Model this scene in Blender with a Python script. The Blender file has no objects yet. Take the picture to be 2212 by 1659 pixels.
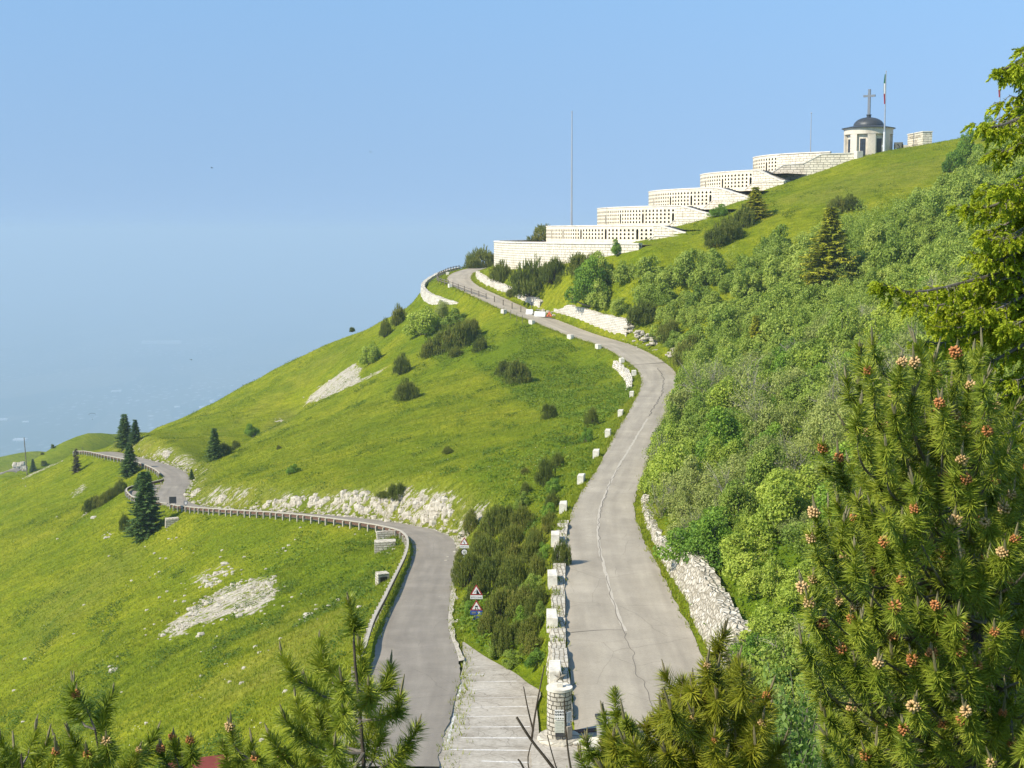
import bpy, math, random
import numpy as np
from mathutils import Vector, Matrix
from mathutils import geometry as mgeo

SC = bpy.context.scene
COL = SC.collection
RNG = np.random.default_rng(7)
random.seed(7)
R = math.radians

# ------------------------------------------------------------------ camera
FPX = 3039.0
PIT = math.atan(329.5 / FPX)
CP, SP = math.cos(PIT), math.sin(PIT)
cam_d = bpy.data.cameras.new("camera")
cam = bpy.data.objects.new("camera", cam_d)
COL.objects.link(cam)
cam.rotation_euler = (math.pi / 2 - PIT, 0, 0)
cam_d.sensor_width = 36.0
cam_d.lens = 36.0 * FPX / 2212.0
cam_d.clip_start = 0.2
cam_d.clip_end = 600000.0
SC.camera = cam


def ray(u, v):
    a = (u - 1106.0) / FPX
    b = -(v - 829.5) / FPX
    return np.array([a, CP + b * SP, -SP + b * CP])


def P(u, v, Y):
    """A survey point: the direction (u, v) followed out to the distance Y."""
    d = ray(u, v)
    return d * (Y / d[1])


# ------------------------------------------------------------------ helpers
def tag(o, label=None, cat=None, group=None, kind=None):
    if label: o["label"] = label
    if cat: o["category"] = cat
    if group: o["group"] = group
    if kind: o["kind"] = kind
    return o


def empty(name, loc=(0, 0, 0), rz=0.0, label=None, cat=None, group=None):
    o = bpy.data.objects.new(name, None)
    o.location = loc
    o.rotation_euler = (0, 0, rz)
    COL.objects.link(o)
    return tag(o, label, cat, group)


def link(name, me, mat=None, parent=None, loc=None, rot=None, scale=None):
    o = bpy.data.objects.new(name, me)
    COL.objects.link(o)
    if mat is not None and not me.materials:
        me.materials.append(mat)
    if parent is not None:
        o.parent = parent
    if loc is not None: o.location = loc
    if rot is not None: o.rotation_euler = rot
    if scale is not None: o.scale = scale
    return o


def mesh_np(name, V, F, var=None, uv=None, smooth=False, attrs=None):
    """V (n,3); F (m,k) with one k; var: per-vertex float attribute; uv per vertex."""
    V = np.asarray(V, dtype=np.float32)
    F = np.asarray(F, dtype=np.int32)
    me = bpy.data.meshes.new(name)
    n, (m, k) = len(V), F.shape
    me.vertices.add(n)
    me.vertices.foreach_set("co", V.ravel())
    me.loops.add(m * k)
    me.loops.foreach_set("vertex_index", F.ravel())
    me.polygons.add(m)
    me.polygons.foreach_set("loop_start", np.arange(0, m * k, k, dtype=np.int32))
    me.polygons.foreach_set("use_smooth", np.full(m, bool(smooth)))
    at = dict(attrs or {})
    if var is not None: at["var"] = var
    for key, a in at.items():
        la = me.attributes.new(key, "FLOAT", "POINT")
        la.data.foreach_set("value", np.asarray(a, dtype=np.float32))
    if uv is not None:
        l = me.uv_layers.new(name="UVMap")
        l.data.foreach_set("uv", np.asarray(uv, dtype=np.float32)[F.ravel()].ravel())
    me.update(calc_edges=True)
    me.validate()
    return me


class MB:
    """Collects shapes of one material and builds ONE mesh."""
    def __init__(s):
        s.v, s.f, s.uv = [], [], []
        s.hasuv = False

    def add(s, V, F, uv=None):
        n = len(s.v)
        s.v += [tuple(map(float, p)) for p in V]
        s.f += [tuple(int(i) + n for i in f) for f in F]
        if uv is not None:
            s.hasuv = True
            s.uv += [tuple(map(float, t)) for t in uv]
        else:
            s.uv += [(float(p[0]) + float(p[1]), float(p[2])) for p in V]
        return s

    def box(s, c, d, rz=0.0, taper=1.0, bev=0.0):
        x, y, z = d[0] / 2, d[1] / 2, d[2] / 2
        ca, sa = math.cos(rz), math.sin(rz)
        def T(px, py, pz):
            return (c[0] + ca * px - sa * py, c[1] + sa * px + ca * py, c[2] + pz)
        if bev <= 0:
            V = [T(sx * x * (taper if sz > 0 else 1), sy * y * (taper if sz > 0 else 1), sz * z)
                 for sz in (-1, 1) for sx, sy in ((-1, -1), (1, -1), (1, 1), (-1, 1))]
            F = [(3, 2, 1, 0), (4, 5, 6, 7)] + [(i, (i + 1) % 4, (i + 1) % 4 + 4, i + 4) for i in range(4)]
            return s.add(V, F)
        b = bev
        prof = [(-z, b), (-z + b, 0), (z - b, 0), (z, b)]
        V, F = [], []
        for pz, ins in prof:
            tp = taper if pz > 0 else 1
            for sx, sy in ((-1, -1), (1, -1), (1, 1), (-1, 1)):
                X, Yq = (x * tp - ins), (y * tp - ins)
                V.append(T(sx * X - 0, sy * (Yq), pz))
        for k in range(3):
            for i in range(4):
                j = (i + 1) % 4
                F.append((k * 4 + i, k * 4 + j, k * 4 + 4 + j, k * 4 + 4 + i))
        F += [(3, 2, 1, 0), (12, 13, 14, 15)]
        return s.add(V, F)

    def tube(s, pts, rad, n=6, cap=True):
        pts = [np.array(p, float) for p in pts]
        rad = [rad] * len(pts) if not hasattr(rad, "__len__") else list(rad)
        V, F = [], []
        up = np.array((0.13, 0.31, 0.94))
        for i, p in enumerate(pts):
            t = pts[min(i + 1, len(pts) - 1)] - pts[max(i - 1, 0)]
            t = t / (np.linalg.norm(t) + 1e-9)
            a = np.cross(t, up)
            if np.linalg.norm(a) < 0.05: a = np.cross(t, (1, 0, 0))
            a /= np.linalg.norm(a)
            b = np.cross(t, a)
            for k in range(n):
                th = 2 * math.pi * k / n
                V.append(p + rad[i] * (math.cos(th) * a + math.sin(th) * b))
        for i in range(len(pts) - 1):
            for k in range(n):
                F.append((i * n + k, i * n + (k + 1) % n, (i + 1) * n + (k + 1) % n, (i + 1) * n + k))
        if cap:
            F.append(tuple(range(n))[::-1])
            F.append(tuple((len(pts) - 1) * n + k for k in range(n)))
        return s.add(V, F)

    def lathe(s, prof, c=(0, 0, 0), n=32, a0=0.0, a1=None):
        full = a1 is None
        a1 = a0 + 2 * math.pi if full else a1
        m = n if full else n + 1
        V, F, UV = [], [], []
        for r, z in prof:
            for k in range(m):
                t = a0 + (a1 - a0) * k / n
                V.append((c[0] + r * math.cos(t), c[1] + r * math.sin(t), c[2] + z))
                UV.append((t * max(r, 0.3), z))
        for i in range(len(prof) - 1):
            for k in range(n):
                k2 = (k + 1) % m
                F.append((i * m + k, i * m + k2, (i + 1) * m + k2, (i + 1) * m + k))
        return s.add(V, F, UV)

    def prism(s, poly, y0, y1, T=lambda p: p):
        """Polygon in x,z extruded from y0 to y1, then mapped by T."""
        n = len(poly)
        V = [T((x, y0, z)) for x, z in poly] + [T((x, y1, z)) for x, z in poly]
        F = [tuple(range(n)), tuple(range(2 * n - 1, n - 1, -1))]
        F += [(i, i + n, (i + 1) % n + n, (i + 1) % n) for i in range(n)]
        return s.add(V, F)

    def mesh(s, name, smooth=False):
        me = bpy.data.meshes.new(name)
        me.from_pydata(s.v, [], s.f)
        if s.hasuv:
            l = me.uv_layers.new(name="UVMap")
            idx = np.empty(len(me.loops), dtype=np.int32)
            me.loops.foreach_get("vertex_index", idx)
            l.data.foreach_set("uv", np.array(s.uv, dtype=np.float32)[idx].ravel())
        if smooth:
            me.polygons.foreach_set("use_smooth", np.ones(len(me.polygons), dtype=bool))
        me.update()
        return me

    def build(s, name, mat, parent=None, smooth=False, loc=None, rot=None):
        return link(name, s.mesh(name, smooth), mat, parent, loc, rot)


def copy_tree(o, parent=None):
    c = o.copy()
    COL.objects.link(c)
    c.parent = parent
    for ch in list(o.children):
        copy_tree(ch, c)
    return c


def vnoise(x, y, seed=0):
    """Smooth value noise in [-1, 1]."""
    r = np.random.default_rng(seed)
    T = r.uniform(-1, 1, (256, 256))
    xi, yi = np.floor(x).astype(int), np.floor(y).astype(int)
    fx, fy = x - xi, y - yi
    fx, fy = fx * fx * (3 - 2 * fx), fy * fy * (3 - 2 * fy)
    g = lambda a, b: T[(xi + a) % 256, (yi + b) % 256]
    return (g(0, 0) * (1 - fx) + g(1, 0) * fx) * (1 - fy) + (g(0, 1) * (1 - fx) + g(1, 1) * fx) * fy


def in_poly(x, y, poly):
    x, y = np.asarray(x, float), np.asarray(y, float)
    c = np.zeros(x.shape, bool)
    n = len(poly)
    for i in range(n):
        x1, y1 = poly[i][:2]
        x2, y2 = poly[(i + 1) % n][:2]
        if y1 == y2: continue
        c ^= ((y1 > y) != (y2 > y)) & (x < (x2 - x1) * (y - y1) / (y2 - y1) + x1)
    return c


def resample(pts, step, smooth=0, smz=0):
    """Polyline (n, k) -> evenly spaced Catmull-Rom samples by the length of its first three columns."""
    A = np.asarray(pts, float)
    out = []
    for i in range(len(A) - 1):
        p0, p1, p2, p3 = A[max(i - 1, 0)], A[i], A[i + 1], A[min(i + 2, len(A) - 1)]
        for t in np.linspace(0, 1, 24, endpoint=False):
            out.append(0.5 * (2 * p1 + (p2 - p0) * t + (2 * p0 - 5 * p1 + 4 * p2 - p3) * t * t
                              + (3 * p1 - p0 - 3 * p2 + p3) * t ** 3))
    out.append(A[-1])
    O = np.array(out)
    d = np.r_[0, np.cumsum(np.linalg.norm(np.diff(O[:, :3], axis=0), axis=1))]
    s = np.arange(0, d[-1], step)
    O = np.stack([np.interp(s, d, O[:, k]) for k in range(O.shape[1])], 1)
    for _ in range(smooth):
        O[1:-1] = (O[:-2] + 2 * O[1:-1] + O[2:]) / 4
    for _ in range(smz):
        O[1:-1, 2] = (O[:-2, 2] + 2 * O[1:-1, 2] + O[2:, 2]) / 4
    return O


def normals2d(C):
    T = np.gradient(C[:, :2], axis=0)
    T /= np.linalg.norm(T, axis=1)[:, None] + 1e-9
    return np.stack([T[:, 1], -T[:, 0]], 1)      # points to the right of travel


# ------------------------------------------------------------------ materials
class NT:
    def __init__(s, name):
        s.m = bpy.data.materials.new(name)
        s.m.use_nodes = True
        s.t = s.m.node_tree
        s.t.nodes.clear()
        s.out = s.n("ShaderNodeOutputMaterial")

    def n(s, ty, **kw):
        nd = s.t.nodes.new(ty)
        for k, v in kw.items():
            if k.startswith("i_"):
                nd.inputs[k[2:].replace("_", " ")].default_value = v
            else:
                setattr(nd, k, v)
        return nd

    def l(s, a, b):
        s.t.links.new(a, b)
        return b

    def ramp(s, fac, stops):
        r = s.n("ShaderNodeValToRGB")
        el = r.color_ramp.elements
        while len(el) < len(stops): el.new(0.5)
        for e, (p, c) in zip(el, stops):
            e.position = p
            e.color = (*c, 1) if len(c) == 3 else c
        s.l(fac, r.inputs[0])
        return r.outputs[0]

    def noise(s, vec, scale, detail=4, rough=0.55, dist=0.0):
        k = s.n("ShaderNodeTexNoise")
        k.inputs["Scale"].default_value = scale
        k.inputs["Detail"].default_value = detail
        k.inputs["Roughness"].default_value = rough
        k.inputs["Distortion"].default_value = dist
        if vec is not None: s.l(vec, k.inputs["Vector"])
        return k.outputs[0]

    def mix(s, fac, a, b, mode="MIX"):
        k = s.n("ShaderNodeMix", data_type="RGBA", blend_type=mode)
        for sock, v in ((k.inputs[0], fac), (k.inputs[6], a), (k.inputs[7], b)):
            if isinstance(v, (int, float)): sock.default_value = v
            elif isinstance(v, tuple): sock.default_value = (*v, 1) if len(v) == 3 else v
            else: s.l(v, sock)
        return k.outputs[2]

    def math(s, op, a, b=0.0, c=0.0):
        k = s.n("ShaderNodeMath", operation=op)
        for sock, v in zip(k.inputs, (a, b, c)):
            if isinstance(v, (int, float)): sock.default_value = v
            else: s.l(v, sock)
        return k.outputs[0]

    def obj(s): return s.n("ShaderNodeTexCoord").outputs["Object"]
    def uv(s): return s.n("ShaderNodeTexCoord").outputs["UV"]
    def pos(s): return s.n("ShaderNodeNewGeometry").outputs["Position"]
    def attr(s, a): return s.n("ShaderNodeAttribute", attribute_name=a).outputs["Fac"]
    def rand(s): return s.n("ShaderNodeObjectInfo").outputs["Random"]

    def bump(s, h, strength=0.5, dist=0.1):
        b = s.n("ShaderNodeBump")
        b.inputs["Strength"].default_value = strength
        b.inputs["Distance"].default_value = dist
        s.l(h, b.inputs["Height"])
        return b.outputs[0]

    def pbr(s, color, rough=0.8, bump=None, metal=0.0, spec=0.3):
        b = s.n("ShaderNodeBsdfPrincipled")
        if isinstance(color, tuple): b.inputs["Base Color"].default_value = (*color, 1)
        else: s.l(color, b.inputs["Base Color"])
        if isinstance(rough, (int, float)): b.inputs["Roughness"].default_value = rough
        else: s.l(rough, b.inputs["Roughness"])
        b.inputs["Metallic"].default_value = metal
        b.inputs["Specular IOR Level"].default_value = spec
        if bump is not None: s.l(bump, b.inputs["Normal"])
        s.l(b.outputs[0], s.out.inputs[0])
        return s.m

    def leaf(s, color, trans=0.35, rough=0.6, tcol=None):
        d = s.n("ShaderNodeBsdfPrincipled")
        d.inputs["Roughness"].default_value = rough
        d.inputs["Specular IOR Level"].default_value = 0.25
        t = s.n("ShaderNodeBsdfTranslucent")
        for nd, sock in ((d, "Base Color"), (t, "Color")):
            c = color if sock == "Base Color" or tcol is None else tcol
            if isinstance(c, tuple): nd.inputs[sock].default_value = (*c, 1)
            else: s.l(c, nd.inputs[sock])
        m = s.n("ShaderNodeMixShader")
        m.inputs[0].default_value = trans
        s.l(d.outputs[0], m.inputs[1])
        s.l(t.outputs[0], m.inputs[2])
        s.l(m.outputs[0], s.out.inputs[0])
        return s.m


def flat(name, col, rough=0.7, metal=0.0, var=0.12, scale=3.0, spec=0.3):
    """A plain coating with a little weathering."""
    k = NT(name)
    f = k.noise(k.obj(), scale, 5, 0.6)
    lo = tuple(c * (1 - var) for c in col)
    hi = tuple(min(1, c * (1 + var)) for c in col)
    return k.pbr(k.ramp(f, [(0.3, lo), (0.7, hi)]), rough, None, metal, spec)
# ------------------------------------------------------------------ terrain
X0, X1, Y0, Y1 = -200, 190, -15, 500
NX, NY = X1 - X0 + 1, Y1 - Y0 + 1
GX, GY = np.meshgrid(np.arange(X0, X1 + 1, dtype=float), np.arange(Y0, Y1 + 1, dtype=float))   # [iy, ix]

UP = [(1420, 1600, 72.8, 8.6), (1395, 1500, 80, 8.6), (1362, 1380, 91, 8.6), (1324, 1240, 108, 7.6),
      (1306, 1157, 122, 6.7), (1306, 1086, 137, 5.8), (1335, 1027, 152, 5.4), (1358, 974, 169, 5.4),
      (1377, 930, 186, 5.4), (1399, 887, 207, 5.5), (1417, 850, 229, 5.8), (1424, 820, 249, 6.4),
      (1412, 795, 266, 7.0), (1370, 765, 283, 7.2), (1320, 742, 297, 7.0), (1250, 721, 311, 7.0),
      (1190, 697, 323, 7.0), (1125, 673, 336, 7.0), (1060, 643, 352, 7.0), (1010, 620, 370, 7.0),
      (992, 605, 386, 6.8), (996, 593, 403, 6.4), (1018, 583, 425, 6), (1048, 577, 445, 6), (1080, 574, 462, 6)]
LO = [(812, 1655, 69.5, 6.4), (832, 1600, 75, 6.4), (878, 1500, 87, 6.3), (900, 1430, 98, 6.3), (897, 1360, 112, 5.6),
      (912, 1300, 128, 5.3), (926, 1250, 145, 5.2), (941, 1200, 160, 5.2), (936, 1166, 169, 5.2),
      (905, 1150, 177, 5.2), (850, 1138, 184, 5.2), (780, 1127, 191, 5.2), (700, 1118, 200, 5), (600, 1110, 213, 4.8),
      (500, 1104, 227, 4.8), (430, 1099, 241, 4.8), (388, 1090, 252, 5.0), (370, 1076, 263, 5.2), (372, 1060, 273, 5.4),
      (383, 1043, 284, 5.4), (379, 1026, 294, 5.4), (352, 1010, 305, 5.4), (310, 998, 319, 5.4), (258, 986, 335, 6.5),
      (222, 978, 350, 7), (192, 978, 362, 7)]


def road_line(st, step=1.0):
    A = [(*P(u, v, Y), w) for u, v, Y, w in st]
    return resample(A, step, smooth=12, smz=30)


UPC, LOC = road_line(UP), road_line(LO)
UPN, LON = normals2d(UPC), normals2d(LOC)
A2 = lambda st: np.array(st)


def offs(C, N, side, extra=0.0):
    """The road edge on one side (+1 right of travel), moved out by extra."""
    O = C[:, :3].copy()
    O[:, :2] += N * (side * (C[:, 3] / 2 + extra))[:, None] if not np.isscalar(extra) else N * (side * (C[:, 3] / 2 + extra))[:, None]
    return O


hard = np.full(GX.shape, np.nan)
hdist = np.full(GX.shape, 1e9)
soft_s = np.zeros(GX.shape)
soft_n = np.zeros(GX.shape)


def stamp(C, half, dz=-0.14):
    for (x, y, z), h in zip(C[:, :3], half):
        r = int(h) + 2
        ix, iy = int(round(x)) - X0, int(round(y)) - Y0
        a, b, c, d = max(ix - r, 0), min(ix + r + 1, NX), max(iy - r, 0), min(iy + r + 1, NY)
        if a >= b or c >= d: continue
        D = np.hypot(GX[c:d, a:b] - x, GY[c:d, a:b] - y)
        m = (D <= h) & (D < hdist[c:d, a:b])
        hdist[c:d, a:b][m] = D[m]
        hard[c:d, a:b][m] = z + dz


def soft(pts, dense=True):
    A = np.asarray(pts, float)
    if dense and len(A) > 1:
        o = []
        for p, q in zip(A[:-1], A[1:]):
            n = max(2, int(np.linalg.norm((q - p)[:2]) / 0.6))
            o.append(p + (q - p) * np.linspace(0, 1, n, endpoint=False)[:, None])
        o.append(A[-1:])
        A = np.concatenate(o)
    ix, iy = np.rint(A[:, 0]).astype(int) - X0, np.rint(A[:, 1]).astype(int) - Y0
    ok = (ix >= 0) & (ix < NX) & (iy >= 0) & (iy < NY)
    np.add.at(soft_s, (iy[ok], ix[ok]), A[ok, 2])
    np.add.at(soft_n, (iy[ok], ix[ok]), 1)


def px(l): return [P(*t) for t in l]


stamp(UPC, UPC[:, 3] / 2 + 1.0, -0.09)
stamp(LOC, LOC[:, 3] / 2 + 1.0, -0.09)
# the parking bay beside the lower road
LOY = lambda v: float(np.interp(-v, [-s[1] for s in LO[:9]], [s[2] for s in LO[:9]]))
PKL = [(925, 1659), (938, 1635), (952, 1600), (972, 1550), (984, 1510), (993, 1480), (1003, 1440), (1000, 1405), (999, 1385)]
PKR = [(1172, 1659), (1166, 1610), (1163, 1560), (1160, 1522), (1168, 1493), (1140, 1474), (1112, 1452), (1050, 1418), (1003, 1386)]
def bay(side):
    o = []
    for u, v in side:
        p = P(u, v, LOY(v))
        o.append(p)
    return np.array(o)
PKA = resample(np.c_[bay(PKL), np.zeros(len(PKL))], 0.6)[:, :3]
PKB = resample(np.c_[bay(PKR), np.zeros(len(PKR))], 0.6)[:, :3]
nk = 40
tt = np.linspace(0, 1, nk)
PKA = np.stack([np.interp(tt, np.linspace(0, 1, len(PKA)), PKA[:, k]) for k in range(3)], 1)
PKB = np.stack([np.interp(tt, np.linspace(0, 1, len(PKB)), PKB[:, k]) for k in range(3)], 1)
PK = np.array([[a + (b - a) * s for s in np.linspace(-0.04, 1, 12)] for a, b in zip(PKA, PKB)])
for row in PK: stamp(np.c_[row], np.full(12, 1.1), -0.16)
# lay-by beside the far bend of the lower road
LBP = [(361, 1097, 254), (322, 1091, 257), (290, 1083, 262), (273, 1069, 270), (279, 1060, 276), (308, 1053, 281), (345, 1045, 286), (362, 1038, 289)]
LBo = resample(np.c_[np.array(px(LBP)), np.zeros(len(LBP))], 1.5)[:, :3]
ci = np.argmin(np.hypot(*(LOC[:, :2] - LBo[0, :2]).T)), np.argmin(np.hypot(*(LOC[:, :2] - LBo[-1, :2]).T))
LBi = np.stack([np.interp(np.linspace(0, 1, len(LBo)), np.linspace(0, 1, ci[1] - ci[0] + 1), LOC[ci[0]:ci[1] + 1, k]) for k in range(3)], 1)
LB = np.array([[a + (b - a) * s for s in np.linspace(0, 1, 8)] for a, b in zip(LBo, LBi)])
for row in LB: stamp(row, np.full(8, 1.6), -0.16)

# memorial: concentric rings round the chapel
CX, CY = 100.0, 400.0
CD = math.hypot(CX, CY)
DC, DL = np.array([-CX / CD, -CY / CD]), np.array([-CY / CD, CX / CD])
RB = 105.1
TIER = [(90.3, -2.9, 1.3), (75.8, 1.2, 6.25), (61.2, 6.15, 11.0), (46.6, 10.9, 15.8), (31.8, 15.7, 20.6)]


def cyl(phi, r, z=0.0):
    q = np.array([CX, CY]) + r * (math.cos(phi) * DC + math.sin(phi) * DL)
    return np.array([q[0], q[1], z])


def on_ring(u, v, r):
    d = ray(u, v)
    k = d[0] / d[1]
    A, B, C = 1 + k * k, -2 * (CX * k + CY), CX * CX + CY * CY - r * r
    disc = B * B - 4 * A * C
    Y = (-B - math.sqrt(max(disc, 0))) / (2 * A)
    return P(u, v, Y)


# where grass meets masonry, along the ring walls
CONTACT = [on_ring(1075, 581, RB + 1), on_ring(1120, 578, RB + 1), on_ring(1200, 566, RB + 1), on_ring(1270, 556, RB + 1),
           on_ring(1325, 547, RB + 1), on_ring(1360, 538, RB + 1), on_ring(1391, 531, RB + 1), on_ring(1412, 528, RB + 1), on_ring(1436, 528, 96.5), on_ring(1452, 519, 94.3), on_ring(1466, 509, 93.2), on_ring(1476, 501, 91),
           on_ring(1490, 491, 80.5), on_ring(1509, 482, 79.2), on_ring(1528, 469, 78.6), on_ring(1554, 453, 66.5), on_ring(1576, 447, 65), on_ring(1602, 429, 64),
           on_ring(1644, 413, 51), on_ring(1675, 401, 49.8), on_ring(1693, 396, 49.5), P(1710, 388, 372.3), P(1767, 372, 370.8), P(1836, 345, 369.4), P(1848, 336, 369),
           P(1868, 334, 369), P(1890, 330, 374), P(1930, 322, 386)]
soft(CONTACT)
for ph in np.arange(60, 200, 1.0):           # foot of the base wall on its far sides
    z = float(np.interp(ph, [60, 92, 130, 200], [-9.4, -10.4, -12, -16]))
    if ph > 66: soft([cyl(R(ph), RB + 1.5, z)], False)
# skyline of the near hill, and the fall behind it
RIDGE = [(905, 662, 392), (870, 672, 396), (840, 688, 399), (800, 705, 402), (765, 716, 404), (700, 743, 406), (640, 772, 408),
         (560, 813, 410), (480, 855, 411), (400, 893, 412), (345, 914, 412), (303, 926, 409)]
rp = np.array(px(RIDGE))
soft(rp)
for back, drop in ((12, 6), (30, 22), (60, 55)):
    soft(rp + np.array([-back * 0.25, back, -drop]))
soft([(x, 500, z) for x, z in ((-200, -215), (-100, -175), (-40, -125), (40, -60), (100, -30), (190, -10))])
# summit
soft([P(1930, 322, 390), P(1985, 316, 392), P(2030, 306, 388), P(2080, 296, 383), P(2140, 284, 378), P(2212, 270, 370), (175, 362, 31), (190, 360, 32)])
soft([(100, 400, 22), (108, 404, 22.5), (120, 405, 24)])
soft([(110, 440, 12), (150, 430, 20), (190, 420, 24)])
soft([P(1560, 520, 318), P(1700, 470, 322), P(1850, 410, 335), P(1960, 370, 345), P(2060, 340, 352)])
# right hillside
soft([(12.9, 93, -24.2), (35, 96, -15), (70, 100, -2), (120, 100, 14), (190, 100, 36)])
soft([(13.6, 122, -25.0), (34, 124, -17), (70, 128, -3), (120, 130, 14)])
soft([(16.5, 150, -25.6), (54, 150, -9.6), (100, 150, 8), (160, 150, 26)])
soft([(23, 190, -25.3), (48, 190, -15), (90, 190, 3)])
soft([(29, 215, -25.0), (42, 217, -20.6), (78, 220, -4), (120, 225, 13), (190, 230, 36)])
soft([(33.5, 252, -23), (66.6, 256, -8.2), (100, 260, 6.5), (150, 265, 25)])
soft([P(1480, 700, 276), P(1600, 640, 284), P(1750, 560, 293), P(1900, 500, 302), P(2100, 420, 318), P(2212, 375, 328)])
# bank above the upper road along its retaining wall
UPR = offs(UPC, UPN, 1)
UPL = offs(UPC, UPN, -1)
RWPX = [(1029, 602, 6), (1034, 608, 16), (1060, 626, 20), (1110, 650, 22), (1160, 668, 24), (1210, 690, 34), (1260, 708, 42), (1300, 720, 42), (1338, 734, 33)]


def iproj(Q):
    Q = np.atleast_2d(Q)
    b = (Q[:, 1] * SP + Q[:, 2] * CP) / (Q[:, 1] * CP - Q[:, 2] * SP)
    dep = Q[:, 1] * CP - Q[:, 2] * SP
    return 1106 + FPX * Q[:, 0] / dep, 829.5 - FPX * b


def lot(C, lo, hi, axis=1): return (C[:, axis] >= lo) & (C[:, axis] <= hi)


rwm = lot(UPR, 283, 398)
RW = offs(UPC, UPN, 1, 1.2)[rwm]
RWH = np.interp(RW[:, 1], [283, 294, 299, 303, 318, 330, 336, 350, 365, 385, 398], [1.6, 1.9, 3.8, 4.4, 4.3, 3.4, 2.8, 2.5, 2.4, 2.1, 1.2])
b1 = offs(UPC, UPN, 1, 3.0)[rwm]
b1[:, 2] += RWH + 0.1
soft(b1)
b1 = offs(UPC, UPN, 1, 3.5)[lot(UPR, 255, 282)]
b1[:, 2] += 1.8
soft(b1)
# bastion: the round grass shelf outside the bend of the upper road
BAPX = [(1016, 667, 353), (1000, 659, 355), (960, 647, 361), (925, 636, 370), (908, 622, 382), (907, 613, 392), (919, 602, 408), (945, 588, 428), (985, 578, 448)]
BA = resample(np.c_[np.array(px(BAPX)), np.zeros(len(BAPX))], 1.0, smooth=6, smz=10)[:, :3]
BAN = -normals2d(BA)                         # outward is the left of travel
BAH = np.interp(BA[:, 1], [352, 356, 362, 370, 385, 400, 450], [1.0, 1.8, 3.0, 4.6, 5.6, 5.6, 5.0])
ins = BA.copy(); ins[:, :2] -= BAN * 1.3; ins[:, 2] -= 0.05
soft(ins)
ft = BA.copy(); ft[:, :2] += BAN * 1.2; ft[:, 2] -= BAH
soft(ft)
# left shoulder of the upper road: small drop past the marker stones, wall beside the parking bay
sh = offs(UPC, UPN, -1, 2.4)
m = lot(sh, 128, 290)
q = sh[m].copy(); q[:, 2] -= np.interp(q[:, 1], [128, 150, 240, 262, 290], [2.2, 1.6, 1.2, 2.4, 1.2])
soft(q)
m = lot(sh, 96, 128)
q = offs(UPC, UPN, -1, 2.6)[m].copy(); q[:, 2] -= np.interp(q[:, 1], [96, 110, 128], [2.6, 3.2, 2.2])
soft(q)
# cut bank along the lower road
LOR, LOL = offs(LOC, LON, 1), offs(LOC, LON, -1)
bk = offs(LOC, LON, 1, 3.4)
sidx = np.arange(len(LOC))
i170 = int(np.argmin(np.abs(LOC[:, 1] - 150)))
m = sidx > i170
bh = np.interp(LOC[:, 1], [150, 170, 178, 190, 205, 235, 255, 270, 300, 340, 365], [1.2, 4.6, 5.4, 5.2, 4.0, 3.4, 3.2, 1.6, 3.5, 4.5, 3.5])
bk[:, 2] += bh
soft(bk[m])
# spur that hides the gully behind
SPUR = [(412, 1031, 277), (440, 1004, 287), (480, 982, 299), (545, 946, 316), (600, 919, 331), (650, 896, 346)]
soft(px(SPUR))
soft(px([(432, 1022, 302), (470, 1000, 316), (520, 975, 331), (580, 945, 348), (640, 905, 364)]))
soft(px([(700, 1000, 245), (900, 900, 255), (1100, 860, 262), (1250, 800, 285)]))
# left slope
lf = LOL.copy()
for k in np.linspace(0, 1, 6):
    pass
soft(px([(0, 1659, 150), (0, 1400, 208), (0, 1200, 275), (0, 1100, 325), (0, 1018, 392)]))
soft(px([(0, 1018, 392), (48, 1032, 386), (90, 1014, 380), (133, 996, 374), (180, 977, 366)]))
soft(np.array(px([(0, 1018, 392), (48, 1032, 386), (90, 1014, 380), (133, 996, 374), (180, 975, 370), (240, 962, 372)])) + np.array([-8, 26, -18]))
soft([(-200, 420, -118), (-200, 300, -124), (-200, 150, -124), (-200, 60, -105), (-200, -15, -90)])
soft([(-100, 140, -79), (-60, 60, -46), (-100, 60, -66), (-60, 10, -26)])
soft(px([(760, 1659, 77), (600, 1659, 86), (430, 1640, 97), (200, 1659, 122)]))
# the rise the viewpoint stands on
for x in (-12, -4, 4, 12):
    soft([(x, -15, -1.7), (x, 0, -1.8), (x, 8, -5.4), (x, 30, -14.6), (x, 52, -23.4), (x, 60, -26.6)])
soft([(-30, -15, -10), (-30, 0, -13), (-30, 50, -32)])
soft([(30, -15, 2), (30, 10, -3), (28, 50, -18)])
soft([(80, -15, 16), (80, 50, 4), (190, -15, 50)])


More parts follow.
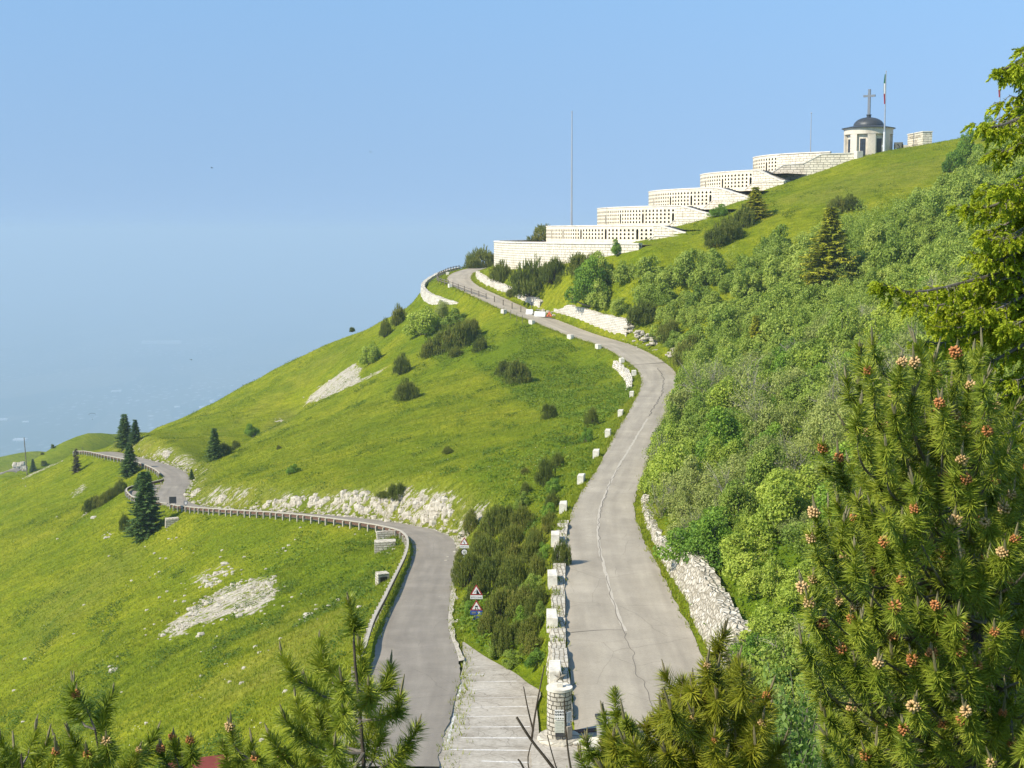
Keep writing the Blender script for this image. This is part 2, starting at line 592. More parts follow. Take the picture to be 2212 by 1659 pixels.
def solve():
    soft_z = np.where(soft_n > 0, soft_s / np.maximum(soft_n, 1), np.nan)
    fix = np.where(np.isnan(hard), soft_z, hard)
    Z = None
    for lev in (16, 8, 4, 2, 1):
        ny, nx = (NY + lev - 1) // lev, (NX + lev - 1) // lev
        s, c = np.zeros((ny, nx)), np.zeros((ny, nx))
        iy, ix = np.nonzero(~np.isnan(fix))
        np.add.at(s, (iy // lev, ix // lev), fix[iy, ix])
        np.add.at(c, (iy // lev, ix // lev), 1)
        fx = c > 0
        fz = s / np.maximum(c, 1)
        if Z is None:
            Z = np.full((ny, nx), fz[fx].mean())
        else:
            Z = np.repeat(np.repeat(Z, 2, 0), 2, 1)[:ny, :nx]
            if Z.shape != (ny, nx):
                Z = np.pad(Z, ((0, ny - Z.shape[0]), (0, nx - Z.shape[1])), mode="edge")
        Z[fx] = fz[fx]
        for _ in range({16: 800, 8: 400, 4: 300, 2: 250, 1: 200}[lev]):
            Q = np.pad(Z, 1, mode="edge")
            Z = (Q[:-2, 1:-1] + Q[2:, 1:-1] + Q[1:-1, :-2] + Q[1:-1, 2:]) / 4
            Z[fx] = fz[fx]
    hm = ~np.isnan(hard)
    for k in range(14):                       # soften creases, keep the roads
        Q = np.pad(Z, 1, mode="edge")
        A = (Q[:-2, 1:-1] + Q[2:, 1:-1] + Q[1:-1, :-2] + Q[1:-1, 2:]) / 4
        Z = np.where(hm, hard, Z * 0.4 + A * 0.6)
    return Z, hm


HZ, HARD = solve()
# roughness that dies out near roads and masonry
dist = np.where(HARD, 0.0, 40.0)
for _ in range(10):
    Q = np.pad(dist, 1, mode="edge")
    for a in (Q[:-2, 1:-1], Q[2:, 1:-1], Q[1:-1, :-2], Q[1:-1, 2:]):
        dist = np.minimum(dist, a + 1)
rad = np.hypot(GX - CX, GY - CY)
amp = np.clip((dist - 1.5) / 6, 0, 1) * np.clip((rad - RB - 1) / 8 + ((GX - CX) > -10) * 0.35, 0.04, 1)
azi = np.degrees(np.arctan2((GX - CX) * DL[0] + (GY - CY) * DL[1], (GX - CX) * DC[0] + (GY - CY) * DC[1]))
HZ += amp * (vnoise(GX / 22 + 5, GY / 22, 1) * 0.7 + vnoise(GX / 9, GY / 9 + 3, 2) * 0.38 + vnoise(GX / 4.1, GY / 4.1, 3) * 0.2
             + vnoise(GX / 1.9, GY / 1.9, 4) * 0.09)
# cut the ground back under the memorial's floors
inside = (rad < RB - 0.6) & ((azi > 37) | (azi < -150))
floor = np.full(GX.shape, -3.3)
for r, z0, z1 in TIER:
    floor = np.where(rad < r - 0.7, z1 - 1.3, floor)
HZ = np.where(inside, np.minimum(HZ, floor), HZ)


def H(x, y):
    x = np.clip(np.asarray(x, float) - X0, 0, NX - 1.001)
    y = np.clip(np.asarray(y, float) - Y0, 0, NY - 1.001)
    i, j = x.astype(int), y.astype(int)
    fx, fy = x - i, y - j
    return (HZ[j, i] * (1 - fx) + HZ[j, i + 1] * fx) * (1 - fy) + (HZ[j + 1, i] * (1 - fx) + HZ[j + 1, i + 1] * fx) * fy


def G(u, v, near=55.0):
    """Where the sight line (u, v) meets the ground."""
    d = ray(u, v)
    d = d / d[1]
    Y = np.arange(near, 480, 0.4)
    Q = d[None] * Y[:, None]
    ok = (Q[:, 0] > X0) & (Q[:, 0] < X1)
    hit = ok & (Q[:, 2] <= H(Q[:, 0], Q[:, 1]))
    if not hit.any(): return None
    k = int(np.argmax(hit))
    p = Q[k].copy()
    p[2] = float(H(p[0], p[1]))
    return p


def GS(U, V, near=55.0):
    """Many sight lines at once -> (n,3), nan where none meets the ground."""
    U, V = np.asarray(U, float), np.asarray(V, float)
    a, b = (U - 1106) / FPX, -(V - 829.5) / FPX
    D = np.stack([a / (CP + b * SP), np.ones(len(U)), (-SP + b * CP) / (CP + b * SP)], 1)
    out = np.full((len(U), 3), np.nan)
    live = np.ones(len(U), bool)
    for Y in np.arange(near, 480, 0.5):
        Q = D * Y
        h = live & (Q[:, 0] > X0) & (Q[:, 0] < X1) & (Q[:, 2] <= H(Q[:, 0], Q[:, 1]))
        out[h] = Q[h]
        live &= ~h
        if not live.any(): break
    ok = ~np.isnan(out[:, 0])
    out[ok, 2] = H(out[ok, 0], out[ok, 1])
    return out
# ------------------------------------------------------------------ light, sky, air
SUN_AZ = np.array([-0.88, -0.475])
SUN_EL = R(42)
sv = Vector((SUN_AZ[0] * math.cos(SUN_EL), SUN_AZ[1] * math.cos(SUN_EL), math.sin(SUN_EL))).normalized()
sd = bpy.data.lights.new("sun", "SUN")
sd.energy = 4.9
sd.angle = R(0.5)
sd.color = (1.0, 0.90, 0.73)
so = bpy.data.objects.new("sun", sd)
COL.objects.link(so)
so.rotation_euler = sv.to_track_quat("Z", "Y").to_euler()
so.location = (-60, -40, 80)

w = bpy.data.worlds.new("World")
SC.world = w
w.use_nodes = True
wt = w.node_tree
wt.nodes.clear()
wo = wt.nodes.new("ShaderNodeOutputWorld")
bg = wt.nodes.new("ShaderNodeBackground")
sky = wt.nodes.new("ShaderNodeTexSky")
sky.sky_type = "NISHITA"
sky.sun_disc = False
sky.sun_elevation = SUN_EL
sky.sun_rotation = math.atan2(sv.x, sv.y)
sky.altitude = 1700
sky.air_density = 1.0
sky.dust_density = 0.4
sky.ozone_density = 2.2
bg.inputs[1].default_value = 0.135
tint = wt.nodes.new("ShaderNodeMix")
tint.data_type = "RGBA"
tint.blend_type = "MULTIPLY"
tint.inputs[0].default_value = 1.0
tint.inputs[7].default_value = (1.02, 1.15, 1.13, 1)
gen = wt.nodes.new("ShaderNodeTexCoord")
vm = wt.nodes.new("ShaderNodeVectorMath"); vm.operation = "MULTIPLY_ADD"
vm.inputs[1].default_value = (1, 1, 0.16)
vm.inputs[2].default_value = (0, 0, 0.225)
vn_ = wt.nodes.new("ShaderNodeVectorMath"); vn_.operation = "NORMALIZE"
wt.links.new(gen.outputs["Generated"], vm.inputs[0])
wt.links.new(vm.outputs[0], vn_.inputs[0])
wt.links.new(vn_.outputs[0], sky.inputs["Vector"])
wt.links.new(sky.outputs[0], tint.inputs[6])
# the sky pales toward the horizon
sx_ = wt.nodes.new("ShaderNodeSeparateXYZ")
rp_ = wt.nodes.new("ShaderNodeValToRGB")
e0, e1 = rp_.color_ramp.elements
e0.position, e0.color = 0.0, (1.11, 0.90, 0.82, 1)
e1.position, e1.color = 0.22, (1.0, 1.0, 1.0, 1)
pale = wt.nodes.new("ShaderNodeMix"); pale.data_type = "RGBA"; pale.blend_type = "MULTIPLY"; pale.inputs[0].default_value = 1.0
wt.links.new(gen.outputs["Generated"], sx_.inputs[0])
wt.links.new(sx_.outputs["Z"], rp_.inputs[0])
wt.links.new(tint.outputs[2], pale.inputs[6]); wt.links.new(rp_.outputs[0], pale.inputs[7])
wt.links.new(pale.outputs[2], bg.inputs[0])
wt.links.new(bg.outputs[0], wo.inputs[0])

SC.view_settings.view_transform = "Standard"
SC.view_settings.look = "None"
SC.view_settings.exposure = 0.42
SC.view_settings.gamma = 1.0
SC.cycles.max_bounces = 6
SC.cycles.diffuse_bounces = 3
SC.cycles.glossy_bounces = 2
SC.cycles.transmission_bounces = 4
SC.cycles.volume_bounces = 2
SC.cycles.transparent_max_bounces = 4
SC.cycles.caustics_reflective = False
SC.cycles.caustics_refractive = False
SC.cycles.use_denoising = True
SC.cycles.denoiser = "OPENIMAGEDENOISE"

# haze: one closed box of pale air
hz = MB().box((0, 150000, -805), (700000, 420000, 1730))
k = NT("haze_air")
pv = k.n("ShaderNodeVolumePrincipled")
pv.inputs["Color"].default_value = (0.505, 0.645, 0.775, 1)
pv.inputs["Density"].default_value = 1.35e-4
pv.inputs["Anisotropy"].default_value = 0.0
k.l(pv.outputs[0], k.out.inputs["Volume"])
tag(hz.build("haze", k.m), "pale blue haze over the whole valley and plain", "haze", kind="stuff")

# ------------------------------------------------------------------ setting materials
def mat_grass():
    k = NT("meadow_grass")
    p = k.pos()
    n1 = k.noise(p, 0.028, 3, 0.55)
    n2 = k.noise(p, 0.16, 5, 0.62)
    mp = k.n("ShaderNodeMapping")
    mp.inputs["Rotation"].default_value = (0, 0, 0.35)
    mp.inputs["Scale"].default_value = (0.35, 1.0, 0.6)
    k.l(p, mp.inputs[0])
    n3 = k.noise(mp.outputs[0], 0.9, 5, 0.7)
    n4 = k.noise(p, 2.6, 4, 0.65)
    c1 = k.ramp(n1, [(0.3, (0.128, 0.178, 0.009)), (0.52, (0.192, 0.224, 0.011)), (0.75, (0.245, 0.262, 0.016))])
    c2 = k.ramp(n2, [(0.3, (0.105, 0.160, 0.009)), (0.55, (0.198, 0.226, 0.011)), (0.8, (0.27, 0.262, 0.024))])
    c = k.mix(0.55, c1, c2)
    c = k.mix(0.65, c, k.ramp(k.noise(p, 0.055, 5, 0.6, 0.6), [(0.30, (0.74, 0.84, 0.8)), (0.5, (1, 1, 1)), (0.70, (1.32, 1.16, 1.5))]), "MULTIPLY")
    c = k.mix(0.75, c, k.ramp(n3, [(0.28, (0.36, 0.46, 0.40)), (0.5, (0.98, 1.02, 1.0)), (0.72, (1.45, 1.38, 1.4))]), "MULTIPLY")
    c = k.mix(0.8, c, k.ramp(n4, [(0.3, (0.55, 0.6, 0.5)), (0.5, (1, 1, 1)), (0.7, (1.4, 1.3, 1.35))]), "MULTIPLY")
    lush = k.attr("lush")
    c = k.mix(lush, c, k.ramp(n4, [(0.3, (0.065, 0.118, 0.007)), (0.65, (0.140, 0.215, 0.012))]))
    dry = k.math("MULTIPLY", k.attr("dry"), k.ramp(n2, [(0.25, (0.2,) * 3), (0.7, (1,) * 3)]))
    c = k.mix(dry, c, k.ramp(n3, [(0.3, (0.12, 0.13, 0.03)), (0.7, (0.25, 0.23, 0.075))]))
    # limestone showing through
    vo = k.n("ShaderNodeTexVoronoi")
    vo.inputs["Scale"].default_value = 0.9
    k.l(p, vo.inputs["Vector"])
    mr = k.n("ShaderNodeMapping"); mr.inputs["Rotation"].default_value = (0, 0, 0.45); mr.inputs["Scale"].default_value = (0.45, 1.25, 0.8); k.l(p, mr.inputs[0])
    rn = k.noise(mr.outputs[0], 0.75, 7, 0.75)
    rk = k.math("ADD", k.math("MULTIPLY", k.attr("rock"), 1.15), k.math("MULTIPLY", k.math("SUBTRACT", rn, 0.5), 2.5))
    rk = k.ramp(rk, [(0.50, (0, 0, 0)), (0.60, (1, 1, 1))])
    rc = k.ramp(k.noise(p, 1.7, 6, 0.75), [(0.3, (0.26, 0.225, 0.155)), (0.5, (0.46, 0.42, 0.34)), (0.7, (0.64, 0.60, 0.51))])
    rc = k.mix(0.5, rc, k.ramp(vo.outputs["Distance"], [(0.0, (0.6, 0.58, 0.52)), (0.6, (1, 1, 1))]), "MULTIPLY")
    c = k.mix(rk, c, rc)
    h = k.math("ADD", k.math("MULTIPLY", n3, 0.6), k.math("MULTIPLY", n4, 0.5))
    h = k.math("ADD", h, k.math("MULTIPLY", k.noise(p, 7.0, 3, 0.6), 0.25))
    return k.pbr(c, 0.85, k.bump(h, 0.9, 0.75), spec=0.04)


def crack_fac(k, uvv, scale, width, seed=0.0, warp=0.35):
    """1 along irregular cracks."""
    m = k.n("ShaderNodeMapping")
    m.inputs["Location"].default_value = (seed, seed * 0.7, 0)
    k.l(uvv, m.inputs[0])
    nz = k.n("ShaderNodeTexNoise")
    nz.inputs["Scale"].default_value = scale * 2.2
    nz.inputs["Detail"].default_value = 6
    k.l(m.outputs[0], nz.inputs["Vector"])
    ad = k.mix(warp, m.outputs[0], nz.outputs[1], "ADD")
    vo = k.n("ShaderNodeTexVoronoi", feature="DISTANCE_TO_EDGE")
    vo.inputs["Scale"].default_value = scale
    k.l(ad, vo.inputs["Vector"])
    return k.ramp(vo.outputs["Distance"], [(0.0, (1, 1, 1)), (width, (0, 0, 0))])


def mat_road(name, base, warm, crack_amt, rough=0.9):
    k = NT(name)
    uvv = k.uv()
    mp = k.n("ShaderNodeMapping")
    mp.inputs["Scale"].default_value = (1.0, 0.12, 1)
    k.l(uvv, mp.inputs[0])
    streak = k.noise(mp.outputs[0], 0.9, 5, 0.6)
    blot = k.noise(uvv, 0.22, 5, 0.62)
    fine = k.noise(uvv, 6.0, 5, 0.75)
    c = k.ramp(blot, [(0.3, tuple(b * 0.84 for b in base)), (0.55, base), (0.75, warm)])
    c = k.mix(0.7, c, k.ramp(streak, [(0.3, (0.86, 0.86, 0.87)), (0.55, (1, 1, 1)), (0.75, (1.1, 1.09, 1.07))]), "MULTIPLY")
    c = k.mix(0.6, c, k.ramp(fine, [(0.3, (0.82, 0.82, 0.82)), (0.7, (1.14, 1.14, 1.14))]), "MULTIPLY")
    mp2 = k.n("ShaderNodeMapping")
    mp2.inputs["Scale"].default_value = (0.5, 0.03, 1)
    k.l(uvv, mp2.inputs[0])
    track = k.noise(mp2.outputs[0], 1.6, 2, 0.5)
    c = k.mix(0.8, c, k.ramp(track, [(0.38, (0.88, 0.875, 0.87)), (0.62, (1.08, 1.08, 1.07))]), "MULTIPLY")
    spots = k.noise(uvv, 1.1, 4, 0.7)
    c = k.mix(0.55, c, k.ramp(spots, [(0.24, (0.70, 0.69, 0.67)), (0.38, (1, 1, 1)), (0.70, (1, 1, 1)), (0.80, (1.12, 1.12, 1.1))]), "MULTIPLY")
    gate = k.ramp(k.noise(uvv, 0.13, 2, 0.5), [(0.47, (0, 0, 0)), (0.60, (1, 1, 1))])
    cr = k.math("MULTIPLY", crack_fac(k, uvv, 0.30, 0.006, 3.0), k.math("MULTIPLY", gate, crack_amt))
    cr2 = k.math("MULTIPLY", crack_fac(k, uvv, 0.11, 0.0025, 9.0, 0.8), crack_amt * 0.6)
    c = k.mix(k.math("MAXIMUM", cr, cr2), c, tuple(b * 0.42 for b in base))
    return k.pbr(c, rough, k.bump(fine, 0.25, 0.02), spec=0.2)


def mat_bay():
    k = NT("broken_concrete")
    p = k.uv()
    blot = k.noise(p, 0.35, 6, 0.7)
    fine = k.noise(p, 3.5, 6, 0.75)
    c = k.ramp(blot, [(0.3, (0.29, 0.255, 0.205)), (0.5, (0.42, 0.38, 0.315)), (0.7, (0.51, 0.47, 0.40))])
    c = k.mix(0.8, c, k.ramp(fine, [(0.3, (0.66, 0.65, 0.62)), (0.6, (1.1, 1.1, 1.1))]), "MULTIPLY")
    gate = k.ramp(k.noise(p, 0.2, 2, 0.5), [(0.38, (0, 0, 0)), (0.55, (1, 1, 1))])
    cr = k.math("MULTIPLY", crack_fac(k, p, 0.8, 0.022, 1.0, 0.5), gate)
    cr = k.math("MAXIMUM", cr, crack_fac(k, p, 0.28, 0.010, 5.0, 0.9))
    c = k.mix(k.math("MULTIPLY", cr, 0.62), c, (0.12, 0.10, 0.075))
    return k.pbr(c, 0.92, k.bump(fine, 0.5, 0.03), spec=0.15)


def mat_masonry(name, bw, bh, tone=(0.66, 0.62, 0.53), mort=(0.30, 0.27, 0.22), mw=0.04, rough_face=1.0, dark=0.78):
    """Coursed stone on a UV in metres."""
    k = NT(name)
    uvv = k.uv()
    nz = k.n("ShaderNodeTexNoise")
    nz.inputs["Scale"].default_value = 1.3 / bh
    nz.inputs["Detail"].default_value = 3
    k.l(uvv, nz.inputs["Vector"])
    sub = k.n("ShaderNodeVectorMath", operation="SUBTRACT")
    k.l(nz.outputs[1], sub.inputs[0])
    sub.inputs[1].default_value = (0.5, 0.5, 0.5)
    sc = k.n("ShaderNodeVectorMath", operation="SCALE")
    k.l(sub.outputs[0], sc.inputs[0])
    sc.inputs["Scale"].default_value = bh * 0.42 * rough_face
    ad = k.n("ShaderNodeVectorMath", operation="ADD")
    k.l(uvv, ad.inputs[0])
    k.l(sc.outputs[0], ad.inputs[1])
    b = k.n("ShaderNodeTexBrick")
    b.inputs["Scale"].default_value = 1.0
    b.inputs["Brick Width"].default_value = bw
    b.inputs["Row Height"].default_value = bh
    b.inputs["Mortar Size"].default_value = mw
    b.inputs["Mortar Smooth"].default_value = 0.5
    b.inputs["Bias"].default_value = 0.0
    b.squash = 0.7
    b.squash_frequency = 3
    b.offset_frequency = 2
    b.inputs["Color1"].default_value = (*tone, 1)
    b.inputs["Color2"].default_value = (*[t * dark for t in tone], 1)
    b.inputs["Mortar"].default_value = (*mort, 1)
    k.l(ad.outputs[0], b.inputs["Vector"])
    st = k.noise(uvv, 0.35, 6, 0.7)
    fi = k.noise(uvv, 4.0, 5, 0.7)
    c = k.mix(0.75, b.outputs[0], k.ramp(st, [(0.28, (0.72, 0.68, 0.60)), (0.5, (1, 1, 1)), (0.75, (1.12, 1.11, 1.08))]), "MULTIPLY")
    c = k.mix(0.7, c, k.ramp(fi, [(0.3, (0.74, 0.73, 0.70)), (0.65, (1.1, 1.1, 1.1))]), "MULTIPLY")
    h = k.math("ADD", k.math("MULTIPLY", b.outputs["Fac"], -1.0), k.math("MULTIPLY", fi, 0.8))
    return k.pbr(c, 0.88, k.bump(h, 0.9, 0.08 * rough_face), spec=0.15)


def mat_lime(name, c0=(0.68, 0.635, 0.53), stain=(0.42, 0.375, 0.29), sc=0.6):
    k = NT(name)
    o = k.obj()
    c = k.ramp(k.noise(o, sc, 6, 0.7), [(0.3, stain), (0.5, c0), (0.75, tuple(min(1, x * 1.1) for x in c0))])
    c = k.mix(0.6, c, k.ramp(k.noise(o, sc * 9, 5, 0.7), [(0.3, (0.75, 0.74, 0.72)), (0.65, (1.08, 1.08, 1.08))]), "MULTIPLY")
    return k.pbr(c, 0.85, k.bump(k.noise(o, sc * 14, 4, 0.7), 0.5, 0.03), spec=0.2)


M = {}
M["grass"] = mat_grass()
M["road_light"] = mat_road("pale_concrete_road", (0.375, 0.332, 0.262), (0.44, 0.39, 0.31), 0.7)
M["road_dark"] = mat_road("grey_asphalt", (0.280, 0.248, 0.203), (0.325, 0.287, 0.238), 0.55)
M["bay"] = mat_bay()
M["seam"] = flat("road_seam", (0.45, 0.405, 0.33), 0.9)
M["tar"] = flat("dark_joint", (0.15, 0.13, 0.105), 0.9)
M["line"] = flat("worn_white_paint", (0.62, 0.60, 0.56), 0.8, var=0.25, scale=6)
M["ashlar"] = mat_masonry("memorial_ashlar", 1.7, 0.62, (0.82, 0.755, 0.62), (0.18, 0.15, 0.10), 0.06, 0.7, 0.86)
M["smooth"] = mat_masonry("memorial_dressed_stone", 2.4, 0.62, (0.82, 0.75, 0.585), (0.56, 0.51, 0.41), 0.02, 0.3, 0.95)
M["rubblewall"] = mat_masonry("road_wall_stone", 0.85, 0.30, (0.60, 0.555, 0.46), (0.25, 0.215, 0.155), 0.035, 1.1, 0.78)
def mat_pitched():
    k = NT("pitched_stone")
    uvv = k.uv()
    mp = k.n("ShaderNodeMapping"); mp.inputs["Scale"].default_value = (1.9, 2.6, 1); k.l(uvv, mp.inputs[0])
    ad = k.mix(0.25, mp.outputs[0], k.n("ShaderNodeTexNoise").outputs[1], "ADD")
    ve = k.n("ShaderNodeTexVoronoi", feature="DISTANCE_TO_EDGE"); k.l(mp.outputs[0], ve.inputs["Vector"]); ve.inputs["Scale"].default_value = 1.0
    vc = k.n("ShaderNodeTexVoronoi"); k.l(mp.outputs[0], vc.inputs["Vector"]); vc.inputs["Scale"].default_value = 1.0
    c = k.ramp(vc.outputs["Color"], [(0.1, (0.42, 0.38, 0.30)), (0.5, (0.57, 0.525, 0.43)), (0.9, (0.68, 0.64, 0.55))])
    c = k.mix(0.6, c, k.ramp(k.noise(uvv, 5.0, 5, 0.7), [(0.3, (0.72, 0.70, 0.66)), (0.65, (1.08, 1.08, 1.08))]), "MULTIPLY")
    jn = k.ramp(ve.outputs["Distance"], [(0.02, (1, 1, 1)), (0.11, (0, 0, 0))])
    c = k.mix(jn, c, (0.25, 0.22, 0.16))
    return k.pbr(c, 0.9, k.bump(k.ramp(ve.outputs["Distance"], [(0.0, (0, 0, 0)), (0.25, (1, 1, 1))]), 1.0, 0.12), spec=0.1)
M["revet"] = mat_pitched()
M["wallwhite"] = mat_masonry("white_dry_stone", 0.95, 0.36, (0.76, 0.715, 0.615), (0.24, 0.21, 0.155), 0.04, 1.1, 0.82)
M["pillar"] = mat_masonry("pillar_stone", 0.42, 0.235, (0.60, 0.56, 0.48), (0.13, 0.115, 0.09), 0.03, 0.9, 0.74)
M["lime"] = mat_lime("pale_limestone")
M["coping"] = mat_lime("coping_stone", (0.74, 0.70, 0.60), (0.52, 0.48, 0.40), 0.4)
M["chapel"] = mat_lime("chapel_stone", (0.66, 0.60, 0.50), (0.47, 0.41, 0.33), 0.35)
M["rock"] = mat_lime("weathered_rock", (0.50, 0.46, 0.375), (0.25, 0.215, 0.15), 1.1)
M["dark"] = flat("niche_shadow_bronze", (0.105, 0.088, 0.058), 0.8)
M["roofdark"] = flat("lead_roof", (0.062, 0.068, 0.075), 0.45, metal=0.3)
M["pave"] = flat("terrace_paving", (0.27, 0.20, 0.155), 0.9)
M["glass"] = flat("dark_glazing", (0.030, 0.036, 0.048), 0.25, spec=0.5)
M["steel"] = flat("galvanised_steel", (0.42, 0.44, 0.46), 0.45, metal=0.5)
M["polewhite"] = flat("white_pole_paint", (0.62, 0.64, 0.66), 0.5)
M["wood"] = flat("grey_weathered_wood", (0.17, 0.145, 0.115), 0.9, var=0.3, scale=5)
M["railwood"] = flat("brown_timber_rail", (0.135, 0.075, 0.048), 0.85, var=0.3, scale=4)
M["railtop"] = flat("bleached_rail_top", (0.44, 0.40, 0.32), 0.85, var=0.2, scale=4)
M["white"] = flat("white_plastic", (0.78, 0.78, 0.76), 0.5, var=0.06)
M["signwhite"] = flat("sign_white", (0.74, 0.73, 0.71), 0.5, var=0.05)
M["signred"] = flat("sign_red", (0.32, 0.035, 0.035), 0.5)
M["signblack"] = flat("sign_black", (0.018, 0.018, 0.02), 0.5)
M["signblue"] = flat("sign_blue", (0.022, 0.075, 0.33), 0.5)
M["signgrey"] = flat("sign_back_grey", (0.20, 0.21, 0.215), 0.55, metal=0.2)
M["signdark"] = flat("board_back_dark", (0.045, 0.047, 0.052), 0.6)
M["orange"] = flat("orange_work_sign", (0.62, 0.16, 0.035), 0.6)
M["iron"] = flat("rusty_iron", (0.15, 0.065, 0.05), 0.8)
M["gun"] = flat("gun_green_steel", (0.045, 0.052, 0.045), 0.5, metal=0.4)
M["green"] = flat("flag_green", (0.03, 0.16, 0.075), 0.8)
M["red"] = flat("flag_red", (0.42, 0.045, 0.06), 0.8)
M["tilered"] = flat("red_roof_sheet", (0.20, 0.045, 0.035), 0.7)
M["concrete"] = flat("old_concrete", (0.30, 0.29, 0.265), 0.9, var=0.2, scale=2)

# ------------------------------------------------------------------ ground
def build_ground():
    V = np.stack([GX.ravel(), GY.ravel(), HZ.ravel()], 1)
    idx = np.arange(NX * NY).reshape(NY, NX)
    F = np.stack([idx[:-1, :-1].ravel(), idx[:-1, 1:].ravel(), idx[1:, 1:].ravel(), idx[1:, :-1].ravel()], 1)
    # split each quad for a firmer surface
    u, v = iproj(V)
    rock, dry, lush = np.zeros(len(V)), np.zeros(len(V)), np.zeros(len(V))
    for poly, s in ROCKS: rock = np.maximum(rock, in_poly(u, v, poly) * s)
    for poly, s in DRY: dry = np.maximum(dry, in_poly(u, v, poly) * s)
    for poly, s in LUSH: lush = np.maximum(lush, in_poly(u, v, poly) * s)
    # rocky cut along the lower road
    C, N = LOC, LON
    for i in range(len(C)):
        if C[i, 1] < 166: continue
        uu = float(iproj(C[i, :3])[0][0])
        s = float(np.interp(uu, [190, 300, 400, 430, 560, 640, 760, 860, 930, 990], [0.22, 0.36, 0.34, 0.38, 0.31, 0.37, 0.42, 0.44, 0.52, 0.34]))
        s = s * (1 + 0.45 * float(vnoise(np.array([i / 5.0]), np.array([0.0]), 15)[0]))
        for e in np.arange(0.4, 4.6, 0.6):
            q = C[i, :2] + N[i] * (C[i, 3] / 2 + e)
            ix, iy = int(round(q[0])) - X0, int(round(q[1])) - Y0
            if 0 <= ix < NX and 0 <= iy < NY:
                j = iy * NX + ix
                rock[j] = max(rock[j], s * (1 if e < 3.8 else 0.8))
                dry[j] = max(dry[j], 0.6)
    def blur(a, n):
        a = a.reshape(NY, NX)
        for _ in range(n):
            Q = np.pad(a, 1, mode="edge")
            a = a * 0.4 + 0.15 * (Q[:-2, 1:-1] + Q[2:, 1:-1] + Q[1:-1, :-2] + Q[1:-1, 2:])
        return a.ravel()
    me = mesh_np("ground", V, F, smooth=True, attrs={"rock": blur(rock, 1), "dry": blur(dry, 5), "lush": blur(lush, 6)})
    return tag(link("ground", me, M["grass"]), "green mountain meadow sloping on both sides of the roads", kind="structure")


ROCKS = [
    ([(650, 876), (690, 836), (765, 785), (782, 797), (774, 826), (724, 851), (680, 868)], 0.66),
    ([(752, 838), (770, 823), (836, 792), (830, 800), (790, 820)], 0.56),
    ([(590, 905), (612, 903), (616, 910), (594, 912)], 0.56),
    ([(330, 1372), (428, 1300), (476, 1273), (550, 1248), (600, 1245), (600, 1290), (535, 1336), (490, 1330), (415, 1355), (380, 1383)], 0.56),
    ([(405, 1255), (420, 1240), (493, 1210), (505, 1242), (480, 1260), (440, 1275)], 0.39),
    ([(630, 1293), (664, 1275), (668, 1279), (636, 1296)], 0.52),
    ([(686, 1322), (741, 1283), (745, 1290), (694, 1326)], 0.43),
    ([(654, 1342), (672, 1326), (676, 1330), (660, 1345)], 0.45),
    ([(422, 1382), (436, 1362), (442, 1364), (430, 1384)], 0.52),
    ([(155, 1078), (160, 1062), (180, 1044), (190, 1050), (175, 1070)], 0.56),
    ([(176, 1116), (186, 1100), (197, 1098), (190, 1112)], 0.63),
    ([(193, 1130), (205, 1117), (212, 1119), (200, 1130)], 0.52),
    ([(215, 1160), (238, 1150), (250, 1154), (232, 1166)], 0.39),
    ([(46, 1034), (90, 1011), (133, 993), (136, 997), (92, 1016), (50, 1037)], 0.56),
    ([(360, 1166), (385, 1155), (388, 1160), (366, 1172)], 0.49),
    ([(224, 1452), (262, 1428), (272, 1430), (240, 1458)], 0.52),
    ([(830, 1196), (842, 1180), (858, 1186), (840, 1204)], 0.56),
    ([(982, 1190), (996, 1180), (1004, 1240), (990, 1260)], 0.42),
    ([(975, 1300), (986, 1290), (990, 1350), (976, 1350)], 0.42),
    ([(1345, 735), (1425, 745), (1420, 760), (1350, 748)], 0.39),
]
DRY = [
    ([(390, 1500), (620, 1390), (760, 1330), (700, 1430), (480, 1520)], 0.35),
    ([(560, 930), (620, 880), (650, 890), (590, 935)], 0.55),
    ([(540, 1350), (640, 1320), (760, 1300), (780, 1380), (600, 1480)], 0.3),
    ([(1650, 440), (1900, 360), (2080, 330), (2060, 380), (1800, 440)], 0.30),
    ([(380, 1000), (700, 760), (760, 760), (620, 860)], 0.2),
    ([(60, 1300), (300, 1160), (320, 1200), (80, 1420)], 0.25),
    ([(1000, 1180), (1040, 1100), (1060, 1120), (1010, 1230)], 0.3),
]
LUSH = [
    ([(1010, 780), (1130, 700), (1290, 770), (1370, 850), (1290, 930), (1140, 880)], 0.55),
    ([(1000, 1020), (1240, 900), (1290, 960), (1200, 1100), (1080, 1090)], 0.35),
    ([(380, 1150), (700, 1150), (880, 1190), (800, 1300), (600, 1250)], 0.3),
    ([(980, 1380), (1000, 1280), (1160, 1280), (1175, 1500), (1100, 1450)], 0.8),
    ([(1480, 1210), (1480, 900), (1500, 780), (1650, 600), (1950, 430), (2212, 380), (2212, 1659), (1620, 1480)], 0.9),
    ([(590, 1190), (730, 1180), (640, 1240), (560, 1260)], 0.35),
    ([(880, 730), (905, 668), (1010, 690), (1080, 720), (960, 800)], 0.5),
]
build_ground()


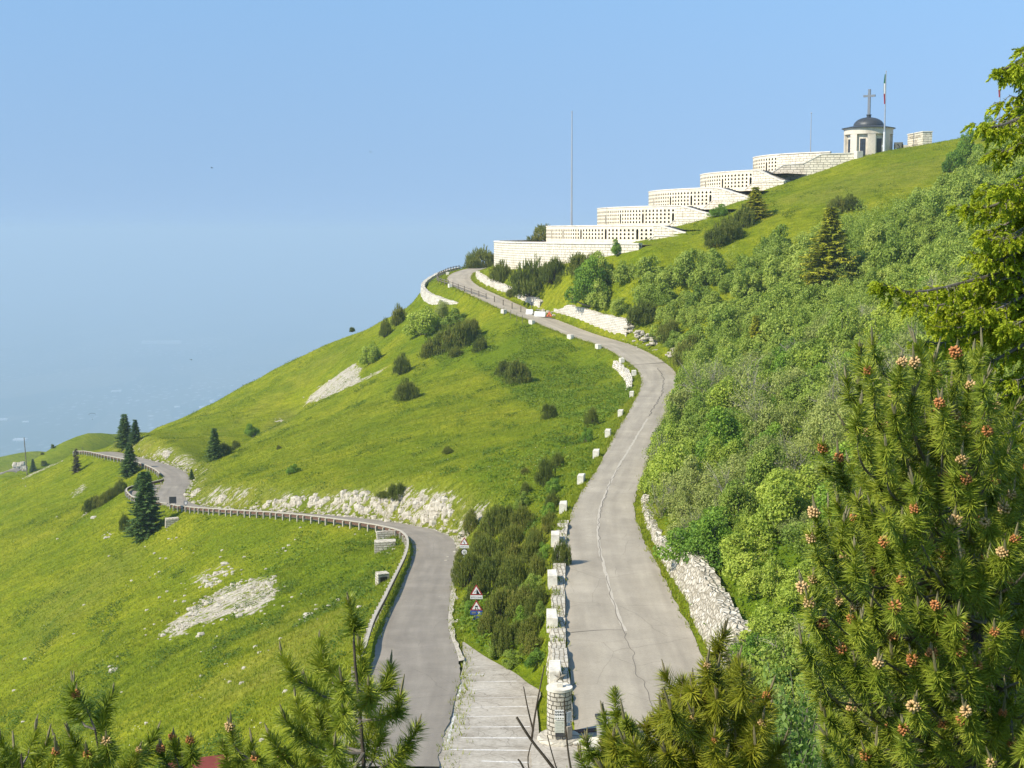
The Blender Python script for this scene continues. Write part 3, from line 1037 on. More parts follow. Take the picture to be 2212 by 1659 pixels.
def ribbon(name, C, N, mat, nx=8, lift=0.0, wob=0.12, seed=1, extra=0.0):
    """A road surface: nx strips across, edges slightly irregular."""
    n = len(C)
    s = np.r_[0, np.cumsum(np.linalg.norm(np.diff(C[:, :3], axis=0), axis=1))]
    t = np.linspace(-1, 1, nx + 1)
    V, UV = [], []
    wl = vnoise(s / 2.2, s * 0 + seed, seed) * wob + vnoise(s / 0.8, s * 0 + seed, seed + 5) * wob * 0.5
    wr = vnoise(s / 2.2, s * 0 + seed + 9, seed + 1) * wob + vnoise(s / 0.8, s * 0 + seed, seed + 6) * wob * 0.5
    for i in range(n):
        h = C[i, 3] / 2 + extra
        for a in t:
            e = a * (h + (wl[i] if a < 0 else wr[i]) * abs(a) ** 4)
            V.append((C[i, 0] + N[i, 0] * e, C[i, 1] + N[i, 1] * e, C[i, 2] + lift - 0.03 * a * a))
            UV.append((e, s[i]))
    idx = np.arange(n * (nx + 1)).reshape(n, nx + 1)
    F = np.stack([idx[:-1, :-1].ravel(), idx[:-1, 1:].ravel(), idx[1:, 1:].ravel(), idx[1:, :-1].ravel()], 1)
    # a rim turned down into the ground along both edges
    base = len(V)
    for i in range(n):
        for col in (0, nx):
            x, y, z = V[idx[i, col]]
            V.append((x, y, z - 0.5)); UV.append(UV[idx[i, col]])
    rim = []
    for i in range(n - 1):
        a, b = base + 2 * i, base + 2 * i + 2
        rim.append((idx[i, 0], idx[i + 1, 0], b, a))
        rim.append((idx[i, nx], a + 1, b + 1, idx[i + 1, nx]))
    F = np.concatenate([F, np.array(rim)])
    return link(name, mesh_np(name, V, F, uv=UV, smooth=False), mat)


def fine(C, step=0.5):
    return resample(C, step)


UPF, LOF = fine(UPC), fine(LOC)
UPFN, LOFN = normals2d(UPF), normals2d(LOF)
tag(ribbon("upper_road", UPF, UPFN, M["road_light"], seed=3), "pale concrete road climbing to the memorial", kind="structure")
tag(ribbon("lower_road", LOF, LOFN, M["road_dark"], seed=8), "grey asphalt road winding along the hillside", kind="structure")


def grid_mesh(name, A, mat, lift=0.0, kind="structure", label=None):
    n, m = A.shape[:2]
    V = A.reshape(-1, 3).copy()
    V[:, 2] += lift
    idx = np.arange(n * m).reshape(n, m)
    F = np.stack([idx[:-1, :-1].ravel(), idx[:-1, 1:].ravel(), idx[1:, 1:].ravel(), idx[1:, :-1].ravel()], 1)
    nrm = np.cross(V[F[0, 1]] - V[F[0, 0]], V[F[0, 2]] - V[F[0, 0]])
    if nrm[2] < 0: F = F[:, ::-1]
    return tag(link(name, mesh_np(name, V, F, uv=V[:, :2]), mat), label, kind=kind)


grid_mesh("parking_bay", PK, M["bay"], -0.045, label="cracked concrete parking strip with white bay lines")
grid_mesh("layby", LB, M["road_dark"], -0.02, label="grey lay-by at the hairpin")


def strip_on(name, pts, width, mat, lift, kind="structure", label=None):
    """A thin painted or patched line: sheet of given width along 3D pts."""
    Cq = np.c_[np.asarray(pts, float), np.full(len(pts), width)]
    Nq = normals2d(Cq)
    V, F = [], []
    for i in range(len(Cq)):
        hw = width[i] / 2 if hasattr(width, "__len__") else width / 2
        for sgn in (-1, 1):
            V.append((Cq[i, 0] + Nq[i, 0] * sgn * hw, Cq[i, 1] + Nq[i, 1] * sgn * hw, Cq[i, 2] + lift))
    for i in range(len(Cq) - 1): F.append((2 * i, 2 * i + 1, 2 * i + 3, 2 * i + 2))
    return V, F


def on_up(u, v):
    """A point of the upper road's surface under the sight line (u, v)."""
    d = ray(u, v); d = d / d[1]
    Y = np.arange(60, 470, 0.25)
    zc = np.interp(Y, UPF[:, 1], UPF[:, 2])
    k_ = int(np.argmax(d[2] * Y <= zc))
    return np.array([d[0] * Y[k_], Y[k_], zc[k_]])


def line_obj(name, px_list, width, mat, lift=0.008, f=on_up, label=None, wob=0.0):
    pts = resample(np.c_[np.array([f(u, v) for u, v in px_list]), np.zeros(len(px_list))], 0.5)[:, :3]
    if wob:
        sd_ = len(pts)
        pts[:, 0] += vnoise(pts[:, 1] / 1.1, pts[:, 1] * 0, sd_) * wob
    V, F = strip_on(name, pts, width, mat, lift)
    mb = MB(); mb.add(V, F)
    return tag(mb.build(name, mat), label, kind="structure")


line_obj("road_seam", [(1372, 870), (1398, 835)][::-1] if False else [(1398, 905), (1383, 930), (1362, 965), (1340, 1000), (1322, 1035), (1305, 1075), (1294, 1110), (1292, 1150), (1296, 1190), (1308, 1240), (1322, 1290), (1338, 1335), (1352, 1368)], 0.24, M["seam"], wob=0.06)
line_obj("road_crack", [(1352, 1368), (1362, 1400), (1378, 1440), (1384, 1465), (1404, 1490), (1412, 1525), (1420, 1550)], 0.045, M["tar"], 0.006, wob=0.25)
line_obj("road_crack", [(1355, 1362), (1300, 1362), (1240, 1366), (1218, 1370)], 0.06, M["tar"], 0.006, wob=0.1)
line_obj("road_crack", [(1310, 1245), (1322, 1295), (1338, 1340), (1352, 1372)], 0.05, M["tar"], 0.013, wob=0.1)
line_obj("road_crack", [(1300, 1215), (1294, 1150), (1296, 1110), (1318, 1045), (1340, 1004)], 0.06, M["tar"], 0.013, wob=0.12)
line_obj("drain_channel", [(1357, 790), (1385, 787), (1440, 783)], 0.5, M["tar"], 0.01)
line_obj("road_crack", [(1420, 795), (1432, 815), (1432, 840), (1424, 862), (1400, 900)], 0.16, M["tar"], 0.006, wob=0.2)

# white bay lines and the edge line of the parking strip
def on_bay(u, v):
    p = P(u, v, LOY(v)); p[2] += 0.0
    return p
def on_bayZ(u, v):
    """Bay surface under (u, v), from the bay's own grid."""
    d = ray(u, v); d = d / d[1]
    Y = np.arange(60, 120, 0.1)
    yy = PK[:, 0, 1]; zz = PK[:, 5, 2]
    o = np.argsort(yy)
    zc = np.interp(Y, yy[o], zz[o]) - 0.045
    k_ = int(np.argmax(d[2] * Y <= zc))
    return np.array([d[0] * Y[k_], Y[k_], zc[k_]])
for (ul, vl, ur, vr) in [(1000, 1458, 1062, 1457), (1003, 1474, 1120, 1472), (998, 1491, 1148, 1488), (990, 1510, 1160, 1506), (985, 1530, 1160, 1526),
                         (980, 1550, 1152, 1546), (976, 1572, 1152, 1570), (995, 1595, 1154, 1595), (970, 1620, 1154, 1622), (1040, 1645, 1158, 1648)]:
    line_obj("bay_line", [(ul, vl), ((ul + ur) / 2, (vl + vr) / 2), (ur, vr)], 0.13, M["line"], 0.012, on_bayZ)
line_obj("bay_line", [(1003, 1425), (998, 1470), (990, 1505), (980, 1550), (968, 1600), (958, 1645)], 0.14, M["line"], 0.014, on_bayZ)

# the plain far below, out to the horizon
k = NT("plain_fields")
o = k.pos()
vo = k.n("ShaderNodeTexVoronoi")
vo.inputs["Scale"].default_value = 1 / 620.0
mp = k.n("ShaderNodeMapping")
mp.inputs["Scale"].default_value = (1.0, 0.38, 1)
k.l(o, mp.inputs[0]); k.l(mp.outputs[0], vo.inputs["Vector"])
c = k.mix(0.6, k.ramp(k.noise(mp.outputs[0], 1 / 1900.0, 6, 0.7), [(0.3, (0.03, 0.07, 0.03)), (0.7, (0.13, 0.16, 0.08))]),
          k.ramp(vo.outputs["Color"], [(0.2, (0.03, 0.08, 0.03)), (0.8, (0.22, 0.22, 0.12))]))
v2 = k.n("ShaderNodeTexVoronoi"); v2.inputs["Scale"].default_value = 1 / 80.0
m2 = k.n("ShaderNodeMapping"); m2.inputs["Scale"].default_value = (1.0, 0.42, 1)
k.l(o, m2.inputs[0]); k.l(m2.outputs[0], v2.inputs["Vector"])
town = k.math("MULTIPLY", k.ramp(k.noise(mp.outputs[0], 1 / 2600.0, 5, 0.75), [(0.42, (0, 0, 0)), (0.62, (1, 1, 1))]),
              k.ramp(v2.outputs["Distance"], [(0.14, (1, 1, 1)), (0.36, (0, 0, 0))]))
c = k.mix(k.math("MULTIPLY", town, 0.9), c, (0.86, 0.86, 0.84))
k.pbr(c, 0.9, spec=0.1)
pl = MB()
N_ = 24
V = [(-260000 + 520000 * i / N_, 1500 + (300000 - 1500) * (j / N_) ** 2.2, -1650) for j in range(N_ + 1) for i in range(N_ + 1)]
F = [(j * (N_ + 1) + i, j * (N_ + 1) + i + 1, (j + 1) * (N_ + 1) + i + 1, (j + 1) * (N_ + 1) + i) for j in range(N_) for i in range(N_)]
pl.add(V, F)
tag(pl.build("plain_land", k.m), "hazy blue farming plain far below the mountain", kind="structure")
# ------------------------------------------------------------------ walls
def wall_mesh(mb, path, N, th, zb, zt, rows=4, jit=0.0, batter=0.0, topjit=0.0, seed=1, capw=None):
    """Sweep a wall: outer face on the path (N points outward), thickness inward. UV in metres."""
    path = np.asarray(path, float)[:, :2]
    n = len(path)
    s = np.r_[0, np.cumsum(np.linalg.norm(np.diff(path, axis=0), axis=1))]
    zb = np.broadcast_to(np.asarray(zb, float), (n,)).copy()
    zt = np.broadcast_to(np.asarray(zt, float), (n,)).copy()
    if topjit: zt += vnoise(s / 0.9, s * 0 + seed, seed) * topjit
    V, UV = [], []
    for i in range(n):
        for r in range(rows + 1):
            f = r / rows
            z = zb[i] + (zt[i] - zb[i]) * f
            o = -batter * (z - zb[i])
            if jit: o += float(vnoise(np.array([s[i] / 0.55]), np.array([z / 0.3]), seed + 3)[0]) * jit
            V.append((*(path[i] + N[i] * o), z)); UV.append((s[i], z))
        z = zt[i]
        o = -batter * (zt[i] - zb[i])
        V.append((*(path[i] + N[i] * (o - th)), z)); UV.append((s[i], z + th))
        V.append((*(path[i] + N[i] * (-th - batter * (zt[i] - zb[i]))), zb[i])); UV.append((s[i], z + th + zt[i] - zb[i]))
    m = rows + 3
    F = []
    for i in range(n - 1):
        for r in range(m - 1):
            F.append((i * m + r, (i + 1) * m + r, (i + 1) * m + r + 1, i * m + r + 1))
    F.append(tuple(range(m)))
    F.append(tuple((n - 1) * m + r for r in range(m))[::-1])
    mb.add(V, F, UV)
    return mb


def arc(ph0, ph1, r, step=0.5):
    ph = np.linspace(R(ph0), R(ph1), max(2, int(abs(ph1 - ph0) / step) + 1))
    pts = np.array([cyl(p, r)[:2] for p in ph])
    nn = (pts - np.array([CX, CY])) / r
    return np.degrees(ph), pts, nn


# base wall of the memorial
base = empty("memorial_wall", (CX, CY, -3), 0, "broad curved base wall of pale coursed stone under the memorial terraces", "memorial wall")
def rel(o, parent):
    """Keep world placement under an empty that only has a location."""
    o.parent = parent
    o.location = -Vector(parent.location)
    return o
ph, pts, nn = arc(28.5, 200, RB)
mb = wall_mesh(MB(), pts, nn, 1.2, -22.0, -2.98, rows=3)
rel(mb.build("wall", M["ashlar"]), base)
mb = wall_mesh(MB(), pts + nn * 0.12, nn, 1.45, -2.977, -2.62, rows=1)
rel(mb.build("coping", M["coping"]), base)
ph, pts, nn = arc(28.5, 200, RB - 1.3)
mb = MB()
_, p2, _ = arc(28.5, 200, 89.0)
V = [(*p, -3.1) for p in pts] + [(*p, -3.1) for p in p2]
n_ = len(pts)
mb.add(V, [(i, i + 1, n_ + i + 1, n_ + i) for i in range(n_ - 1)])
rel(mb.build("terrace_floor", M["pave"]), base)
# small bench-like block on the far rim of the base terrace
mb = MB().box((*cyl(R(118), RB - 3)[:2], -2.2), (5.5, 1.6, 1.5), 0.5, bev=0.06)
rel(mb.build("parapet_block", M["coping"]), base)

ARCH = [(-0.36, 0.0), (0.36, 0.0), (0.36, 0.20)] + [(0.36 * math.cos(t), 0.20 + 0.40 * math.sin(t)) for t in np.linspace(0.25, math.pi - 0.25, 6)] + [(-0.36, 0.20)]
DOOR = lambda h: [(-0.40, 0.0), (0.40, 0.0), (0.40, h - 0.4)] + [(0.40 * math.cos(t), h - 0.4 + 0.4 * math.sin(t)) for t in np.linspace(0.25, math.pi - 0.25, 6)] + [(-0.40, h - 0.4)]


def cell_ring(w, h, hole, ox, oz):
    """Triangles of a w x h panel with a hole; hole points shifted by (ox, oz)."""
    outer = [(0, 0), (w / 2 + ox * 0, 0), (w, 0), (w, h), (w / 2, h), (0, h)]
    inn = [(x + ox, z + oz) for x, z in hole]
    tris = mgeo.tessellate_polygon([[Vector((x, z, 0)) for x, z in outer], [Vector((x, z, 0)) for x, z in inn]])
    return outer + inn, [tuple(t) for t in tris]


def niche_mesh(name, hole, depth=0.45):
    """An arched recess: reveal and back, local x along the wall, y outwards, z up."""
    n = len(hole)
    V = [(x, 0, z) for x, z in hole] + [(x, -depth, z) for x, z in hole]
    F = [(i, (i + 1) % n, (i + 1) % n + n, i + n) for i in range(n)] + [tuple(range(n, 2 * n))]
    mb = MB(); mb.add(V, F)
    return mb.mesh(name)


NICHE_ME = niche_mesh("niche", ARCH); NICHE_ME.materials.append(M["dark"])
TNAME = ["lowest", "second", "middle", "fourth", "topmost"]
TEND = [1411, 1458, 1538, 1624, 1676]        # right end of the niches, as sight lines
TDOOR = [[1191.5, 1215.5, 1254.5, 1306.7, 1372], [1308.9, 1341.3, 1389.5, 1452.8], [1413, 1445, 1495, 1535],
         [1523, 1559, 1619.5], [1653]]
NROW = [3, 4, 4, 4, 4]
def phi_of(u, r):
    q = on_ring(u, 500, r)
    p = q[:2] - np.array([CX, CY])
    return math.degrees(math.atan2(p @ DL, p @ DC))


for ti, (r, z0, z1) in enumerate(TIER):
    lab = {0: "lowest niche-lined terrace, right above the base wall", 1: "second niche-lined terrace above the base wall",
           2: "middle one of the five niche-lined terraces", 3: "fourth niche-lined terrace, next below the topmost one",
           4: "topmost and shortest niche-lined terrace, below the domed chapel"}[ti]
    tr = empty("memorial_terrace", (CX, CY, z0), 0, "curved pale stone " + lab, "memorial terrace", "stepped terraces of the memorial")
    pitch = math.degrees(1.5 / r)
    phn = phi_of(TEND[ti], r)
    pd = [phi_of(u, r) for u in TDOOR[ti]]
    dcols = sorted({int(round((p - phn) / pitch - 0.5)) for p in pd})
    if ti in (3, 4): dcols += [dcols[-1] + 8]
    ncol = int((112 - phn) / pitch)
    rows = NROW[ti]
    rh = 0.95
    ztop_n = z1 - 0.50
    zbot_n = ztop_n - rows * rh
    if zbot_n < z0: zbot_n = z0 + 0.02; rh = (ztop_n - zbot_n) / rows
    mb = MB()
    cellv, cellt = cell_ring(1.5, rh, ARCH, 0.75, 0.17)
    nplace, dplace = [], []
    for j in range(ncol):
        c0 = phn + j * pitch
        isd = j in dcols
        def put(vs, ts, zb):
            V = [(*cyl(R(c0 + math.degrees(x / r)), r)[:2], zb + z) for x, z in vs]
            mb.add(V, ts, [(R(c0) * r + x, zb + z) for x, z in vs])
        for k_ in range(rows):
            if isd and (ti == 0 or k_ < rows - 1): continue
            zb = zbot_n + k_ * rh
            put(cellv, cellt, zb)
            nplace.append((c0 + pitch / 2, zb + 0.17))
        if isd:
            hh = rh * (rows if ti == 0 else rows - 1)
            dv, dt = cell_ring(1.5, hh, DOOR(hh - 0.3), 0.75, 0.12)
            put(dv, dt, zbot_n)
            dplace.append((c0 + pitch / 2, zbot_n + 0.12, hh - 0.3))
    phx = phn + ncol * pitch
    # plain bands above and below the niches, plain stone to both sides, and the back
    for a0, a1, b0, b1 in ((phn, phx, ztop_n, z1), (phn, phx, z0 - 2.5, zbot_n), (phx, 200, z0 - 2.5, z1)):
        phs, pts, nn = arc(a0, a1, r, 0.6)
        V, F, UV = [], [], []
        for q, p in zip(phs, pts):
            V += [(*p, b0), (*p, b1)]; UV += [(R(q) * r, b0), (R(q) * r, b1)]
        for i in range(len(phs) - 1): F.append((2 * i, 2 * i + 2, 2 * i + 3, 2 * i + 1))
        mb.add(V, F, UV)
    wall = rel(mb.build("terrace_wall", M["smooth"]), tr)
    # plain coursed end with the sloping parapet
    pe = 25.0 + ti * 0.3 if ti < 4 else 17.5
    ps = phn - math.degrees(1.6 / r)
    pb = pe + math.degrees(1.2 / r)
    phs, pts, nn = arc(pe, phn, r, 0.25)
    zt_ = np.interp(phs, [pe, pb, ps, phn], [z0 + 1.9, z0 + 1.9, z1, z1]) if ti < 4 else np.full(len(phs), z1)
    mbe = wall_mesh(MB(), pts, nn, 0.9, z0 - 6, zt_, rows=2)
    rel(mbe.build("end_wall", M["ashlar"]), tr)
    # coping
    phs2, pts2, nn2 = arc(pe, 200, r + 0.12, 0.6)
    zt2 = np.interp(phs2, [pe, pb, ps, phn], [z0 + 1.9, z0 + 1.9, z1, z1]) if ti < 4 else np.full(len(phs2), z1)
    mbc = wall_mesh(MB(), pts2, nn2, 1.2, zt2 + 0.003, zt2 + 0.28, rows=1)
    rel(mbc.build("coping", M["coping"]), tr)
    # floor behind the coping
    _, p1, _ = arc(pe, 200, r - 0.9, 0.8); _, p2, _ = arc(pe, 200, max(r - 16, 5), 0.8)
    n_ = len(p1)
    mbf = MB(); mbf.add([(*p, z1 - 0.9) for p in p1] + [(*p, z1 - 0.9) for p in p2], [(i, i + 1, n_ + i + 1, n_ + i) for i in range(n_ - 1)])
    rel(mbf.build("terrace_floor", M["pave"]), tr)
    if ti < 4:
        # wing wall along the lower stair and the dark flight of steps
        phs, pts, nn = arc(pe - 0.6, phn + math.degrees(1.2 / r), r + 1.7, 0.25)
        zw = np.interp(phs, [pe, phn - math.degrees(2.0 / r), phn + math.degrees(1.2 / r)], [z0 + 1.75, z0 + 1.75, z0 - 0.15])
        rel(wall_mesh(MB(), pts, nn, 0.7, z0 - 7, zw, rows=2).build("wing_wall", M["ashlar"]), tr)
        phs, pts, nn = arc(pe - 0.6, phn + math.degrees(1.2 / r), r + 1.8, 0.25)
        zw = np.interp(phs, [pe, phn - math.degrees(2.0 / r), phn + math.degrees(1.2 / r)], [z0 + 1.75, z0 + 1.75, z0 - 0.15])
        rel(wall_mesh(MB(), pts, nn, 0.9, zw + 0.003, zw + 0.2, rows=1).build("wing_coping", M["coping"]), tr)
        mbs = MB()
        nst = 12
        for q in range(nst):
            f = q / nst
            a = pe + 0.2 + (ps - pe) * f
            b_ = pe + 0.2 + (ps - pe) * (f + 1 / nst)
            _, pa, na = arc(a, b_, r - 1.3, 5)
            zt = z0 + 2.2 + (z1 - z0 - 1.9) * f
            V = []
            for p, nq in ((pa[0], na[0]), (pa[-1], na[-1])):
                for off in (0, 2.6): V += [(*(p - nq * off), z0 - 1), (*(p - nq * off), zt)]
            mbs.add(V, [(0, 4, 5, 1), (1, 5, 7, 3), (2, 3, 7, 6), (0, 1, 3, 2), (4, 6, 7, 5)])
        rel(mbs.build("stair", flat("stair_stone", (0.27, 0.245, 0.215), 0.9) if "stairm" not in M else M["stairm"]), tr)
    # niches: the hundred that show largest are parts, the rest one mass
    vis = [t for t in nplace if t[0] < 92]
    rest = [t for t in nplace if t[0] >= 92] + vis[100:]
    if len(vis) > 100:
        vis.sort(key=lambda t: t[0]); rest = [t for t in nplace if t not in vis[:100]]
    for p_, z_ in vis[:100]:
        q = cyl(R(p_), r)
        d = (q[:2] - np.array([CX, CY])) / r
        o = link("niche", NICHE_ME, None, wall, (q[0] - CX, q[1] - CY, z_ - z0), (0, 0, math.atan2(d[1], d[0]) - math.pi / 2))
        o.location = Vector((q[0], q[1], z_))
    if rest:
        mr = MB()
        for p_, z_ in rest:
            q = cyl(R(p_), r); d = (q[:2] - np.array([CX, CY])) / r
            an = math.atan2(d[1], d[0]) - math.pi / 2
            ca, sa = math.cos(an), math.sin(an)
            V = [(q[0] + ca * v.co.x - sa * v.co.y, q[1] + sa * v.co.x + ca * v.co.y, z_ + v.co.z) for v in NICHE_ME.vertices]
            mr.add(V, [tuple(f.vertices) for f in NICHE_ME.polygons])
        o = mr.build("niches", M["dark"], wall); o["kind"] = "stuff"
    for p_, z_, hh in dplace:
        q = cyl(R(p_), r); d = (q[:2] - np.array([CX, CY])) / r
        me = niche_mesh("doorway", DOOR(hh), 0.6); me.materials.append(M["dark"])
        link("doorway", me, None, wall, (q[0], q[1], z_), (0, 0, math.atan2(d[1], d[0]) - math.pi / 2))

# long stair wall that climbs from the topmost terrace to the chapel
sp = [(1658, 380, 375), (1664, 376, 374.6), (1693, 356.6, 373.8), (1734, 355, 373), (1774, 334, 372), (1836, 331.7, 370.6), (1850, 330, 370.2)]
W = np.array([P(u, v, r) for u, v, r in sp])
s_ = np.r_[0, np.cumsum(np.linalg.norm(np.diff(W[:, :2], axis=0), axis=1))]
sq = np.arange(0, s_[-1], 0.5)
W = np.stack([np.interp(sq, s_, W[:, k]) for k in range(3)], 1)
Nw = -normals2d(W)
if Nw[len(Nw) // 2][1] > 0: Nw = -Nw
sw = empty("stair_wall", W[0], 0, "long stepped stone wall climbing to the chapel across the grass", "wall")
rel(wall_mesh(MB(), W, Nw, 0.8, W[:, 2] - 7, W[:, 2], rows=3).build("wall", M["ashlar"]), sw)
rel(wall_mesh(MB(), W[:, :2] + Nw * 0.1, Nw, 1.0, W[:, 2] + 0.003, W[:, 2] + 0.25, rows=1).build("coping", M["coping"]), sw)
e_ = W[-1]
rel(MB().box((e_[0] + 0.6, e_[1] - 0.5, e_[2] - 1.4), (1.7, 1.7, 3.6), 0.3, bev=0.06).build("end_pier", M["lime"]), sw)

# ------------------------------------------------------------------ chapel
CZ = 20.6
ch = empty("domed_chapel", (CX, CY, CZ), 0, "round pale stone chapel with lead dome and tall cross on the summit", "chapel")
ac = math.atan2(DC[1], DC[0])
AX = lambda deg: ac + R(deg)          # positive turns to the right as seen from the road
def radial_box(mb, ang, r0, r1, w, z0, z1):
    ca, sa = math.cos(ang), math.sin(ang)
    V = []
    for z in (z0, z1):
        for rr, ww in ((r0, -w), (r1, -w), (r1, w), (r0, w)):
            V.append((ca * rr - sa * ww / 2, sa * rr + ca * ww / 2, z))
    mb.add(V, [(3, 2, 1, 0), (4, 5, 6, 7)] + [(i, (i + 1) % 4, (i + 1) % 4 + 4, i + 4) for i in range(4)])
mb = MB(); mb.lathe([(5.85, -2.0), (5.85, 6.5)], n=64)
drum = mb.build("drum", M["chapel"], ch, smooth=False)
mb = MB(); mb.lathe([(5.86, 6.3), (6.72, 6.3), (6.72, 7.75), (6.9, 7.8), (6.9, 7.98), (5.9, 7.98)], n=96)
mb.build("frieze", M["chapel"], ch)
for q in range(8):
    mb = MB()
    a0, a1 = AX(8 + 45 * q) - 0.165, AX(8 + 45 * q) + 0.165
    V = []
    nseg = 5
    for z in (-2.0, 6.298):
        for t in np.linspace(a0, a1, nseg): V.append((6.66 * math.cos(t), 6.66 * math.sin(t), z))
        for t in (a1, a0): V.append((5.8 * math.cos(t), 5.8 * math.sin(t), z))
    m_ = nseg + 2
    mb.add(V, [tuple(range(m_))[::-1], tuple(range(m_, 2 * m_))] + [(i, (i + 1) % m_, (i + 1) % m_ + m_, i + m_) for i in range(m_)])
    mb.build("pier", M["chapel"], ch)
    if q < 8:
        mb = MB()
        a = AX(8 + 22.5 + 45 * q)
        ca, sa = math.cos(a), math.sin(a)
        radial_box(mb, a, 5.6, 5.90, 1.5, 0.2, 5.0)
        wdw = mb.build("window", M["signblack"], ch)
        mb = MB(); radial_box(mb, a, 5.6, 5.93, 1.25, 0.4, 4.85)
        mb.build("pane", M["glass"], wdw)
        mb = MB()
        for zz in (1.5, 2.6, 3.7): radial_box(mb, a, 5.85, 5.96, 1.25, zz - 0.05, zz + 0.05)
        radial_box(mb, a, 5.85, 5.965, 0.09, 0.4, 4.85)
        mb.build("glazing_bar", M["signblack"], wdw)
mb = MB(); mb.lathe([(6.9, 7.985), (7.35, 7.99), (7.38, 8.12), (4.4, 8.75), (4.15, 8.78)], n=96)
mb.build("eaves_roof", M["roofdark"], ch)
mb = MB(); mb.lathe([(4.15, 8.6), (4.15, 8.8)] + [(4.15 * math.cos(t), 8.8 + 2.35 * math.sin(t)) for t in np.linspace(0.04, 1.40, 12)], n=64)
dome = mb.build("dome", M["roofdark"], ch, smooth=True)
mb = MB()
for q in range(20):
    t = q * math.pi / 10
    mb.tube([(4.17 * math.cos(e) * math.cos(t), 4.17 * math.cos(e) * math.sin(t), 8.8 + 2.37 * math.sin(e)) for e in np.linspace(0.02, 1.35, 8)], 0.035, 4)
mb.build("seam", M["roofdark"], dome)
mb = MB(); mb.lathe([(0.72, 10.85), (0.72, 11.1), (0.62, 11.1), (0.62, 11.75), (0.75, 11.78), (0.75, 11.95), (0, 11.96)], n=24)
mb.build("lantern", M["roofdark"], ch)
mb = MB(); mb.box((0, 0, 15.4), (0.74, 0.5, 7.1), AX(0) + math.pi / 2 - 0.35, taper=0.92)
M["crossm"] = flat("grey_cross_metal", (0.17, 0.19, 0.215), 0.5, metal=0.1)
cr = mb.build("cross", M["crossm"], ch)
mb = MB(); mb.box((0, 0, 17.1), (3.4, 0.52, 0.58), AX(0) + math.pi / 2 - 0.35)
mb.build("cross_arm", M["crossm"], cr)
mb = MB(); mb.box((*(6.2 * np.array([math.cos(AX(-14.5)), math.sin(AX(-14.5))])), 0.9), (1.9, 0.5, 2.6), AX(-14.5) + math.pi / 2)

# ------------------------------------------------------------------ lettered wall and field gun
A_, B_ = P(1960, 316, 399), P(1993, 311, 387.5)
dirw = (B_ - A_)[:2]; Lw = np.linalg.norm(dirw); dirw /= Lw
angw = math.atan2(dirw[1], dirw[0])
nw = np.array([dirw[1], -dirw[0]])
if nw[0] > 0: nw = -nw
thw = 2.6
ctr = (A_[:2] + B_[:2]) / 2 - nw * thw / 2
zb_, zt_ = min(A_[2], B_[2]) - 1.2, float(P(1993, 283.5, 387.5)[2])
lw = empty("inscribed_wall", (ctr[0], ctr[1], zb_), angw, "free-standing pale stone wall with carved lettering, right of the field gun", "inscribed wall")
mb = MB(); mb.box((0, 0, (zt_ - zb_) / 2 - 0.12), (Lw, thw, zt_ - zb_ - 0.25))
for i, p in enumerate(mb.v): mb.uv[i] = (p[0] + p[1], p[2])
mb.hasuv = True
mb.build("wall", M["ashlar"], lw)
MB().box((0, 0, zt_ - zb_ - 0.10), (Lw + 0.3, thw + 0.3, 0.28)).build("coping", M["coping"], lw)
side = 1 if (np.array([-math.sin(angw), math.cos(angw)]) @ nw) > 0 else -1


def text_mesh(body, size, thick=0.0, align="CENTER"):
    cu = bpy.data.curves.new("text", "FONT")
    cu.body = body
    cu.size = size
    cu.align_x = align
    cu.extrude = thick
    cu.resolution_u = 2
    ob = bpy.data.objects.new("text", cu)
    COL.objects.link(ob)
    me = bpy.data.meshes.new_from_object(ob.evaluated_get(bpy.context.evaluated_depsgraph_get()))
    bpy.data.objects.remove(ob)
    bpy.data.curves.remove(cu)
    return me


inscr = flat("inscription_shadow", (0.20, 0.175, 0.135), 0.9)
for txt, sz, zz in (("MONTE GRAPPA", 1.12, 3.05), ("TU SEI LA", 0.85, 2.0), ("MIA PATRIA", 0.85, 1.05)):
    me = text_mesh(txt, sz, 0.015)
    o = link("lettering", me, inscr, lw, (0, side * (thw / 2 + 0.016), zz), (math.pi / 2, 0, math.pi if side > 0 else 0))
# low plinth in front
q = P(1950, 318, 397)
tag(MB().box((q[0], q[1], q[2] + 0.1), (3.2, 1.6, 0.9), 0.2, bev=0.05).build("stone_plinth", M["coping"]), "low white stone slab between the gun and the lettered wall", "plinth")
q = P(1941, 319, 394)
q[2] = float(H(q[0], q[1]))
gun = empty("field_gun", q, -0.5, "old field gun with a sloping shield and spoked wheels on the summit", "field gun")
def wheel(x):
    mb = MB()
    th = np.linspace(0, 2 * math.pi, 21)
    mb.tube([(x, math.cos(t) * 0.85, 0.88 + math.sin(t) * 0.85) for t in th], 0.08, 6, cap=False)
    for t in th[:-1:2]: mb.tube([(x, 0, 0.88), (x, math.cos(t) * 0.8, 0.88 + math.sin(t) * 0.8)], 0.045, 5)
    mb.tube([(x - 0.14, 0, 0.88), (x + 0.14, 0, 0.88)], 0.17, 10)
    return mb
wheel(-1.05).build("wheel", M["gun"], gun); wheel(1.05).build("wheel", M["gun"], gun)
mb = MB(); mb.prism([(-1.05, 0.55), (1.05, 0.55), (1.25, 2.05), (-1.25, 2.05)], -0.42, -0.36, lambda p: (p[0], p[1] + 0.22 * (p[2] - 1.2), p[2])); mb.build("shield", M["gun"], gun)
MB().tube([(0, 1.1, 1.25), (0, -1.9, 1.45)], [0.15, 0.09], 12).build("barrel", M["gun"], gun)
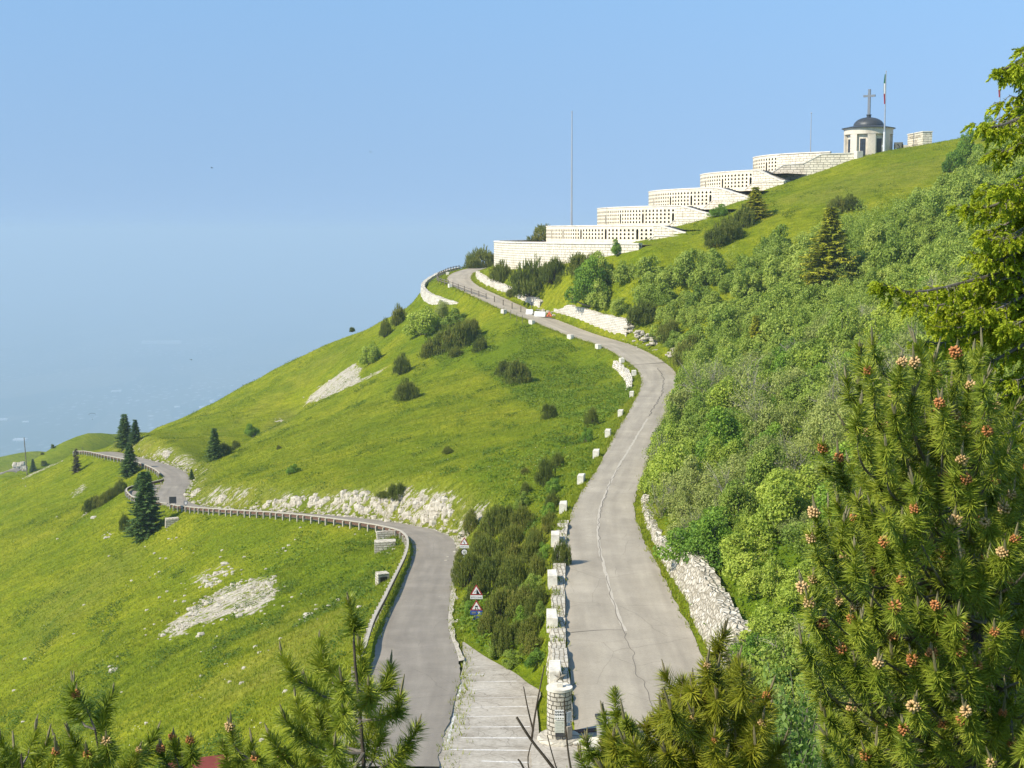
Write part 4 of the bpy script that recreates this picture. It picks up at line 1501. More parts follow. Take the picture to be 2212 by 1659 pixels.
MB().tube([(-0.3, 0.1, 0.9), (-0.12, 2.6, 0.1)], 0.09, 8).tube([(0.3, 0.1, 0.9), (0.12, 2.6, 0.1)], 0.09, 8).tube([(-1.05, 0, 0.88), (1.05, 0, 0.88)], 0.07, 8).build("carriage", M["gun"], gun)

# ------------------------------------------------------------------ flagpoles
def flagpole(base, top, label, flag=False, r=0.16):
    """Tapered pole standing at base (world) and reaching height top (world z)."""
    base = np.asarray(base, float)
    h = top - base[2]
    e = empty("flagpole", base, 0, label, "flagpole", "flagpoles on the memorial")
    MB().tube([(0, 0, -0.6), (0, 0, h * 0.33), (0, 0, h * 0.66), (0, 0, h)], [r, r * 0.8, r * 0.62, r * 0.42], 10).build("pole", M["steel"], e)
    MB().box((0, 0, 0.12), (1.3, 1.0, 0.24), 0.2, bev=0.03).build("base_plate", M["signdark"], e)
    mb = MB(); mb.lathe([(0, h - 0.02), (0.16, h + 0.1), (0.19, h + 0.22), (0.12, h + 0.36), (0, h + 0.4)], n=12); mb.build("finial", M["steel"], e, smooth=True)
    if flag:
        # a limp tricolour hanging in folds beside the pole
        nz_, nx_ = 24, 9
        zt, fl = h - 0.5, h * 0.37
        for part, m_, a, b in (("flag_band", M["green"], 0.0, 0.31), ("flag_band", M["white"], 0.31, 0.66), ("flag_band", M["red"], 0.66, 1.0)):
            V, F = [], []
            for i in range(nz_ + 1):
                f = a + (b - a) * i / nz_
                wd = 0.25 + 0.34 * math.sin(math.pi * min(1, f * 1.05)) * (1 - 0.3 * f)
                for j in range(nx_ + 1):
                    g = j / nx_
                    V.append((-0.10 - g * wd, 0.16 * math.sin(g * 9 + f * 4) * (0.3 + f), zt - fl * f))
            for i in range(nz_):
                for j in range(nx_): F.append((i * (nx_ + 1) + j, i * (nx_ + 1) + j + 1, (i + 1) * (nx_ + 1) + j + 1, (i + 1) * (nx_ + 1) + j))
            mb = MB(); mb.add(V, F); mb.build(part, m_, e, smooth=True)
    return e


b_ = on_ring(1234.5, 488.5, 86.5); b_[2] = 0.42
e = flagpole(b_, float(P(1237, 243, b_[1])[2]), "tall bare flagpole on the lowest memorial terrace", r=0.30)
MB().box((0.55, 0, 1.0), (0.5, 0.4, 0.5), 0.4, bev=0.05).tube([(0.2, 0, 0.4), (0.55, 0, 0.8)], 0.06, 6).build("floodlight", M["signdark"], e)
b_ = on_ring(1750.5, 334, 26); b_[2] = 19.75
flagpole(b_, float(P(1751, 246, b_[1])[2]), "short bare flagpole on the topmost terrace left of the chapel", r=0.17)
b_ = P(1909.5, 326, 389); b_[2] = float(H(b_[0], b_[1]))
e = flagpole(b_, float(P(1913, 156, 389)[2]), "flagpole with a limp tricolour flag just right of the chapel", True, r=0.25)
MB().tube([(0, 0, 0), (0, 0, 5.6)], [0.34, 0.30], 12).box((-0.35, 0, 1.7), (0.45, 0.3, 0.6), 0, bev=0.04).build("sleeve", M["polewhite"], e)
b_ = P(2158, 272, 377); b_[2] = float(H(b_[0], b_[1]))
flagpole(b_, float(P(2161, 160, 377)[2]), "flagpole with a limp flag behind the spruce at the right edge", True, r=0.22)
# ------------------------------------------------------------------ walls along the roads
def rwall(name, path, N, th, zb, zt, mat, label, cat="wall", jit=0.07, topjit=0.12, rows=6, batter=0.0, seed=1, group=None):
    mb = wall_mesh(MB(), path, N, th, zb, zt, rows=rows, jit=jit, batter=batter, topjit=topjit, seed=seed)
    return tag(mb.build(name, mat), label, cat, group)


# retaining wall on the uphill side of the upper road, with a collapsed gap
full = offs(UPF, UPFN, 1, 1.25)
def seg(y0, y1): return (UPF[:, 1] >= y0) & (UPF[:, 1] <= y1)
hfun = lambda y: np.interp(y, [298, 303, 318, 330, 336, 350, 365, 385, 400], [4.3, 4.5, 4.3, 3.5, 2.8, 2.5, 2.4, 2.2, 1.0])
for (y0, y1, lab, sd_) in ((299.5, 329.5, "tall white dry-stone retaining wall right of the orange works sign", 4),
                           (335.5, 400, "long low white stone wall curving up beside the upper road below the memorial", 9)):
    m = seg(y0, y1)
    q = full[m]
    hh = hfun(q[:, 1])
    if y0 > 320: hh = hh * np.interp(q[:, 1], [335, 337, 340], [0.45, 0.8, 1.0])
    else: hh = hh * np.interp(q[:, 1], [299, 300, 326, 330], [0.95, 1.0, 1.0, 0.6])
    rwall("retaining_wall", q, -UPFN[m], 1.0, q[:, 2] - 0.6, q[:, 2] + hh, M["wallwhite"], lab, "stone wall", 0.045, 0.22, 8, 0.08, sd_)
# fallen stones in the gap
mb = MB()
def rock(mb, c, r, seed, flat_=0.75):
    """One angular boulder."""
    rg = np.random.default_rng(seed)
    n, m = 7, 5
    V, F = [], []
    for i in range(m + 1):
        t = math.pi * i / m
        for k_ in range(n):
            p = 2 * math.pi * k_ / n
            q = np.array([math.sin(t) * math.cos(p), math.sin(t) * math.sin(p), math.cos(t)])
            q = np.sign(q) * np.abs(q) ** 0.7
            rr = r * (1 + rg.uniform(-0.22, 0.22))
            V.append((c[0] + q[0] * rr * 1.15, c[1] + q[1] * rr, c[2] + q[2] * rr * flat_))
    for i in range(m):
        for k_ in range(n): F.append((i * n + k_, (i + 1) * n + k_, (i + 1) * n + (k_ + 1) % n, i * n + (k_ + 1) % n))
    mb.add(V, F)
gp = full[seg(329, 336)]
for i in range(60):
    q = gp[RNG.integers(len(gp))]
    rock(mb, (q[0] + RNG.normal(0, 0.5) + 0.4, q[1] + RNG.normal(0, 0.6), q[2] + abs(RNG.normal(0, 0.5))), RNG.uniform(0.15, 0.42), i)
tag(mb.build("rubble_heap", M["rock"]), "heap of fallen wall stones in the gap behind the white barriers", "rubble", kind="stuff")
# crumbling outcrops right of the tall wall, above the bend
for i, (u, v, h_) in enumerate(((1360, 716, 2.2), (1382, 727, 2.2), (1400, 735, 2.4), (1415, 744, 2.6), (1455, 768, 2.2))):
    g = G(u, v)
    if g is None: continue
    mb = MB()
    for j in range(26):
        rock(mb, (g[0] + RNG.normal(0, 0.55), g[1] + RNG.normal(0, 0.4), g[2] + RNG.uniform(-0.2, 1) * h_ * 0.55), RNG.uniform(0.22, 0.5), 100 + i * 30 + j, 0.6)
    tag(mb.build("wall_fragment", M["rock"]), ["crumbled white wall fragment just right of the tall retaining wall", "narrow white wall fragment, second from the tall retaining wall",
        "broken white wall fragment under the dark pine above the bend", "stepped white wall fragment furthest right above the bend", "small pale outcrop beside the road at the outer bend"][i], "wall fragment", "crumbled wall remains above the bend")

# bastion
tag(wall_mesh(MB(), BA[:, :2], BAN, 1.0, BA[:, 2] - BAH - 3, BA[:, 2] + 0.12, rows=10, jit=0.07, topjit=0.14, batter=0.05, seed=6).build("bastion_wall", M["wallwhite"]),
    "rounded stone retaining wall carrying the grass shelf outside the road bend", "stone wall")

# wall between the parking strip and the upper road
lw_ = offs(UPF, UPFN, -1, 0.45)
m = (UPF[:, 1] >= 75.5) & (UPF[:, 1] <= 128)
q = lw_[m]
ND = -UPFN[m]
out = q[:, :2] + ND * 0.95
zt = q[:, 2] + np.interp(q[:, 1], [70, 90, 128], [0.22, 0.25, 0.16])
zb = q[:, 2] - np.interp(q[:, 1], [70, 80, 95, 110, 128], [2.2, 2.6, 3.6, 4.2, 3.4])
rwall("retaining_wall", out, ND, 0.95, zb, zt, M["rubblewall"], "white rubble wall between the parking strip and the upper road", "stone wall", 0.10, 0.22, 10, 0.12, 21)
m = (UPF[:, 1] >= 240) & (UPF[:, 1] <= 276)
q = lw_[m]; ND = -UPFN[m]
rwall("retaining_wall", q[:, :2] + ND * 2.3, ND, 0.9, q[:, 2] - 3.0, q[:, 2] - 0.25, M["wallwhite"], "broken low stone wall below the marker stones at the inner bend", "stone wall", 0.2, 0.5, 8, 0.1, 33)

# pitched stone revetment on the right of the upper road
m = (UPF[:, 1] >= 84) & (UPF[:, 1] <= 112.5)
q = offs(UPF, UPFN, 1, 0.35)[m]
ND = -UPFN[m]
hh = np.interp(q[:, 1], [66, 80, 100, 109.5, 112.5], [2.4, 2.4, 2.5, 2.4, 2.1])
rwall("stone_revetment", q, ND, 1.0, q[:, 2] - 0.5, q[:, 2] + hh, M["revet"], "sloping revetment of pitched white stones right of the upper road", "stone revetment", 0.09, 0.25, 10, 0.42, 14)
m = (UPF[:, 1] >= 112.5) & (UPF[:, 1] <= 140)
q = offs(UPF, UPFN, 1, 0.35)[m]; ND = -UPFN[m]
rwall("stone_edging", q, ND, 0.5, q[:, 2] - 0.5, q[:, 2] + np.interp(q[:, 1], [112, 125, 140], [0.75, 0.6, 0.25]), M["revet"], "low stone edging along the upper road beyond the revetment", "stone edging", 0.12, 0.2, 4, 0.6, 17)

# ------------------------------------------------------------------ marker stones on the left of the upper road
def near_left(u, v, extra):
    p = on_up(u, v)
    i = int(np.argmin(np.abs(UPF[:, 1] - p[1])))
    return i
blk = [(1212, 1462), (1206, 1347), (1208, 1255), (1209, 1168), (1233, 1094), (1271, 1034), (1299, 980), (1323, 935), (1350, 891), (1374, 850)]
bl_lab = ["white marker stone right behind the pillar, nearest of the row", "rough white marker stone on the wall, second from the pillar", "white marker stone beside the bushy pine, third from the pillar",
          "white marker stone on the wall just beyond the bushy pine, fourth from the pillar", "squat white marker stone, fifth from the pillar, where the wall ends", "pale marker stone sixth from the pillar at the grassy road edge",
          "pale marker stone seventh from the pillar at the grassy road edge", "pale marker stone eighth from the pillar on the grass verge", "pale marker stone ninth from the pillar, below the inner bend", "small pale marker stone tenth from the pillar, at the start of the inner bend"]
def marker(i, side_off, L, Wd, Hh, dz, lab, sd_):
    c = UPF[i, :2] - UPFN[i] * (UPF[i, 3] / 2 + side_off)
    t = math.atan2(UPFN[i, 0], -UPFN[i, 1]) + math.pi / 2 * 0
    tng = np.array([-UPFN[i, 1], UPFN[i, 0]])
    an = math.atan2(tng[1], tng[0])
    mb = MB().box((0, 0, Hh / 2 - 0.25), (L, Wd, Hh + 0.5), bev=0.045)
    rg = np.random.default_rng(sd_)
    mb.v = [tuple(np.array(p) + rg.normal(0, 0.018, 3)) for p in mb.v]
    o = mb.build("marker_stone", M["coping"], None, loc=(c[0], c[1], UPF[i, 2] + dz), rot=(0, 0, an))
    return tag(o, lab, "marker stone", "marker stones along the upper road")
for n_, (u, v) in enumerate(blk):
    y = 80050 / (v - 500 + 4)
    i = int(np.argmin(np.abs(UPF[:, 1] - y)))
    L = [2.3, 2.3, 2.0, 1.7, 1.7, 1.6, 1.5, 1.5, 1.5, 1.4][n_]
    marker(i, 0.92, L, 0.70, 0.62 if n_ < 4 else 0.5, 0.20 if n_ < 4 else 0.12, bl_lab[n_], n_)
for n_, (y, lab) in enumerate(((258, "pale marker stone in the middle of the inner bend, above the broken wall"), (275, "pale marker stone at the far end of the broken wall at the inner bend"),
                               (293, "pale marker stone at the roadside, first past the inner bend"), (307, "pale marker stone at the roadside, second past the inner bend"), (324, "pale marker stone at the foot of the last plain fence posts"),
                               (336, "low pale marker stone under the lower end of the timber fence"), (372, "pale marker stone on the verge near the fence corner"), (404, "pale marker stone on the inner verge of the top curve"))):
    i = int(np.argmin(np.abs(UPF[:, 1] - y)))
    marker(i, 1.0 if n_ < 6 else 0.8, 1.7, 0.8, 0.5, 0.10, lab, 40 + n_)

# ------------------------------------------------------------------ timber fence round the bastion
fpx = [(1125, 693, 335), (1100, 681, 340), (1060, 665, 348), (1020, 647, 357), (985, 631, 367), (962, 621, 377), (946, 612, 388), (946, 603, 402), (958, 594, 416), (975, 586, 430), (1000, 579, 447), (1036, 573, 470)]
FQ = resample(np.c_[np.array(px(fpx)), np.zeros(len(fpx))], 0.4, smooth=4)[:, :3]
FQ[:, 2] = np.minimum(FQ[:, 2], H(FQ[:, 0], FQ[:, 1]) + 0.6) if False else H(FQ[:, 0], FQ[:, 1])
# make the plan follow the road shoulder so the posts stand on the verge
d_ = np.r_[0, np.cumsum(np.linalg.norm(np.diff(FQ[:, :2], axis=0), axis=1))]
fence = empty("timber_fence", FQ[0], 0, "weathered timber post-and-rail fence along the outer edge of the top curve", "fence")
pst = []
for s in np.arange(0, d_[-1], 4.3):
    k_ = int(np.argmin(np.abs(d_ - s))); pst.append(FQ[k_])
me_p = MB().tube([(0, 0, -0.5), (0, 0, 1.45)], 0.13, 8).mesh("post"); me_p.materials.append(M["wood"])
for p in pst:
    o = link("post", me_p, None, fence); o.location = Vector(p) - fence.location
for zz in (0.65, 1.2):
    rel(MB().tube([(p[0], p[1], p[2] + zz) for p in pst[4:]], 0.085, 6).build("rail", M["wood"], None), fence)
# bare iron posts where the fence stops
for n_, (u, v) in enumerate(((1088, 684), (1103, 690), (1116, 696), (1128, 702))):
    g = G(u, v - 2)
    tag(MB().tube([(0, 0, -0.4), (0.05, 0.02, 2.0)], 0.06, 6).build("fence_post", M["wood"], None, loc=g), "thin bare post beside the road where the timber fence ends", "post", "bare posts at the fence end")

# ------------------------------------------------------------------ roadworks
def barrier(u, v, yaw, L, lab):
    g = on_up(u, v)
    e = empty("barrier", g, yaw, lab, "barrier", "white roadworks barriers")
    mb = MB()
    prof = [(-0.34, 0), (0.34, 0), (0.34, 0.22), (0.17, 0.5), (0.12, 1.15), (-0.12, 1.15), (-0.17, 0.5), (-0.34, 0.22)]
    mb.prism(prof, -L / 2, L / 2, lambda p: (p[1], p[0], p[2]))
    mb.build("body", M["white"], e)
    MB().box((L / 2 + 0.06, 0, 0.55), (0.12, 0.14, 0.7), bev=0.02).build("coupling", M["signgrey"], e)
barrier(1144, 679, -0.45, 1.7, "short white plastic barrier, the left one of the pair at the wall gap")
barrier(1167, 683.5, -0.55, 2.9, "long white plastic barrier between the short one and the orange sign")
g = on_up(1186, 687)
wk = empty("work_sign", g, -0.2, "orange triangular roadworks sign leaning by the stone wall", "road sign")
TRI = lambda s, r=0.0: [(-s / 2, 0), (s / 2, 0), (0, s * 0.866)]
def tri_T(tilt): return lambda p: (p[0], p[1] - math.sin(tilt) * p[2] * -1, p[2] * math.cos(tilt) + 0.25)
mb = MB(); mb.prism(TRI(1.6), -0.03, 0.0, tri_T(0.25)); mb.build("face", M["signred"], wk)
mb = MB(); mb.prism([(x * 0.72, 0.16 + z * 0.72) for x, z in TRI(1.6)], -0.042, -0.031, tri_T(0.25)); mb.build("panel", M["orange"], wk)
mb = MB(); mb.prism([(-0.28, 0.22), (0.25, 0.22), (0.05, 0.42), (0.1, 0.7), (-0.05, 0.8), (-0.12, 0.5)], -0.056, -0.043, tri_T(0.25)); mb.build("pictogram", M["signblack"], wk)
MB().tube([(-0.5, 0.02, 0.3), (-0.55, 0.75, 0)], 0.03, 6).tube([(0.5, 0.02, 0.3), (0.55, 0.75, 0)], 0.03, 6).tube([(-0.6, -0.05, 0.28), (0.6, -0.05, 0.28)], 0.04, 6).build("stand", M["iron"], wk)
g = on_up(1148, 672)
lp = empty("warning_lamp", g, 0, "grey portable warning lamp standing behind the short barrier", "warning lamp")
MB().tube([(0, 0, 0), (0, 0, 1.3)], 0.05, 8).box((0, 0, 0.06), (0.8, 0.5, 0.12), bev=0.02).build("stand", M["signgrey"], lp)
MB().box((0, 0, 1.75), (0.55, 0.3, 0.9), bev=0.06).build("housing", M["signgrey"], lp)
mb = MB()
for zz in (1.5, 1.95): mb.lathe([(0, 0), (0.13, 0.0), (0.13, 0.05), (0, 0.07)], (0, 0, 0), 12)
mb.v = [(p[0], -0.16 - p[2], 1.5 + p[1] + (0.45 if i >= len(mb.v) // 2 else 0)) for i, p in enumerate(mb.v)]
mb.build("lens", M["signblack"], lp)

# ------------------------------------------------------------------ guard rails of the lower road
def guard(y0, y1, lab, path=None, sp=2.3):
    if path is None:
        m = (LOF[:, 1] >= y0) & (LOF[:, 1] <= y1)
        q = offs(LOF, LOFN, -1, 0.75)[m]; nn = -LOFN[m]
    else:
        q = path; nn = -normals2d(np.c_[q, np.zeros(len(q))])
    zg = H(q[:, 0], q[:, 1]); zr = np.maximum(zg, q[:, 2] - 0.15)
    for _ in range(6): zr[1:-1] = (zr[:-2] + 2 * zr[1:-1] + zr[2:]) / 4
    e = empty("guard_rail", (q[0, 0], q[0, 1], zr[0]), 0, lab, "guard rail", "timber guard rails along the lower road")
    b = wall_mesh(MB(), q[:, :2], nn, 0.12, zr + 0.42, zr + 0.84, rows=1)
    rel(b.build("beam", M["railwood"]), e)
    b = wall_mesh(MB(), q[:, :2] + nn * 0.06, nn, 0.26, zr + 0.845, zr + 0.97, rows=1)
    rel(b.build("top_rail", M["railtop"]), e)
    s = np.r_[0, np.cumsum(np.linalg.norm(np.diff(q[:, :2], axis=0), axis=1))]
    npost = min(99, max(2, int(s[-1] / sp)))
    pm = MB().box((0, 0, -0.15), (0.22, 0.22, 1.9), bev=0.02).mesh("post"); pm.materials.append(M["railtop"])
    for t in np.linspace(0.3, s[-1] - 0.3, npost):
        k_ = int(np.argmin(np.abs(s - t)))
        o = link("post", pm, None, e, rot=(0, 0, math.atan2(nn[k_, 1], nn[k_, 0])))
        o.location = Vector((q[k_, 0] + nn[k_, 0] * 0.16, q[k_, 1] + nn[k_, 1] * 0.16, zr[k_])) - e.location
guard(92, 247, "long brown timber guard rail with pale top along the outer edge of the lower road")
ext = LBo.copy(); nb = normals2d(np.c_[ext, np.zeros(len(ext))])
guard(0, 0, "timber guard rail curving round the hairpin lay-by", path=resample(np.c_[ext, np.zeros(len(ext))], 0.5)[:, :3])
guard(292, 361, "far timber guard rail on the last stretch before the road vanishes")

# stone kerb heads and the concrete strip of the lower road's uphill edge
m = (LOF[:, 1] >= 165) & (LOF[:, 1] <= 330)
q = offs(LOF, LOFN, 1, 0.1)[m]
mb = MB()
s = np.r_[0, np.cumsum(np.linalg.norm(np.diff(q[:, :2], axis=0), axis=1))]
for j in range(420):
    k_ = RNG.integers(len(q)); nn = LOFN[m][k_]
    o_ = abs(RNG.normal(0.2, 0.5))
    r_ = RNG.uniform(0.07, 0.26) if RNG.random() < 0.9 else RNG.uniform(0.3, 0.5)
    x, y = q[k_, :2] + nn * o_ + RNG.normal(0, 0.2, 2)
    rock(mb, (x, y, float(H(x, y)) + 0.05), r_, 3000 + j, 0.6)
tag(mb.build("roadside_stones", M["rock"]), "fallen white stones lining the uphill edge of the lower road", "stones", kind="stuff")
# pale dusty verge between asphalt and bank
m = (LOF[:, 1] >= 98) & (LOF[:, 1] <= 205)
Cq = LOF[m].copy(); Nq = LOFN[m]
e1 = Cq[:, :2] + Nq * (Cq[:, 3] / 2 - 0.1)[:, None]
wv = np.interp(Cq[:, 1], [98, 120, 150, 168, 178, 205], [0.35, 0.4, 0.5, 1.1, 1.0, 0.5])
e2 = e1 + Nq * (wv * (1 + 0.35 * vnoise(Cq[:, 1] / 1.5, Cq[:, 0], 5)))[:, None]
V = []
for a, b_, z in zip(e1, e2, Cq[:, 2]): V += [(*a, z - 0.035), (*b_, z + 0.03)]
F = [(2 * i, 2 * i + 1, 2 * i + 3, 2 * i + 2) for i in range(len(Cq) - 1)]
mb = MB(); mb.add(V, F); tag(mb.build("gravel_verge", flat("pale_gravel", (0.42, 0.38, 0.31), 0.95, var=0.3, scale=2.5)), "pale gravel verge along the lower road", kind="structure")

# ------------------------------------------------------------------ outcrops of the cut bank
OUT = [(875, 1098, 2.6, 5, "tall pale rock face at the right end of the cut, above the bend"), (925, 1100, 2.9, 6, "broad white rock face directly above the bend of the lower road"), (955, 1118, 2.2, 4, "stepped pale rock shoulder just left of the road signs"),
       (775, 1082, 2.6, 4, "upright white rock slab below the dark bush on the bank"), (745, 1078, 2.4, 3, "narrow white rock slab in the middle of the cut bank"), (690, 1082, 1.9, 4, "pale rock ledge left of the narrow slab"),
       (640, 1085, 1.7, 4, "low pale rock ledge in the left half of the cut"), (590, 1088, 1.5, 3, "small pale rock ledge among grass in the cut"), (820, 1090, 2.3, 4, "jagged pale rock under the overhanging turf"),
       (480, 1078, 1.3, 3, "small weathered outcrop near the left end of the cut"), (425, 1062, 1.6, 4, "pale rubbly outcrop behind the dark back of the board"), (360, 982, 1.5, 4, "pale rubbly outcrop above the far road bend")]
for n_, (u, v, hh, wd, lab) in enumerate(OUT):
    g = G(u, v)
    if g is None: continue
    mb = MB()
    # strike of the bank: along the road nearest to it
    i = int(np.argmin(np.hypot(LOF[:, 0] - g[0], LOF[:, 1] - g[1])))
    tn = np.array([-LOFN[i, 1], LOFN[i, 0]])
    for j in range(wd * 6):
        a = RNG.uniform(-0.5, 0.5) * wd * 1.5
        up = RNG.uniform(-0.55, 0.5) * hh
        x, y = g[:2] + tn * a + LOFN[i] * up * 0.75
        rock(mb, (x, y, float(H(x, y)) - 0.18), RNG.uniform(0.22, 0.55), 5000 + n_ * 100 + j, 1.15)
    tag(mb.build("rock_outcrop", M["rock"]), lab, "rock outcrop", "rock outcrops in the road cut")

# scree: loose white stones scattered over the bare patches
def scatter_px(poly, n):
    P_ = np.array(poly); u0, v0 = P_.min(0); u1, v1 = P_.max(0)
    U, V = RNG.uniform(u0, u1, n * 4), RNG.uniform(v0, v1, n * 4)
    k_ = in_poly(U, V, poly)
    return U[k_][:n], V[k_][:n]
mb = MB()
cnt = 0
for poly, s_ in ROCKS:
    P_ = np.array(poly)
    area = 0.5 * abs(np.sum(P_[:, 0] * np.roll(P_[:, 1], 1) - P_[:, 1] * np.roll(P_[:, 0], 1)))
    U, V = scatter_px(poly, int(min(520, max(14, area * 0.055))))
    for q in GS(U, V):
        if np.isnan(q[0]) or RNG.random() > s_ + 0.1: continue
        if float(vnoise(np.array([q[0] * 0.25 + q[2] * 0.1]), np.array([q[1] / 1.3]), 88)[0]) < -0.12 and RNG.random() < 0.85: continue
        if RNG.random() < 0.25:
            q[:2] += RNG.normal(0, 1.6, 2) + np.array([-0.8, 0]); q[2] = float(H(q[0], q[1]))
        cnt += 1
        rock(mb, (q[0], q[1], q[2] + 0.02), RNG.uniform(0.08, 0.24) if RNG.random() < 0.88 else RNG.uniform(0.3, 0.55), 9000 + cnt, 0.55)
for U, V in [(RNG.uniform(300, 620, 60), RNG.uniform(1180, 1420, 60)), (RNG.uniform(30, 780, 50), RNG.uniform(1050, 1600, 50))]:
    for q in GS(U, V):
        if not np.isnan(q[0]): cnt += 1; rock(mb, (q[0], q[1], q[2]), RNG.uniform(0.08, 0.26), 9000 + cnt, 0.6)
tag(mb.build("scree", M["rock"]), "loose white stones scattered over the bare patches of the slopes", "scree", kind="stuff")
# masonry remains on the slope below the lower road
for u, v, w_, h_, rz, lab in ((372, 1132, 2.2, 1.7, 0.35, "squat white wall stub beside the big spruce below the road"), (836, 1163, 2.6, 1.6, 0.2, "upper white wall stub beside the guard rail"), (832, 1186, 2.6, 2.0, 0.1, "lower white wall stub on the slope under the guard rail"),
                            (826, 1258, 1.2, 2.0, 0.4, "stone culvert mouth with a dark opening on the slope")):
    g = G(u, v)
    mb = MB().box((0, 0, 0.1), (w_, 1.2, h_), rz, bev=0.08)
    mb.v = [tuple(np.array(p) + RNG.normal(0, 0.05, 3)) for p in mb.v]
    mb.uv = [(p[0] + p[1], p[2]) for p in mb.v]; mb.hasuv = True
    o = tag(mb.build("wall_stub", M["rubblewall"], None, loc=g), lab, "wall stub", "wall remains below the lower road")
    if "culvert" in lab:
        MB().box((0.15, -0.45, 0.1), (0.75, 0.5, 1.2), rz).build("opening", M["signblack"], o)
U_ = []
g = G(538 / 1.0 + 0, 1100)

# ------------------------------------------------------------------ entrance pillar with star and boards
pc = P(1208, 1606, 73.2)
pz = float(H(pc[0], pc[1])) + 0.05
pil = empty("stone_pillar", (pc[0], pc[1], pz), 0, "round stone pillar topped by a star, with notice boards on its front", "pillar")
PR = 0.66
mb = MB(); mb.lathe([(PR, 0.5), (PR + 0.01, 1.2), (PR, 2.4), (PR - 0.01, 3.18)], n=48); mb.lathe([(0, 3.2), (PR - 0.02, 3.19)], n=48)
mb.build("shaft", M["pillar"], pil)
mb = MB(); mb.lathe([(0, 3.22), (PR + 0.04, 3.22), (PR + 0.04, 3.08), (PR - 0.02, 3.06)], n=48); mb.build("cap", M["coping"], pil)
mb = MB(); mb.lathe([(1.22, -0.8), (1.20, 0.40), (1.10, 0.52), (0.62, 0.54)], n=40)
mb.v = [tuple(np.array(p) + np.array([*RNG.normal(0, 0.018, 2), RNG.normal(0, 0.012)])) for p in mb.v]
mb.build("base_ring", M["rubblewall"], pil)
mb = MB(); mb.box((0.02, 0, 3.32), (0.30, 0.24, 0.22), bev=0.02)
st = mb.build("star_plinth", M["coping"], pil)
mb = MB()
c0 = 3.43 + 0.34
pts = [((0.36 if i % 2 == 0 else 0.15) * math.sin(i * math.pi / 5), (0.36 if i % 2 == 0 else 0.15) * math.cos(i * math.pi / 5)) for i in range(10)]
V = [(x + 0.02, 0, z + c0) for x, z in pts] + [(0.02, -0.11, c0), (0.02, 0.11, c0)]
F = [(i, (i + 1) % 10, 10) for i in range(10)] + [((i + 1) % 10, i, 11) for i in range(10)]
mb.add(V, F); mb.build("star", mat_lime("weathered_star", (0.30, 0.27, 0.22), (0.17, 0.15, 0.12), 3.0), pil)
def board(nm, x, z0, z1, w, yaw, mat, off=0.04):
    """A flat board against the shaft at angle yaw (0 faces the viewpoint)."""
    a = -math.pi / 2 + yaw
    c = np.array([math.cos(a), math.sin(a)]) * (PR + off)
    e = MB().box((0, 0, (z0 + z1) / 2), (w, 0.03, z1 - z0), bev=0.006).build(nm, mat, pil, loc=(c[0], c[1], 0), rot=(0, 0, yaw))
    return e
gb = flat("notice_board_grey", (0.52, 0.53, 0.46), 0.6)
b1 = board("notice_board", 0, 1.62, 2.18 + 0.0, 0.52, -0.02, M["signwhite"], 0.05)
mb = MB()
for r_ in range(2):
    for c_ in range(4):
        th = np.linspace(0, 2 * math.pi, 13)
        x0, z0 = -0.19 + c_ * 0.125, 2.08 - r_ * 0.155
        if r_ == 1 and c_ == 2:
            mb.prism([(x0 + 0.052 * math.cos(t), z0 + 0.052 * math.sin(t)) for t in th[:-1]], -0.022, -0.018)
        else:
            mb.tube([(x0 + 0.045 * math.cos(t), -0.02, z0 + 0.045 * math.sin(t)) for t in th], 0.010, 4, cap=False)
            mb.box((x0, -0.02, z0), (0.045, 0.006, 0.012))
mb.build("pictogram", M["signblack"], b1)
mb = MB()
for c_ in range(4):
    x0 = -0.19 + c_ * 0.125
    mb.prism([(x0 - 0.05, 1.68), (x0 + 0.05, 1.68), (x0, 1.78)], -0.022, -0.018)
mb.build("pictogram", flat("olive_pictogram", (0.13, 0.15, 0.08), 0.6), b1)
b2 = board("notice_board", 0, 0.92, 1.58, 0.52, -0.02, gb, 0.05)
mb = MB()
for r_ in range(7):
    mb.box((0.0, -0.018, 1.50 - r_ * 0.085), (0.40 - 0.06 * (r_ % 3), 0.004, 0.012))
for r_ in range(3):
    mb.box((0.17, -0.019, 1.46 - r_ * 0.2), (0.06, 0.004, 0.03))
mb.build("writing", flat("faded_print", (0.22, 0.24, 0.20), 0.7), b2)
MB().box((0, 0, 0.80), (0.44, 0.10, 0.16)).box((-0.17, 0, 0.72), (0.05, 0.05, 0.30)).box((0.17, 0, 0.72), (0.05, 0.05, 0.30)).build("bracket", M["signdark"], b2)
b3 = board("leaflet", 0, 1.46, 2.02, 0.38, 0.78, M["signwhite"], 0.06)
mb = MB()
for r_ in range(11): mb.box((0, -0.018, 1.96 - r_ * 0.045), (0.30 - 0.07 * ((r_ * 7) % 3) * 0.5, 0.004, 0.014))
mb.build("writing", flat("blue_grey_print", (0.20, 0.30, 0.42), 0.7), b3)
b4 = board("leaflet", 0, 1.13, 1.44, 0.22, 0.76, M["signwhite"], 0.05)
mb = MB(); th = np.linspace(0, 2 * math.pi, 17)
mb.tube([(0.06 * math.cos(t), -0.019, 1.33 + 0.06 * math.sin(t)) for t in th], 0.018, 4, cap=False).tube([(0.06, -0.019, 1.33), (0.05, -0.019, 1.22), (0.0, -0.019, 1.18)], 0.016, 4)
mb.build("emblem", flat("print_blue", (0.05, 0.22, 0.42), 0.6), b4)
# meter cabinet standing behind the leaflets
tag(MB().box((pc[0] + 0.50, pc[1] - 0.62, pz + 0.90), (0.36, 0.12, 0.72), 0.7, bev=0.01).build("cabinet_panel", flat("panel_beige", (0.34, 0.30, 0.245), 0.7)), "plain beige panel fixed low on the right of the pillar", "panel")

